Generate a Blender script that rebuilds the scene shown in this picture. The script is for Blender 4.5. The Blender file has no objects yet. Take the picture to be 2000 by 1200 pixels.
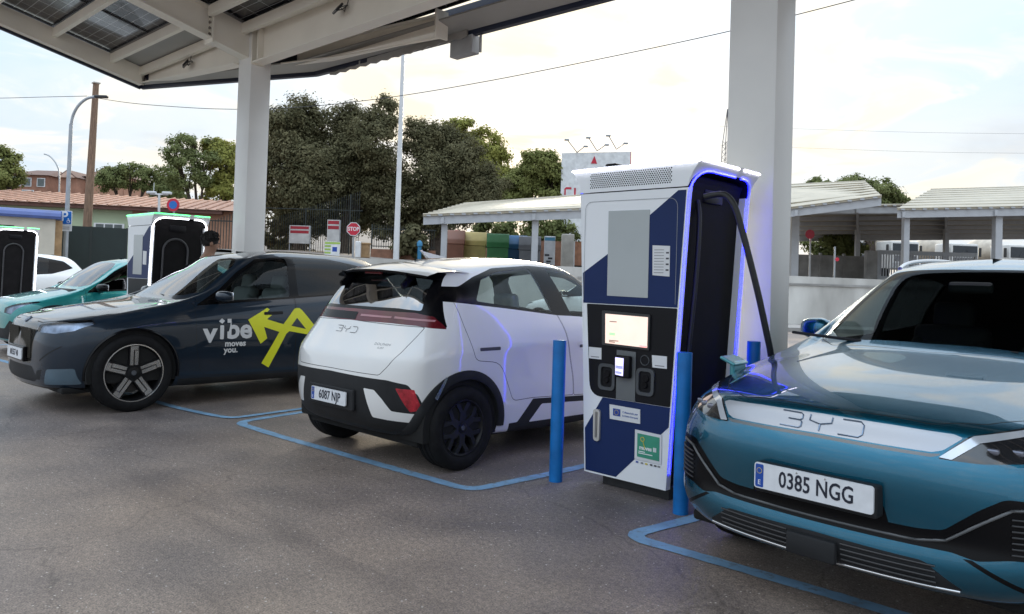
import bpy, bmesh, math, random
import numpy as np
from mathutils import Vector, Matrix
random.seed(7); RNG = np.random.default_rng(7)
sc = bpy.context.scene
COL = sc.collection
R = math.radians
PI = math.pi
# ------------------------------------------------------------------ camera
F_PX, CX, CY0 = 1500.0, 1000.0, 516.0
PITCH, ROLL, YAW, CAM_H = R(1.2), R(1.8), R(43.5), 1.46
fw = Vector((-math.sin(YAW)*math.cos(PITCH), math.cos(YAW)*math.cos(PITCH), math.sin(PITCH)))
_r = fw.cross(Vector((0, 0, 1))).normalized(); _u = _r.cross(fw)
cr = _r*math.cos(ROLL) + _u*math.sin(ROLL)
cu = -_r*math.sin(ROLL) + _u*math.cos(ROLL)
cam_d = bpy.data.cameras.new('camera'); cam = bpy.data.objects.new('camera', cam_d); COL.objects.link(cam)
cam.matrix_world = Matrix(((cr.x, cu.x, -fw.x, 0), (cr.y, cu.y, -fw.y, 0), (cr.z, cu.z, -fw.z, CAM_H), (0, 0, 0, 1)))
cam_d.sensor_width = 36; cam_d.lens = 36*F_PX/2000; cam_d.shift_y = -(600-CY0)/2000
cam_d.clip_start = .05; cam_d.clip_end = 6000
sc.camera = cam
CAMP = Vector((0, 0, CAM_H))
def ray(x, y): return fw + cr*((x-CX)/F_PX) - cu*((y-CY0)/F_PX)
def at(x, y, d): return CAMP + ray(x, y)*d                       # point at depth d
def ground_uv(u, v, z=0):                                        # u to the right, v ahead (horizontal)
    f = Vector((-math.sin(YAW), math.cos(YAW), 0)); r = Vector((math.cos(YAW), math.sin(YAW), 0))
    p = r*u + f*v; p.z = z; return p
# ------------------------------------------------------------------ sky and sun
SUN = ray(1090, 262).normalized()
w = bpy.data.worlds.new('World'); sc.world = w; w.use_nodes = True
nt = w.node_tree; nt.nodes.clear(); L = nt.links.new
def N(t, **k):
    n = nt.nodes.new(t)
    for a, b in k.items(): setattr(n, a, b)
    return n
def M2(op, a, b=None, c=None):
    n = N('ShaderNodeMath', operation=op)
    for i, v in enumerate((a, b, c)):
        if v is None: continue
        if isinstance(v, (int, float)): n.inputs[i].default_value = v
        else: L(v, n.inputs[i])
    return n.outputs[0]
def MIX(f, a, b, bt='MIX'):
    n = N('ShaderNodeMix', data_type='RGBA', blend_type=bt)
    for s, v in ((n.inputs[0], f), (n.inputs[6], a), (n.inputs[7], b)):
        if isinstance(v, (int, float)): s.default_value = v
        elif isinstance(v, tuple): s.default_value = v if len(v) == 4 else v + (1,)
        else: L(v, s)
    return n.outputs[2]
tc = N('ShaderNodeTexCoord'); sep = N('ShaderNodeSeparateXYZ'); L(tc.outputs['Generated'], sep.inputs[0])
zc = M2('MAXIMUM', sep.outputs[2], 0.0)
den = M2('ADD', zc, 0.16)
comb = N('ShaderNodeCombineXYZ'); L(M2('DIVIDE', sep.outputs[0], den), comb.inputs[0]); L(M2('DIVIDE', sep.outputs[1], den), comb.inputs[1])
def cloud(scale, lo, hi, detail=7, off=0.0, dist=0.35):
    mp = N('ShaderNodeMapping'); mp.inputs['Location'].default_value = (off, off*.7, 0); L(comb.outputs[0], mp.inputs[0])
    n = N('ShaderNodeTexNoise'); n.inputs['Scale'].default_value = scale; n.inputs['Detail'].default_value = detail
    n.inputs['Roughness'].default_value = .55; n.inputs['Distortion'].default_value = dist; L(mp.outputs[0], n.inputs['Vector'])
    m = N('ShaderNodeMapRange', interpolation_type='SMOOTHSTEP'); m.inputs[1].default_value = lo; m.inputs[2].default_value = hi
    L(n.outputs['Fac'], m.inputs[0]); return m.outputs[0]
sky = N('ShaderNodeTexSky', sky_type='NISHITA', sun_disc=False)
sky.sun_elevation = math.asin(SUN.z); sky.sun_rotation = math.atan2(SUN.x, SUN.y)
sky.air_density = 1.2; sky.dust_density = 2.0
dotn = N('ShaderNodeVectorMath', operation='DOT_PRODUCT'); L(tc.outputs['Generated'], dotn.inputs[0]); dotn.inputs[1].default_value = SUN
glow = M2('POWER', M2('MAXIMUM', dotn.outputs['Value'], 0.0), 5.0)
veil = cloud(.9, .38, .66, off=3.1)           # broad thin overcast veil
puff = cloud(2.3, .46, .64, off=8.3, dist=.7)   # brighter cloud bodies
dark = cloud(1.3, .56, .76, off=14.9)          # a few greyer undersides
base = MIX(.80, sky.outputs[0], (6.6, 8.6, 11.0))
lum = M2('MULTIPLY_ADD', M2('MULTIPLY', zc, zc), .85, .405)       # overcast: brighter overhead than at the horizon
veilc = MIX(glow, (8.2, 9.1, 9.9), (9.8, 9.3, 8.2))
c1 = MIX(M2('MULTIPLY_ADD', veil, .62, .16), base, veilc)
puffc = MIX(M2('MULTIPLY', glow, 1.0), (10.4, 10.3, 10.2), (11.6, 10.0, 7.0))
c2 = MIX(M2('MULTIPLY', puff, .85), c1, puffc)
c3 = MIX(M2('MULTIPLY', dark, .40), c2, (6.6, 6.7, 7.0))
lumc = N('ShaderNodeCombineColor'); [L(lum, lumc.inputs[i]) for i in range(3)]
c4 = MIX(1.0, c3, lumc.outputs[0], 'MULTIPLY')
bg = N('ShaderNodeBackground'); bg.inputs[1].default_value = .083; L(c4, bg.inputs[0])
ow = N('ShaderNodeOutputWorld'); L(bg.outputs[0], ow.inputs[0])
sd = bpy.data.lights.new('sun', 'SUN'); so = bpy.data.objects.new('sun', sd); COL.objects.link(so)
sd.energy = 1.3; sd.angle = R(14); sd.color = (1, .86, .66)
so.rotation_euler = SUN.to_track_quat('Z', 'Y').to_euler(); so.location = (0, 0, 40)
# ------------------------------------------------------------------ exposure
vs = sc.view_settings; vs.view_transform = 'Standard'; vs.look = 'None'; vs.gamma = 1; vs.exposure = 1.62
try: vs.use_curve_mapping = False
except Exception: pass
sc.render.engine = 'CYCLES'
try:
    sc.cycles.use_denoising = True; sc.cycles.denoiser = 'OPENIMAGEDENOISE'
except Exception: pass
sc.cycles.max_bounces = 8; sc.cycles.transparent_max_bounces = 16; sc.cycles.sample_clamp_indirect = 6
sc.cycles.caustics_reflective = False; sc.cycles.caustics_refractive = False
# ------------------------------------------------------------------ materials
MATS = {}
def newmat(name):
    m = bpy.data.materials.new(name); m.use_nodes = True
    t = m.node_tree; return m, t, t.nodes['Principled BSDF']
def lin(c):
    if isinstance(c, str):
        c = tuple(int(c[i:i+2], 16)/255 for i in (0, 2, 4))
        return tuple((v/12.92 if v <= .04045 else ((v+.055)/1.055)**2.4) for v in c)
    return c
def mat(name, col, rough=.5, metal=0, var=.12, scale=3.0, bump=0.0, bscale=40, coat=0, spec=.5, col2=None, detail=5, alpha=1, emit=None, es=0, stretch=(1, 1, 1), rvar=.08):
    if name in MATS: return MATS[name]
    m, t, b = newmat(name); ln = t.links.new
    col = lin(col)
    c2 = lin(col2) if col2 else tuple(v*(1-var*1.6) for v in col)
    c1 = col if col2 else tuple(min(1, v*(1+var)) for v in col)
    tcn = t.nodes.new('ShaderNodeTexCoord'); mp = t.nodes.new('ShaderNodeMapping'); mp.inputs['Scale'].default_value = stretch
    ln(tcn.outputs['Object'], mp.inputs[0])
    n = t.nodes.new('ShaderNodeTexNoise'); n.inputs['Scale'].default_value = scale; n.inputs['Detail'].default_value = detail; ln(mp.outputs[0], n.inputs['Vector'])
    r = t.nodes.new('ShaderNodeValToRGB'); r.color_ramp.elements[0].position = .3; r.color_ramp.elements[1].position = .72
    r.color_ramp.elements[0].color = c2 + (1,); r.color_ramp.elements[1].color = c1 + (1,)
    ln(n.outputs['Fac'], r.inputs[0]); ln(r.outputs[0], b.inputs['Base Color'])
    mr = t.nodes.new('ShaderNodeMapRange'); mr.inputs[3].default_value = max(0, rough-rvar); mr.inputs[4].default_value = min(1, rough+rvar)
    ln(n.outputs['Fac'], mr.inputs[0]); ln(mr.outputs[0], b.inputs['Roughness'])
    b.inputs['Metallic'].default_value = metal; b.inputs['Specular IOR Level'].default_value = spec
    b.inputs['Coat Weight'].default_value = coat; b.inputs['Coat Roughness'].default_value = .03
    if bump:
        n2 = t.nodes.new('ShaderNodeTexNoise'); n2.inputs['Scale'].default_value = bscale; n2.inputs['Detail'].default_value = 4; ln(mp.outputs[0], n2.inputs['Vector'])
        bp = t.nodes.new('ShaderNodeBump'); bp.inputs['Strength'].default_value = bump; bp.inputs['Distance'].default_value = .02
        ln(n2.outputs['Fac'], bp.inputs['Height']); ln(bp.outputs[0], b.inputs['Normal'])
    if emit:
        b.inputs['Emission Color'].default_value = lin(emit) + (1,); b.inputs['Emission Strength'].default_value = es
    MATS[name] = m; return m
def glass(name, tint=(.8, .85, .85), refl=1.0, ior=1.5):
    """thin pane: tinted transparency plus fresnel reflection"""
    if name in MATS: return MATS[name]
    m = bpy.data.materials.new(name); m.use_nodes = True; t = m.node_tree; t.nodes.clear(); ln = t.links.new
    tr = t.nodes.new('ShaderNodeBsdfTransparent'); tr.inputs[0].default_value = tint + (1,)
    gl = t.nodes.new('ShaderNodeBsdfGlossy'); gl.inputs['Roughness'].default_value = .015; gl.inputs[0].default_value = (.95, .97, 1, 1)
    lw = t.nodes.new('ShaderNodeLayerWeight'); lw.inputs[0].default_value = .5
    pw = t.nodes.new('ShaderNodeMath'); pw.operation = 'POWER'; pw.inputs[1].default_value = 4.6; ln(lw.outputs['Facing'], pw.inputs[0])
    mu = t.nodes.new('ShaderNodeMath'); mu.operation = 'MULTIPLY_ADD'; mu.inputs[1].default_value = .95*min(1, refl); mu.inputs[2].default_value = .042*refl; mu.use_clamp = True
    ln(pw.outputs[0], mu.inputs[0])
    mx = t.nodes.new('ShaderNodeMixShader'); ln(mu.outputs[0], mx.inputs[0]); ln(tr.outputs[0], mx.inputs[1]); ln(gl.outputs[0], mx.inputs[2])
    o = t.nodes.new('ShaderNodeOutputMaterial'); ln(mx.outputs[0], o.inputs[0]); MATS[name] = m; return m
def paint(name, col, flake=.0, metal=.0, rough=.35, coat=1.0, dirt=.06):
    if name in MATS: return MATS[name]
    m = mat(name, col, rough, metal, var=dirt, scale=2.2, coat=coat); b = m.node_tree.nodes['Principled BSDF']
    b.inputs['Coat Roughness'].default_value = .025; b.inputs['Coat IOR'].default_value = 1.55
    if flake:
        t = m.node_tree; v = t.nodes.new('ShaderNodeTexVoronoi'); v.inputs['Scale'].default_value = 900
        bp = t.nodes.new('ShaderNodeBump'); bp.inputs['Strength'].default_value = flake; bp.inputs['Distance'].default_value = .002
        t.links.new(v.outputs['Distance'], bp.inputs['Height']); t.links.new(bp.outputs[0], b.inputs['Normal'])
    return m
def emis(name, col, s):
    return mat(name, (.8, .8, .8), .4, emit=col, es=s)
# ------------------------------------------------------------------ mesh helpers
class MB:
    def __init__(s): s.v = []; s.f = []; s.m = []; s.mi = 0
    def add(s, vs, fs):
        o = len(s.v); s.v += [tuple(x) for x in vs]; s.f += [tuple(i+o for i in f) for f in fs]; s.m += [s.mi]*len(fs); return s
    def box(s, c, d, rz=0, rx=0, ry=0):
        h = [x/2 for x in d]; M = Matrix.Rotation(rz, 3, 'Z') @ Matrix.Rotation(ry, 3, 'Y') @ Matrix.Rotation(rx, 3, 'X')
        vs = [M @ Vector((sx*h[0], sy*h[1], sz*h[2])) + Vector(c) for sx in (-1, 1) for sy in (-1, 1) for sz in (-1, 1)]
        return s.add(vs, [(0, 1, 3, 2), (4, 6, 7, 5), (0, 4, 5, 1), (2, 3, 7, 6), (0, 2, 6, 4), (1, 5, 7, 3)])
    def b2(s, a, b): return s.box([(a[i]+b[i])/2 for i in range(3)], [abs(b[i]-a[i]) for i in range(3)])
    def hexa(s, p):                      # 8 points: bottom 4 ccw, top 4 ccw
        return s.add(p, [(3, 2, 1, 0), (4, 5, 6, 7), (0, 1, 5, 4), (1, 2, 6, 5), (2, 3, 7, 6), (3, 0, 4, 7)])
    def rbox(s, c, d, r=.01, seg=2, rz=0, rx=0, ry=0):
        bm = bmesh.new(); bmesh.ops.create_cube(bm, size=1)
        for v in bm.verts: v.co = Vector((v.co.x*d[0], v.co.y*d[1], v.co.z*d[2]))
        bmesh.ops.bevel(bm, geom=list(bm.edges), offset=min(r, min(d)*.49), segments=seg, profile=.5, affect='EDGES')
        M = Matrix.Rotation(rz, 3, 'Z') @ Matrix.Rotation(ry, 3, 'Y') @ Matrix.Rotation(rx, 3, 'X')
        bm.verts.index_update(); vs = [M @ v.co + Vector(c) for v in bm.verts]; fs = [[v.index for v in f.verts] for f in bm.faces]; bm.free()
        return s.add(vs, fs)
    def prism(s, poly, ax, a, b):        # 2-D polygon extruded along axis ax from a to b
        def P(p, t): return {'x': (t, p[0], p[1]), 'y': (p[0], t, p[1]), 'z': (p[0], p[1], t)}[ax]
        n = len(poly); vs = [P(p, a) for p in poly] + [P(p, b) for p in poly]
        ar = sum(poly[i][0]*poly[(i+1) % n][1]-poly[(i+1) % n][0]*poly[i][1] for i in range(n))
        flip = (ar > 0) != (ax == 'y'); flip = flip if b > a else not flip
        c1, c2 = tuple(range(n)), tuple(range(n, 2*n))
        sides = [(i, (i+1) % n, (i+1) % n+n, i+n) for i in range(n)]
        if flip: fs = [c1[::-1], c2] + sides
        else: fs = [c1, c2[::-1]] + [q[::-1] for q in sides]
        return s.add(vs, fs)
    def tube(s, path, r, n=8, cap=True):
        path = [Vector(p) for p in path]; rs = r if isinstance(r, (list, tuple)) else [r]*len(path); vs = []; fs = []
        up = None
        for i, p in enumerate(path):
            d = (path[min(i+1, len(path)-1)]-path[max(i-1, 0)]).normalized()
            if up is None:
                up = Vector((0, 0, 1)) if abs(d.z) < .9 else Vector((1, 0, 0))
            a = (up - d*up.dot(d)).normalized(); b = d.cross(a); up = a
            vs += [p + (a*math.cos(2*PI*k/n)+b*math.sin(2*PI*k/n))*rs[i] for k in range(n)]
        for i in range(len(path)-1):
            for k in range(n): fs.append((i*n+k, i*n+(k+1) % n, (i+1)*n+(k+1) % n, (i+1)*n+k))
        if cap: fs += [tuple(range(n))[::-1], tuple(range((len(path)-1)*n, len(path)*n))]
        return s.add(vs, fs)
    def lathe(s, prof, ax='z', c=(0, 0, 0), n=24, close=False):    # prof: (radius, height)
        vs = []; fs = []; m = len(prof)
        for k in range(n):
            a = 2*PI*k/n
            for r, h in prof:
                p = {'z': (r*math.cos(a), r*math.sin(a), h), 'x': (h, r*math.cos(a), r*math.sin(a)), 'y': (r*math.sin(a), h, r*math.cos(a))}[ax]
                vs.append((p[0]+c[0], p[1]+c[1], p[2]+c[2]))
        for k in range(n):
            for i in range(m-1 if not close else m):
                j = (i+1) % m; k2 = (k+1) % n
                fs.append((k*m+i, k2*m+i, k2*m+j, k*m+j))
        return s.add(vs, fs)
    def ball(s, c, r, n=12, m=8):
        prof = [(max(1e-4, math.sin(PI*i/m)), -math.cos(PI*i/m)) for i in range(m+1)]; o = len(s.v); s.lathe(prof, 'z', (0, 0, 0), n)
        rr = r if isinstance(r, (tuple, list)) else (r, r, r)
        for i in range(o, len(s.v)): v = s.v[i]; s.v[i] = (v[0]*rr[0]+c[0], v[1]*rr[1]+c[1], v[2]*rr[2]+c[2])
        return s
    def mesh(s, name='m'):
        me = bpy.data.meshes.new(name); me.from_pydata(s.v, [], s.f); me.update(); return me
    def build(s, name, mt, parent=None, smooth=0, loc=None, rot=None, fix=False):
        me = s.mesh(name)
        if fix:
            bm = bmesh.new(); bm.from_mesh(me); bmesh.ops.recalc_face_normals(bm, faces=list(bm.faces)); bm.to_mesh(me); bm.free()
        for q in (mt if isinstance(mt, (list, tuple)) else [mt]): me.materials.append(q)
        if any(s.m): me.polygons.foreach_set('material_index', s.m)
        if smooth:
            me.polygons.foreach_set('use_smooth', [True]*len(me.polygons))
            if smooth < 180: me.set_sharp_from_angle(angle=R(smooth))
        return link(name, me, parent, loc, rot)
def link(name, data, parent=None, loc=None, rot=None):
    o = bpy.data.objects.new(name, data); COL.objects.link(o)
    if parent is not None: o.parent = parent
    if loc is not None: o.location = loc
    if rot is not None: o.rotation_euler = rot
    return o
def tag(o, label, cat, group=None):
    o['label'] = label; o['category'] = cat
    if group: o['group'] = group
    return o
def thing(name, label, cat, loc=(0, 0, 0), rz=0, group=None):
    return tag(link(name, None, None, loc, (0, 0, rz)), label, cat, group)
def struct(o): o['kind'] = 'structure'; return o
def clone(o, parent=None, skip=()):
    c = o.copy(); COL.objects.link(c); c.parent = parent
    for ch in list(o.children):
        if ch.name.split('.')[0] in skip: continue
        clone(ch, c, skip)
    return c
def rpoly(pts, r, n=4):                   # polygon with rounded corners (r: number or list)
    out = []; k = len(pts)
    for i in range(k):
        p = Vector(pts[i][:2]); a = Vector(pts[i-1][:2]); b = Vector(pts[(i+1) % k][:2]); rr = r[i] if isinstance(r, (list, tuple)) else r
        da, db = a-p, b-p; rr = min(rr, da.length*.45, db.length*.45)
        if rr < 1e-4: out.append(tuple(p)); continue
        p0 = p+da.normalized()*rr; p2 = p+db.normalized()*rr
        for j in range(n+1):
            t = j/n; out.append(tuple(p0*(1-t)**2 + p*2*t*(1-t) + p2*t*t))
    return out
_FONT = {}
def text_mesh(txt, size, depth=.002, bold=0, spacing=1.0, xs=1.0):
    cu_ = bpy.data.curves.new('t', 'FONT'); cu_.body = txt; cu_.size = size; cu_.extrude = depth; cu_.offset = bold; cu_.space_character = spacing
    cu_.align_x = 'CENTER'; cu_.align_y = 'CENTER'; cu_.resolution_u = 3
    o = bpy.data.objects.new('t', cu_); COL.objects.link(o); dg = bpy.context.evaluated_depsgraph_get()
    me = bpy.data.meshes.new_from_object(o.evaluated_get(dg)); bpy.data.objects.remove(o); bpy.data.curves.remove(cu_)
    if xs != 1.0:
        for v in me.vertices: v.co.x *= xs
    return me
def text(name, txt, size, mt, parent, M, depth=.002, bold=0, spacing=1.0, xs=1.0):
    """letters drawn in local XY, placed by matrix M (in the parent's space)"""
    me = text_mesh(txt, size, depth, bold, spacing, xs); me.materials.clear(); me.materials.append(mt); me.transform(M)
    return link(name, me, parent)
def frame(origin, xdir, ydir):
    x = Vector(xdir).normalized(); y = Vector(ydir).normalized(); z = x.cross(y)
    return Matrix(((x.x, y.x, z.x, origin[0]), (x.y, y.y, z.y, origin[1]), (x.z, y.z, z.z, origin[2]), (0, 0, 0, 1)))
# ================================================================== ground
def ground_mat():
    m, t, b = newmat('asphalt'); ln = t.links.new
    tcn = t.nodes.new('ShaderNodeTexCoord'); O = tcn.outputs['Object']
    def noise(s, d=5, st=None, off=0):
        mp = t.nodes.new('ShaderNodeMapping'); mp.inputs['Scale'].default_value = st or (1, 1, 1); mp.inputs['Location'].default_value = (off, off, 0); ln(O, mp.inputs[0])
        n = t.nodes.new('ShaderNodeTexNoise'); n.inputs['Scale'].default_value = s; n.inputs['Detail'].default_value = d; ln(mp.outputs[0], n.inputs['Vector']); return n.outputs['Fac']
    def ramp(f, p0, p1, c0, c1):
        r = t.nodes.new('ShaderNodeValToRGB'); e = r.color_ramp.elements; e[0].position = p0; e[1].position = p1; e[0].color = c0+(1,); e[1].color = c1+(1,); ln(f, r.inputs[0]); return r.outputs[0]
    def mix(f, a, c, bt='MIX'):
        n = t.nodes.new('ShaderNodeMix'); n.data_type = 'RGBA'; n.blend_type = bt
        for s, v in ((n.inputs[0], f), (n.inputs[6], a), (n.inputs[7], c)):
            if isinstance(v, float): s.default_value = v
            elif isinstance(v, tuple): s.default_value = v+(1,)
            else: ln(v, s)
        return n.outputs[2]
    big = ramp(noise(.33, 3), .36, .66, (.205, .184, .180), (.350, .283, .232))
    mid = ramp(noise(1.6, 6, off=5), .3, .72, (.66, .66, .68), (1.12, 1.10, 1.06))
    c = mix(1.0, big, mid, 'MULTIPLY')
    tyre = ramp(noise(.9, 4, (.35, 2.2, 1), 9), .58, .72, (1, 1, 1), (.72, .72, .74))
    c = mix(1.0, c, tyre, 'MULTIPLY')
    sp = ramp(noise(115, 3), .33, .70, (.38, .38, .39), (1.65, 1.60, 1.55)); c = mix(.72, c, sp, 'MULTIPLY')
    sp2 = ramp(noise(34, 4, off=3), .30, .72, (.74, .74, .75), (1.22, 1.2, 1.18)); c = mix(1.0, c, sp2, 'MULTIPLY')
    mk = t.nodes.new('ShaderNodeTexVoronoi'); mk.feature = 'DISTANCE_TO_EDGE'; mk.inputs['Scale'].default_value = .42; mpk = t.nodes.new('ShaderNodeMapping'); nk = t.nodes.new('ShaderNodeTexNoise'); nk.inputs['Scale'].default_value = 2.5; nk.inputs['Detail'].default_value = 6; ln(O, nk.inputs['Vector']); va = t.nodes.new('ShaderNodeVectorMath'); va.operation = 'MULTIPLY_ADD'; va.inputs[1].default_value = (.5, .5, 0); ln(nk.outputs['Color'], va.inputs[0]); ln(O, va.inputs[2]); ln(va.outputs[0], mk.inputs['Vector'])
    crk = ramp(mk.outputs['Distance'], .0012, .0045, (.45, .45, .45), (1, 1, 1)); c = mix(.55, c, crk, 'MULTIPLY')
    v = t.nodes.new('ShaderNodeTexVoronoi'); v.inputs['Scale'].default_value = 55; ln(O, v.inputs['Vector'])
    wn = t.nodes.new('ShaderNodeSeparateColor'); ln(v.outputs['Color'], wn.inputs[0])
    pick = ramp(wn.outputs[0], .955, .96, (0, 0, 0), (1, 1, 1)); near = ramp(v.outputs['Distance'], .22, .30, (1, 1, 1), (0, 0, 0))
    peb = mix(1.0, pick, near, 'MULTIPLY'); c = mix(peb, c, (.62, .57, .52))
    ln(c, b.inputs['Base Color'])
    rr = t.nodes.new('ShaderNodeMapRange'); rr.inputs[3].default_value = .40; rr.inputs[4].default_value = .68; ln(noise(1.6, 6, off=5), rr.inputs[0]); ln(rr.outputs[0], b.inputs['Roughness'])
    bp = t.nodes.new('ShaderNodeBump'); bp.inputs['Strength'].default_value = .5; bp.inputs['Distance'].default_value = .006; ln(noise(140, 3), bp.inputs['Height']); ln(bp.outputs[0], b.inputs['Normal'])
    return m
ASPHALT = ground_mat()
g = MB(); S_ = 1500
g.add([(-S_, -S_, 0), (S_, -S_, 0), (S_, S_, 0), (-S_, S_, 0)], [(0, 1, 2, 3)])
struct(g.build('ground', ASPHALT))
# ------------------------------------------------------------------ painted bays
def line_mat():
    m = mat('blue_line_paint', (.21, .38, .56), .6, var=.16, scale=5)
    t = m.node_tree; b = t.nodes['Principled BSDF']; ln = t.links.new; src = b.inputs['Base Color'].links[0].from_socket
    tcn = t.nodes.new('ShaderNodeTexCoord'); n = t.nodes.new('ShaderNodeTexNoise'); n.inputs['Scale'].default_value = 16; n.inputs['Detail'].default_value = 7; n.inputs['Roughness'].default_value = .7; ln(tcn.outputs['Object'], n.inputs['Vector'])
    r = t.nodes.new('ShaderNodeValToRGB'); r.color_ramp.elements[0].position = .53; r.color_ramp.elements[1].position = .68; ln(n.outputs['Fac'], r.inputs[0])
    x = t.nodes.new('ShaderNodeMix'); x.data_type = 'RGBA'; x.inputs[7].default_value = (.17, .20, .23, 1); ln(r.outputs[0], x.inputs[0]); ln(src, x.inputs[6]); ln(x.outputs[2], b.inputs['Base Color'])
    return m
LINEM = line_mat()
def ribbon(name, pts, wd, rad, z=.004):
    P = [Vector((p[0], p[1])) for p in pts]; path = [P[0]]
    for i in range(1, len(P)-1):
        p = P[i]; a = (P[i-1]-p); b = (P[i+1]-p); r_ = min(rad, a.length*.45, b.length*.45); a = p+a.normalized()*r_; b = p+b.normalized()*r_
        path += [a*(1-k/8)**2+p*2*(k/8)*(1-k/8)+b*(k/8)**2 for k in range(9)]
    path.append(P[-1]); vs = []; fs = []
    fine = [path[0]]
    for a, b in zip(path[:-1], path[1:]):
        k = max(1, int((b-a).length/.05)); fine += [a.lerp(b, (j+1)/k) for j in range(k)]
    path = fine; rg_ = random.Random(len(path)); wd0 = wd
    for i, p in enumerate(path):
        wd = wd0*(1+rg_.uniform(-.07, .07))
        d = (path[min(i+1, len(path)-1)]-path[max(i-1, 0)]).normalized(); n = Vector((-d.y, d.x))*wd/2
        vs += [(p.x+n.x, p.y+n.y, z), (p.x-n.x, p.y-n.y, z)]
        if i: fs.append((2*i-2, 2*i-1, 2*i+1, 2*i))
    m = MB(); m.add(vs, fs); return struct(m.build(name, LINEM))
ribbon('bay_marking', [(-7.62, 9.6), (-7.24, 5.0), (-7.03, 3.60), (-6.24, 3.600), (-4.19, 3.688), (-3.84, 3.70), (-3.78, 4.5), (-3.66, 9.6)], .095, .20)
ribbon('bay_marking', [(-2.25, 9.6), (-2.47, 4.354), (-2.57, 3.735), (-2.12, 3.757), (-1.46, 3.776), (2.2, 3.86), (2.35, 9.6)], .10, .16)
ribbon('bay_marking', [(-7.78, 9.6), (-7.33, 4.6), (-7.24, 3.66), (-7.52, 3.59), (-8.1, 3.50), (-11.55, 3.36), (-11.62, 9.6)], .085, .24, .0075)
ribbon('bay_marking', [(-13.0, 9.6), (-12.9, 3.2), (-16.2, 3.05), (-16.4, 9.6)], .09, .2)
# ================================================================== solar canopy
CREAM = mat('cream_steel', (.88, .83, .73), .42, var=.05, scale=1.2, bump=.03, bscale=12)
CREAM_P = mat('cream_pillar_steel', (.83, .82, .79), .38, var=.045, scale=1.4, bump=.03, bscale=10)
NAVYT = mat('navy_trim', (.012, .016, .035), .35, var=.1)
SOFF = mat('grey_soffit_sheet', (.36, .345, .32), .5, var=.06, scale=1.5)
BOLT = mat('bolt_steel', (.30, .27, .24), .45, .7, var=.3, scale=30)
def pv_mat():
    m, t, b = newmat('solar_cell'); ln = t.links.new
    tcn = t.nodes.new('ShaderNodeTexCoord'); sp = t.nodes.new('ShaderNodeSeparateXYZ'); ln(tcn.outputs['Object'], sp.inputs[0])
    def Mt(op, a, v=None):
        n = t.nodes.new('ShaderNodeMath'); n.operation = op
        if isinstance(a, float): n.inputs[0].default_value = a
        else: ln(a, n.inputs[0])
        if v is not None:
            if isinstance(v, float): n.inputs[1].default_value = v
            else: ln(v, n.inputs[1])
        return n.outputs[0]
    def grid(o, pitch, wd): return Mt('LESS_THAN', Mt('FRACT', Mt('MULTIPLY', o, 1/pitch)), wd/pitch)
    l1 = Mt('MAXIMUM', grid(sp.outputs[0], .43, .010), grid(sp.outputs[1], .155, .006)); l2 = grid(sp.outputs[0], .0215, .0028)
    a = t.nodes.new('ShaderNodeMix'); a.data_type = 'RGBA'; a.inputs[6].default_value = (.006, .007, .012, 1); a.inputs[7].default_value = (.045, .046, .052, 1); ln(l2, a.inputs[0])
    c = t.nodes.new('ShaderNodeMix'); c.data_type = 'RGBA'; c.inputs[7].default_value = (.55, .55, .55, 1); ln(l1, c.inputs[0]); ln(a.outputs[2], c.inputs[6]); ln(c.outputs[2], b.inputs['Base Color'])
    b.inputs['Roughness'].default_value = .22; b.inputs['Coat Weight'].default_value = .3; return m
PV = pv_mat()
TN = math.tan(R(13.5)); YP = 5.75
def zpl(y, z0): return z0 - TN*(y-YP)
can = thing('solar_canopy', 'cream steel solar carport canopy with navy edge trim over the chargers', 'canopy', (0, 0, 0))
X0, X1, YF = -15.05, 4.6, 1.2
def slopebar(name, x0, x1, ya, yb, za0, za1, mt):          # bar along the slope between planes z0=za0 (bottom) and za1 (top)
    m = MB(); m.hexa([(x0, ya, zpl(ya, za0)), (x1, ya, zpl(ya, za0)), (x1, yb, zpl(yb, za0)), (x0, yb, zpl(yb, za0)),
                      (x0, ya, zpl(ya, za1)), (x1, ya, zpl(ya, za1)), (x1, yb, zpl(yb, za1)), (x0, yb, zpl(yb, za1))]); return m.build(name, mt, can)
def ibeam_slope(name, xc, ya, yb, za0, za1, wd, tf=.02, tw=.012):
    m = MB()
    for x0, x1, a, b in ((xc-wd/2, xc+wd/2, za0, za0+tf), (xc-wd/2, xc+wd/2, za1-tf, za1), (xc-tw/2, xc+tw/2, za0+tf, za1-tf)):
        m.hexa([(x0, ya, zpl(ya, a)), (x1, ya, zpl(ya, a)), (x1, yb, zpl(yb, a)), (x0, yb, zpl(yb, a)), (x0, ya, zpl(ya, b)), (x1, ya, zpl(ya, b)), (x1, yb, zpl(yb, b)), (x0, yb, zpl(yb, b))])
    return m.build(name, CREAM, can)
PX = [-11.08, -2.79]                                        # pillar centres
for px in PX + [5.5]:
    if px > 5: continue
    m = MB(); m.rbox((px, 5.765, 2.55), (.40, .33, 5.1), .012, 2); p = m.build('pillar', CREAM_P, can, 30)
    m = MB(); m.rbox((px, 5.765, .012), (.62, .55, .024), .004); m.build('base_plate', CREAM_P, p)
def bolts(parent, pts, nrm='y', s=.017):
    for q in pts:
        m = MB(); prof = [(1e-4, -.035), (s*1.5, -.035), (s*1.5, -.028), (s, -.028), (s, .0)]
        m.lathe(prof, nrm, q, 6); m.build('bolt', BOLT, parent)
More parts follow.
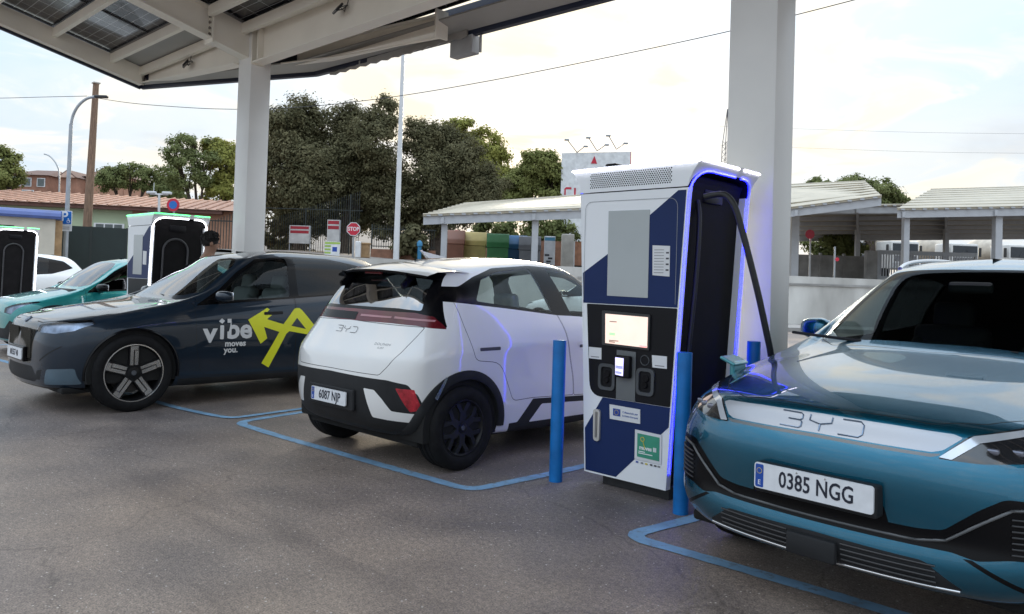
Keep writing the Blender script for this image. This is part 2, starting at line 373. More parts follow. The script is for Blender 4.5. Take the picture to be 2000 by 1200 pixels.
# main beam along the pillar row (I section), with end plates and bolts at the pillars
def ibeam_x(name, xa, xb, y, zba, zbb, zta, ztb, wd=.20, tf=.022):
    m = MB()
    for y0, y1, fa, fb in ((y-wd/2, y+wd/2, 0, tf), (y-.008, y+.008, tf, -tf), (y-wd/2, y+wd/2, -tf, 0)):
        if fa == 0 and fb == tf: q = (zba, zbb, zba+tf, zbb+tf)
        elif fb == -tf: q = (zba+tf, zbb+tf, zta-tf, ztb-tf)
        else: q = (zta-tf, ztb-tf, zta, ztb)
        m.hexa([(xa, y0, q[0]), (xb, y0, q[1]), (xb, y1, q[1]), (xa, y1, q[0]), (xa, y0, q[2]), (xb, y0, q[3]), (xb, y1, q[3]), (xa, y1, q[2])])
    return m.build(name, CREAM, can)
b1 = ibeam_x('main_beam', PX[0]+.23, PX[1]-.23, 5.70, 4.62, 4.62, 5.15, 5.15)
for xx in (PX[0]+.215, PX[1]-.215):
    m = MB(); m.b2((xx-.014, 5.59, 4.60), (xx+.014, 5.81, 5.17)); e = m.build('end_plate', CREAM, b1)
m = MB(); m.b2((PX[0]+.36, 5.60, 4.645), (PX[0]+.385, 5.69, 5.125)); m.build('stiffener', CREAM, b1)
bolts(b1, [(PX[0]+.30, 5.69, 4.70+.095*k) for k in range(5)])
ibeam_x('main_beam', PX[1]+.21, X1, 5.70, 4.62, 4.62, 5.15, 5.15)
b2 = ibeam_x('tapered_beam', -14.98, PX[0]-.21, 5.62, 4.93, 4.66, 5.27, 5.16)
m = MB(); m.b2((-14.99, 5.50, 4.90), (-14.965, 5.74, 5.29)); e = m.build('end_plate', CREAM, b2)
bolts(b2, [(-14.9, 5.61, 5.0), (-14.9, 5.61, 5.17)])
ibeam_x('tapered_beam', -10.85, -7.42, 6.36, 4.72, 4.56, 5.02, 4.80, .16)
m = MB(); m.b2((-7.42, 6.26, 4.50), (-7.39, 6.46, 4.86)); e = m.build('end_plate', CREAM, can); bolts(e, [(-7.47, 6.35, 4.6), (-7.47, 6.35, 4.74)])
# sloping beams over each pillar and at the gable end
for px in PX:
    fb = ibeam_slope('rafter', px, YF, 5.02, 4.70, 5.15, .22)
    st = slopebar('rafter_stub', px-.11, px+.11, 5.05, 5.60, 4.68, 5.15, CREAM)
    m = MB()
    for ya in (5.02, 5.035): m.hexa([(px-.13, ya, zpl(ya, 4.64)), (px+.13, ya, zpl(ya, 4.64)), (px+.13, ya+.014, zpl(ya, 4.64)), (px-.13, ya+.014, zpl(ya, 4.64)), (px-.13, ya, zpl(ya, 5.17)), (px+.13, ya, zpl(ya, 5.17)), (px+.13, ya+.014, zpl(ya, 5.17)), (px-.13, ya+.014, zpl(ya, 5.17))])
    m.build('splice_plate', CREAM, fb)
    bolts(fb, [(px+.06, 5.03, zpl(5.0, 4.76+.085*k)) for k in range(5)]); bolts(fb, [(px-.06, 5.03, zpl(5.0, 4.76+.085*k)) for k in range(5)])
slopebar('gable_beam', X0+.02, X0+.16, YF, 5.52, 4.83, 5.15, CREAM)
slopebar('gable_beam', X1-.16, X1-.02, YF, 5.52, 4.83, 5.15, CREAM)
for xm in (-6.9, 1.0): ibeam_slope('rafter', xm, YF, 5.58, 4.82, 5.15, .14)
# purlins between the rafters
spans = [(X0+.16, PX[0]-.11), (PX[0]+.11, -6.97), (-6.83, PX[1]-.11), (PX[1]+.11, .93), (1.07, X1-.16)]
for k, yp in enumerate((5.50, 4.98, 4.04, 3.10, 2.16, 1.26)):
    for a, b in spans:
        m = MB(); z1 = zpl(yp, 5.15)
        m.b2((a, yp-.035, z1-.155), (b, yp-.029, z1-.005)); m.b2((a, yp-.029, z1-.155), (b, yp+.04, z1-.148)); m.b2((a, yp-.029, z1-.012), (b, yp+.04, z1-.005)); m.build('purlin', CREAM, can)
# photovoltaic panels
pm = MB(); pm.box((0, 0, 0), (1.752, .962, .008)); pme = pm.mesh('solar_panel'); pme.materials.append(PV)
fr = MB()
for sy in (-1, 1): fr.box((0, sy*.462, -.014), (1.75, .02, .02))
for sx in (-1, 1): fr.box((sx*.866, 0, -.014), (.016, .90, .02))
fme = fr.mesh('panel_frame'); fme.materials.append(mat('panel_frame_dark', (.05, .05, .055), .4, .6))
rowsY = (6.06, 5.45, 4.51, 3.57, 2.63, 1.69)
nx = 11
for yy in rowsY:
    for i in range(nx):
        xx = X0+.98+i*1.755
        if yy > 5.2 and xx < -11: continue
        o = link('solar_panel', pme, can, (xx, yy, zpl(yy, 5.20) if yy != 6.06 else zpl(yy, 5.16)), (-R(13.5), 0, 0)); link('panel_frame', fme, o)
# back strip of plain sheet behind the main beam (with the clipped corner)
def sheet(name, pts, z0, th, mt, parent):
    n = len(pts); m = MB(); vs = [(x, y, zpl(y, z0)) for x, y in pts]+[(x, y, zpl(y, z0)+th) for x, y in pts]
    m.add(vs, [tuple(range(n))[::-1], tuple(range(n, 2*n))]+[(i, (i+1) % n, (i+1) % n+n, i+n) for i in range(n)]); return m.build(name, mt, parent)
EDGE = [(-15.06, 5.56), (-10.66, 6.57), (-7.4, 6.66), (-3.6, 6.75), (-3.6, 7.95), (X1, 8.05)]  # the rear step at the right end is unseen, added for reflections
sheet('added_rear_sheet', [(-3.58, 6.4), (-3.58, 7.93), (X1, 8.02), (X1, 6.4)], 5.15, .03, mat('dark_sheet', (.03, .03, .032), .5), can)  # unseen sheet added so the blue SUV's windscreen reflects something dark

sheet('soffit_panel', [(-14.9, 5.56), (-10.66, 6.54), (-7.4, 6.63), (-3.62, 6.72), (-3.62, 6.37), (-7.4, 6.30), (-10.66, 6.22), (-14.4, 5.53)], 4.845, .02, SOFF, can)
sheet('soffit_sheet', [(X0+.02, 4.95), (-15.03, 5.55), (-11.0, 6.47), (-11.0, 4.95)], 5.165, .03, SOFF, can)
def trim(a, b, z0, z1, th=.05):
    a = Vector(a); b = Vector(b); d = (b-a).normalized(); n = Vector((d.y, -d.x))*-th
    m = MB(); q = [a, b, b+n, a+n]
    m.hexa([(p.x, p.y, zpl(p.y, z0)) for p in q]+[(p.x, p.y, zpl(p.y, z1)) for p in q]); m.build('edge_trim', NAVYT, can)
for a, b in zip(EDGE[:-1], EDGE[1:]): trim(a, b, *((4.80, 5.22) if a[1] < 6.7 else (5.11, 5.22)))
trim((X0-.005, YF), EDGE[0], 4.79, 5.24); trim((X1+.05, 8.05), (X1+.05, YF), 4.79, 5.24)
# translucent wavy sheet edge under the eave and the grey junction box
m = MB(); prev = None
for k in range(25):
    x = -10.3+k*.13; y = 6.60+.012*((k % 2)); z = zpl(6.6, 4.80)
    q = [(x, y, z-.035-.02*(k % 2)), (x, y+.02, z-.035-.02*(k % 2)), (x, y+.02, z+.05), (x, y, z+.05)]
    if prev: m.add(prev+q, [(0, 1, 5, 4), (1, 2, 6, 5), (2, 3, 7, 6), (3, 0, 4, 7)])
    prev = q
m.build('corrugated_sheet_edge', SOFF, can)
m = MB(); m.rbox((-7.35, 6.72, 4.47), (.42, .14, .24), .012); jb = m.build('junction_box', mat('grey_box_plastic', (.34, .335, .33), .5), can)
m = MB(); m.tube([(-7.05, 6.72, 4.35), (-7.05, 6.72, 4.75)], .018, 8); m.build('conduit', SOFF, jb)
m = MB(); m.tube([(-10.8, 6.05, 4.70), (-9.4, 6.2, 4.60), (-7.5, 6.42, 4.545)], .014, 6); m.build('brace_rod', CREAM, can)
# floodlights on the beams: separate lamps
def floodlight(loc, rz, label):
    t = thing('floodlight', label, 'floodlight', loc, rz, 'floodlights under the canopy')
    BK = mat('black_alu', (.02, .02, .022), .4, var=.15)
    m = MB(); m.rbox((0, -.10, -.04), (.17, .03, .14), .006, 1, rx=R(-35)); hd = m.build('housing', BK, t)
    m = MB(); m.rbox((0, -.118, -.052), (.145, .006, .115), .004, 1, rx=R(-35)); m.build('lens', mat('lamp_lens', (.5, .5, .48), .15), hd)
    m = MB(); m.tube([(-.09, -.09, -.04), (-.09, 0, 0), (.09, 0, 0), (.09, -.09, -.04)], .007, 6); m.build('bracket', BK, t)
    m = MB(); m.tube([(.03, -.08, -.02), (.12, -.05, -.10), (.16, -.02, .02), (.09, 0, .18)], .006, 6); m.build('cable', BK, t)
floodlight((-12.95, 5.60, 4.99), R(-25), 'black floodlight on the tapered beam left of the pillar')
floodlight((-8.55, 5.68, 4.97), R(-15), 'black floodlight on the main beam right of the left pillar')
# ================================================================== chargers
W_ = mat('charger_white', (.84, .86, .88), .38, var=.02, scale=1)
NAVY = mat('charger_navy', (.012, .028, .105), .45, var=.05, scale=2, spec=.2)
BLK = mat('charger_black', (.007, .007, .009), .45, var=.15, spec=.2)
BLK2 = mat('charger_side_black', (.012, .011, .012), .75, var=.2, scale=6, spec=.15)
GREY = mat('charger_grey', (.075, .08, .085), .5, spec=.3)
LBL = mat('sticker_white', (.72, .73, .74), .4, var=.03)
RUB = mat('cable_rubber', (.012, .012, .013), .5, var=.2)
def xw(z):                                         # half width of the charger at height z
    zs = (.08, 2.05, 2.12, 2.17, 2.22, 2.27, 2.31); xs = (.345, .450, .458, .470, .495, .530, .545)
    return float(np.interp(z, zs, xs))
CX0 = -.03
def charger(label, loc, led_side, led_side_s, led_top, led_top_s, detail=True):
    t = thing('ev_charger', label, 'charger', loc, 0, 'tall white and navy fast chargers')
    D = .87
    zs = [.08, 1.0, 2.05, 2.12, 2.17, 2.22, 2.27, 2.31]
    def slab(z0, z1, ins): 
        zz = [z0]+[z for z in zs if z0 < z < z1]+[z1]
        return [(CX0-xw(z)+ins, z) for z in zz]+[(CX0+xw(z)-ins, z) for z in zz[::-1]]
    m = MB(); m.prism(slab(.08, 2.12, 0), 'y', 0, .055); m.build('front_panel', W_, t, fix=True)
    m = MB(); m.prism(slab(.08, 2.12, 0), 'y', D-.055, D); m.build('back_panel', W_, t, fix=True)
    m = MB(); m.prism(slab(.08, 2.20, .05), 'y', .056, D-.056); core = m.build('side_recess', BLK2, t, fix=True)
    # head: white cap, rounded at the corners, with a black arched underside at both sides
    prof = [(y, z) for y, z in rpoly([(0, 2.122), (.0, 2.30), (D, 2.30), (D, 2.122)], [.0, .02, .02, 0])]
    m = MB()
    zc = [2.122, 2.17, 2.22, 2.27, 2.31]
    def arch(y):                                  # lower edge of the side of the cap along its depth
        e = min(y, D-y); r = .20
        return 2.124 if e <= 0 else (2.245 if e >= r else 2.124+.121*math.sqrt(max(0, 1-(1-e/r)**2)))
    ys = [0, .012, .03, .055, .09, .13, .17, .3, D/2, D-.3, D-.17, D-.13, D-.09, D-.055, D-.03, D-.012, D]
    ring = []
    for y in ys:
        e = min(y, D-y); top = 2.285 if e == 0 else 2.31
        za = arch(y)
        zz = [za]+[z for z in (2.17, 2.22, 2.27) if z > za+.008]+[top]
        while len(zz) < 5: zz.insert(1, zz[0]+(zz[1]-zz[0])*.5)
        ring.append([(CX0-xw(z)+(.006 if e == 0 else 0), y, z) for z in zz]+[(CX0+xw(z)-(.006 if e == 0 else 0), y, z) for z in zz[::-1]])
    vs = [p for r_ in ring for p in r_]; n = 10; fs = [tuple(range(n)), tuple(range(len(vs)-n, len(vs)))[::-1]]
    for i in range(len(ring)-1):
        for k in range(n): fs.append((i*n+k, (i+1)*n+k, (i+1)*n+(k+1) % n, i*n+(k+1) % n))
    m.add(vs, fs)
    for i, f_ in enumerate(m.f):
        if len(f_) == 4 and {q % n for q in f_} == {0, 9}: m.m[i] = 1
    cap = m.build('head', [W_, BLK2], t, 40, fix=True)
    # dark liner just under the head
    m = MB(); m.prism([(CX0-.40, 2.135), (CX0-.40, 2.222), (CX0+.40, 2.222), (CX0+.40, 2.135)], 'y', .06, D-.06); m.build('head_liner', BLK2, cap, fix=True)
    m = MB(); m.rbox((.02, .43, .045), (.56, .72, .09), .004, 1); m.build('plinth', mat('plinth_dark', (.02, .02, .022), .6, var=.3, scale=9), t)
    # light strips on both side edges (front and back), round under the head
    LS = emis('led_side_'+led_side, led_side, led_side_s); LT = emis('led_top_'+led_top, led_top, led_top_s)
    for sx in (-1, 1):
        m = MB()
        path = [(.022, z) for z in (.19, .6, 1.0, 1.5, 2.0, 2.08)]+[(.024, 2.115), (.032, 2.15), (.055, 2.188), (.09, 2.215), (.14, 2.234), (.20, 2.240)]
        half = [(CX0+sx*(xw(z)+.004), y, z) for y, z in path]
        m.tube(half+[(CX0+sx*(xw(2.24)+.004), D*.62, 2.240)], .009, 6); m.build('light_strip', LS, t, 60)
        m = MB(); half2 = [(p[0], D-p[1], p[2]) for p in half]
        m.tube(half2+[(CX0+sx*(xw(2.24)+.004), D*.72, 2.240)], .009, 6); m.build('light_strip', LS, t, 60)
        m = MB()
        for ya, yb in ((.02, D*.62), (D*.71, D-.01)): m.tube([(CX0+sx*(xw(2.30)+.002), ya, 2.298), (CX0+sx*(xw(2.30)+.002), yb, 2.298)], .007, 6)
        m.build('top_light_strip', LT, cap, 60)
    m = MB(); m.tube([(CX0-.54, .0, 2.292), (CX0+.54, .0, 2.292)], .007, 6); m.build('top_light_strip', LT, cap, 60)
    m = MB(); m.rbox((-.42, .42, 2.345), (.10, .30, .07), .012); m.build('antenna', BLK, cap)
    # front graphics: thin printed panels on the white front
    def pl(name, pts, mt, y=-.002, th=.004, parent=t):
        m = MB(); m.prism(pts, 'y', y, y+th); return m.build(name, mt, parent, fix=True)
    xl = lambda z: CX0-xw(z)+.012
    xr = lambda z: CX0+xw(z)-.012
    pl('navy_panel', [(.352, 2.10), (xr(2.1), 2.10), (xr(1.31), 1.31), (xl(1.31), 1.31), (xl(1.53), 1.53), (-.222, 1.668), (.13, 1.939)], NAVY)
    pl('navy_panel', [(xl(.64)+.165, .637), (xr(.64), .637), (xr(.505), .505), (-.093, .092), (xl(.092), .092), (xl(.395), .395)], NAVY)
    bp = pl('black_panel', rpoly([(xl(1.305)+.035, 1.305), (xr(1.305), 1.305), (xr(.64), .64), (xl(.64)+.05, .64)], [.01, .01, .01, .10], 6), BLK, -.0035, .006)
    pl('white_band', [(xl(2.10), 2.10), (xl(2.10)+.001, 2.09), (xl(.65), .65), (xl(.64), .66)], W_)
    pl('advert_screen', rpoly([(-.219, 1.981), (.131, 1.978), (.134, 1.366), (-.212, 1.37)], .004), mat('advert_screen_grey', (.43, .46, .46), .12, var=.05, scale=1.5), -.005, .006)
    pl('seam', [(CX0-.46, 2.116), (CX0+.46, 2.116), (CX0+.46, 2.122), (CX0-.46, 2.122)], BLK, -.001, .01)
    pl('price_label', [(.162, 1.730), (.300, 1.724), (.302, 1.517), (.168, 1.524)], LBL, -.005, .004)
    if detail:
        # perforated vent: rows of small dark holes
        m = MB()
        for i in range(37):
            for j in range(8):
                xq = -.392+i*.0188+(j % 2)*.0094; zq = 2.158+j*.0140
                m.add([(xq+.0058*math.cos(a), -.0015, zq+.0058*math.sin(a)) for a in (.5, 1.55, 2.6, 3.64, 4.7, 5.74)], [(0, 1, 2, 3, 4, 5)])
        o = m.build('vent_holes', BLK, cap); o['kind'] = 'stuff'
        ol = []
        m = MB(); path = rpoly([(-.425, 1.33), (-.432, 2.055), (.352, 2.050), (.352, 1.33)], [0, .07, .07, 0], 6)
        for a, b in zip(path[:-1], path[1:]):
            d = (Vector(b)-Vector(a)).normalized(); nn = Vector((-d.y, d.x))*.0016
            m.add([(a[0]+nn.x, -.0048, a[1]+nn.y), (a[0]-nn.x, -.0048, a[1]-nn.y), (b[0]-nn.x, -.0048, b[1]-nn.y), (b[0]+nn.x, -.0048, b[1]+nn.y)], [(0, 1, 2, 3)])
        m.build('panel_groove', mat('groove_grey', (.30, .32, .34), .5), t)
        bez = pl('touch_screen', rpoly([(-.244, 1.262), (.165, 1.252), (.164, 1.008), (-.236, 1.015)], .01), mat('bezel_dark', (.03, .032, .033), .3), -.018, .016)
        pl('display', [(-.211, 1.240), (.150, 1.234), (.150, 1.024), (-.205, 1.030)], emis('display_glow', (1.0, .62, .42), .28), -.020, .003, bez)
        DK = mat('print_dark', (.05, .05, .06), .5); GN = emis('button_green', (.10, .42, .06), .6); RD = emis('button_red', (.75, .06, .05), .6)
        pl('button', [(-.17, 1.11), (-.12, 1.108), (-.12, 1.088), (-.17, 1.09)], GN, -.0222, .002, bez); pl('button', [(.09, 1.038), (.148, 1.036), (.148, 1.026), (.09, 1.028)], RD, -.0222, .002, bez)
        for z_, x1 in ((1.19, -.11), (1.055, -.09), (1.045, -.12)):
            pl('text_line', [(-.17, z_), (x1, z_), (x1, z_-.006), (-.17, z_-.006)], mat('screen_text', (.35, .22, .18), .5), -.0222, .002, bez)
        # sockets
        for (a, b) in ((-.263, -.118), (.063, .208)):
            zt, zb = .882, .694; xm = (a+b)/2; ring_o = rpoly([(a, zt), (b, zt), (b, zb), (a, zb)], .04, 5); ring_i = rpoly([(a+.022, zt-.022), (b-.022, zt-.022), (b-.022, zb+.022), (a+.022, zb+.022)], .028, 5)
            n = len(ring_o); m = MB(); vs = [(p[0], -.016, p[1]) for p in ring_o]+[(p[0], -.016, p[1]) for p in ring_i]+[(p[0], -.004, p[1]) for p in ring_o]+[(p[0], .0, p[1]) for p in ring_i]
            fs = []
            for i in range(n):
                j = (i+1) % n; fs += [(i, j, n+j, n+i), (i, 2*n+i, 2*n+j, j), (n+i, n+j, 3*n+j, 3*n+i)]
            m.add(vs, fs); so_ = m.build('socket', GREY, t, fix=True)
            m = MB(); m.lathe([(1e-4, -.012), (.022, -.014), (.026, -.010), (.026, -.003)], 'y', (xm, 0, .81), 16); m.lathe([(1e-4, -.016), (.020, -.018), (.024, -.012), (.024, -.003)], 'y', (xm-.005, 0, .765), 16); m.build('plug_hole', BLK2, so_, 40, fix=True)
        gs = pl('reader_plate', [(-.111, .988), (.051, .987), (.055, .640), (-.106, .643)], mat('reader_grey', (.13, .14, .145), .4), -.008, .006)
        m = MB(); m.rbox((-.035, -.03, .878), (.125, .045, .155), .012, 3); rd = m.build('card_reader', BLK, gs, 40)
        pl('reader_screen', [(-.088, .94), (-.018, .938), (-.02, .815), (-.084, .82)], emis('reader_glow', (.38, .34, .80), .7), -.0555, .003, rd)
        pl('reader_icon', [(-.08, .885), (-.022, .884), (-.022, .862), (-.08, .864)], emis('reader_icon', (.05, .05, .35), .4), -.0575, .003, rd)
        pl('reader_icon', [(-.08, .845), (-.03, .844), (-.03, .826), (-.08, .828)], emis('reader_icon', (.05, .05, .35), .4), -.0575, .003, rd)
        m = MB(); m.lathe([(.030, -.006), (.034, -.010), (.038, -.006)], 'y', (.125, 0, .935), 24); m.build('contactless_mark', GREY, t, 40, fix=True)
        for pts in ([(-.361, .989), (-.248, .990), (-.245, .907), (-.358, .906)], [(.182, .977), (.301, .978), (.303, .895), (.189, .894)]):
            s_ = pl('sticker', pts, LBL, -.007, .004); a, b = pts[3], pts[2]
            pl('text_line', [(a[0]+.02, a[1]+.018), (b[0]-.02, b[1]+.018), (b[0]-.02, b[1]+.012), (a[0]+.02, a[1]+.012)], mat('print_grey', (.25, .25, .26), .5), -.0085, .002, s_)
        eu = pl('funding_label', [(-.161, .596), (.099, .594), (.102, .495), (-.155, .494)], LBL, -.007, .004)
        EUB = mat('eu_blue', (.012, .06, .34), .4); pl('flag', [(-.128, .572), (-.066, .572), (-.064, .522), (-.126, .522)], EUB, -.0095, .003, eu)
        m = MB()
        for k in range(12): a = 2*PI*k/12; m.box((-.097+.017*math.cos(a), -.0105, .547+.017*math.sin(a)), (.004, .002, .004))
        m.build('star_ring', mat('eu_yellow', (.75, .55, .03), .5), eu)
        for tx, z_ in (('Cofinanciado por', .556), ('la Unión Europea', .531)):
            text('label_text', tx, .0185, mat('print_blue', (.05, .12, .42), .5), eu, frame((.018, -.0085, z_), (1, 0, 0), (0, 0, 1)), .0006)
        mv = pl('programme_label', [(.062, .452), (.276, .446), (.279, .25), (.064, .250)], LBL, -.007, .004)
        pl('green_field', [(.084, .430), (.262, .427), (.264, .268), (.086, .270)], mat('sticker_green', (.045, .30, .19), .4), -.0095, .003, mv)
        YG = mat('print_yellow', (.62, .50, .06), .5); WT = mat('print_white', (.80, .82, .82), .5)
        m = MB(); m.lathe([(.012, -.012), (.017, -.012)], 'y', (.128, 0, .395), 16); m.tube([(.133, -.0115, .381), (.150, -.0115, .330)], .003, 5); m.build('loop_mark', YG, mv)
        text('label_text', 'moves III', .040, WT, mv, frame((.172, -.0105, .336), (1, 0, 0), (0, 0, 1)), .0008, .0012, .95)
        for z_, x1 in ((.312, .15), (.300, .21)): pl('text_line', [(.097, z_), (x1, z_), (x1, z_-.006), (.097, z_-.006)], WT, -.0112, .002, mv)
        for k, (xa, cw) in enumerate(((.075, EUB), (.115, mat('print_grey', (.25, .25, .26), .5)), (.15, YG), (.19, mat('print_dark', (.05, .05, .06), .5)), (.222, mat('print_dark', (.05, .05, .06), .5)), (.25, mat('print_grey', (.25, .25, .26), .5)))):
            pl('emblem', [(xa, .236), (xa+.018, .236), (xa+.018, .226), (xa, .226)], cw, -.006, .003)
        hp = rpoly([(-.297, .548), (-.238, .546), (-.238, .318), (-.290, .320)], .028, 6); hd = pl('handle', hp, mat('handle_chrome', (.62, .60, .56), .25, .35), -.018, .016)
        pl('grip', rpoly([(-.276, .53), (-.257, .53), (-.257, .345), (-.274, .345)], .008), mat('handle_slot', (.25, .24, .23), .3, .5), -.0225, .005, hd)
        # price list print
        for k in range(9):
            zz = 1.70-k*.0195; pl('text_line', [(.178, zz), (.255, zz), (.255, zz-.004), (.178, zz-.004)], mat('print_grey', (.25, .25, .26), .5), -.0062, .002)
            if k % 2: pl('text_line', [(.272, zz+.003), (.294, zz+.003), (.294, zz-.008), (.272, zz-.008)], mat('print_dark', (.05, .05, .06), .5), -.0062, .002)
    # coiled cable guide on the right flank
    xs_ = CX0+.43
    m = MB(); m.rbox((CX0+xw(1.9)-.05, .42, 2.09), (.06, .26, .10), .02, 2); m.build('cable_outlet', BLK, t, 40)
    return t
def arch_cable(parent, D=.87):                                  # cable hanging in its recess as an arch
    m = MB(); pts = []
    for k in range(25):
        a = PI*k/24; pts.append((CX0+xw(1.75)-.035, .40-.19*math.cos(a), 1.74+.19*math.sin(a)))
    pts = [(CX0+xw(.7)-.035, .21, .55), (CX0+xw(1.2)-.035, .21, 1.2)]+pts+[(CX0+xw(1.2)-.035, .585, 1.2), (CX0+xw(.7)-.035, .57, .50)]
    m.tube(pts, .016, 8); m.build('charging_cable', mat('cable_grey', (.05, .05, .055), .4), parent, 60)
ch = charger('large white and navy charger with blue edge lights between white hatchback and blue SUV', (-3.10, 4.50, 0), (.015, .06, 1.0) and '0006ff', 3.4, 'f4eeff', 3.0)
ch2 = charger('white and navy charger with green lit top behind the navy SUV', (-12.30, 4.62, 0), 'f4f6ff', 2.6, '20e060', 1.6, False); arch_cable(ch2)
ch3 = charger('white and navy charger with green lit top at the left edge of the photo', (-20.55, 4.45, 0), 'f4f6ff', 2.6, '20e060', 1.6, False); arch_cable(ch3)
# cable from the near charger down to the blue SUV: hangs from the head, held in the SUV's port
m = MB()
P = [at(1375, 385, 5.03), at(1412, 380, 4.98), at(1433, 400, 4.94), at(1448, 445, 4.92), at(1465, 510, 4.9), at(1482, 580, 4.9), at(1497, 650, 4.92), at(1505, 690, 4.95), at(1508, 730, 5.0)]
def catmull(P, n=6):
    P = [Vector(p) for p in P]; out = []
    for i in range(len(P)-1):
        p0, p1, p2, p3 = P[max(i-1, 0)], P[i], P[i+1], P[min(i+2, len(P)-1)]
        for k in range(n):
            u = k/n; out.append(.5*((2*p1)+(p2-p0)*u+(2*p0-5*p1+4*p2-p3)*u*u+(3*p1-p0-3*p2+p3)*u**3))
    return out+[P[-1]]
m.tube(catmull(P), .021, 10); o = m.build('charging_cable', RUB, None, 60); tag(o, 'thick black charging cable hanging from the near charger to the blue SUV', 'cable')
m = MB(); P = [(-2.73, 4.72, 2.05), (-2.70, 4.70, 1.9), (-2.71, 4.69, 1.5), (-2.76, 4.69, .9), (-2.78, 4.70, .45), (-2.76, 4.78, .2)]
m.tube(catmull(P), .018, 8); o = m.build('charging_cable', RUB, None, 60); tag(o, 'black charging cable hanging straight down along the flank of the near charger', 'cable')
# ------------------------------------------------------------------ bollards
BB = mat('bollard_blue', (.008, .160, .48), .45, var=.14, scale=7, spec=.3)
def bollard(x, y, label, h=1.03):
    m = MB(); r = .049
    m.lathe([(1e-4, h+.001), (r*.97, h), (r, h-.006), (r, .004), (r*1.001, 0)], 'z', (0, 0, 0), 28)
    o = m.build('bollard', BB, None, 40); o.location = (x, y, 0); return tag(o, label, 'bollard', 'blue bollards guarding the chargers')
bollard(-3.624, 4.354, 'blue steel bollard left of the near charger, in front of the white hatchback')
bollard(-2.591, 4.371, 'blue steel bollard right of the near charger, beside the blue SUV')
bollard(-2.63, 5.42, 'blue bollard behind the near charger, mostly hidden by the blue SUV bonnet', 1.06)
# ================================================================== car bodies
def pchip(tk, yk, t):
    tk = np.asarray(tk, float); yk = np.asarray(yk, float); h = np.diff(tk); d = np.diff(yk)/h; n = len(tk); m = np.zeros(n)
    for i in range(1, n-1):
        if d[i-1]*d[i] > 0:
            w1 = 2*h[i]+h[i-1]; w2 = h[i]+2*h[i-1]; m[i] = (w1+w2)/(w1/d[i-1]+w2/d[i])
    m[0] = d[0]; m[-1] = d[-1]
    i = np.clip(np.searchsorted(tk, t, side='right')-1, 0, n-2); u = (t-tk[i])/h[i]
    return (2*u**3-3*u**2+1)*yk[i]+(u**3-2*u**2+u)*h[i]*m[i]+(-2*u**3+3*u**2)*yk[i+1]+(u**3-u**2)*h[i]*m[i+1]
def bspl(P, sub):                         # uniform cubic B-spline along axis 0, ghosts already included
    n = len(P)-3; out = []
    for i in range(n):
        for k in range(sub):
            u = k/sub
            b = ((1-u)**3/6, (3*u**3-6*u**2+4)/6, (-3*u**3+3*u**2+3*u+1)/6, u**3/6)
            out.append(b[0]*P[i]+b[1]*P[i+1]+b[2]*P[i+2]+b[3]*P[i+3])
    out.append((P[n-1]+4*P[n]+P[n+1])/6); return np.array(out)
def loft(rows, M=28, st=5, sv=6):
    """rows: from the under edge up to the roof centre line; each row {t: (x, y, z)}, t from 0 (end at hand) to 7 (other end)"""
    T = np.linspace(0, 7, M+1); net = []
    for row in rows:
        ks = sorted(row); k2 = [-ks[1]]+ks+[14-ks[-2]]; p = [row[k] for k in ks]
        ref = lambda q: (-q[0], q[1], q[2])
        p = [ref(p[1])]+p+[ref(p[-2])]
        net.append(np.stack([pchip(k2, [q[a] for q in p], T) for a in range(3)], 1))
    net = np.array(net); mir = np.array([-1, 1, 1.0])
    top = net[-2]*mir
    net = np.concatenate([[2*net[0]-net[1]], net, [top]])
    A = np.swapaxes(net, 0, 1); A = np.concatenate([[A[1]*mir], A, [A[-2]*mir]])
    A = bspl(A, st); A = np.swapaxes(A, 0, 1); G = bspl(A, sv)
    G[:, 0, 0] = 0; G[:, -1, 0] = 0; G[-1, :, 0] = 0
    return G
def shrink(poly, d):
    n = len(poly); P = [Vector(p) for p in poly]
    ar = sum(P[i].x*P[(i+1) % n].y-P[(i+1) % n].x*P[i].y for i in range(n)); sg = 1 if ar > 0 else -1; out = []
    for i in range(n):
        a = (P[i]-P[i-1]).normalized(); b = (P[(i+1) % n]-P[i]).normalized(); na = Vector((-a.y, a.x))*sg; nb = Vector((-b.y, b.x))*sg
        m_ = na+nb; l = m_.length
        m_ = na if l < 1e-3 else m_/l; c_ = max(.35, m_.dot(na)); out.append(tuple(P[i]+m_*d/c_))
    return out
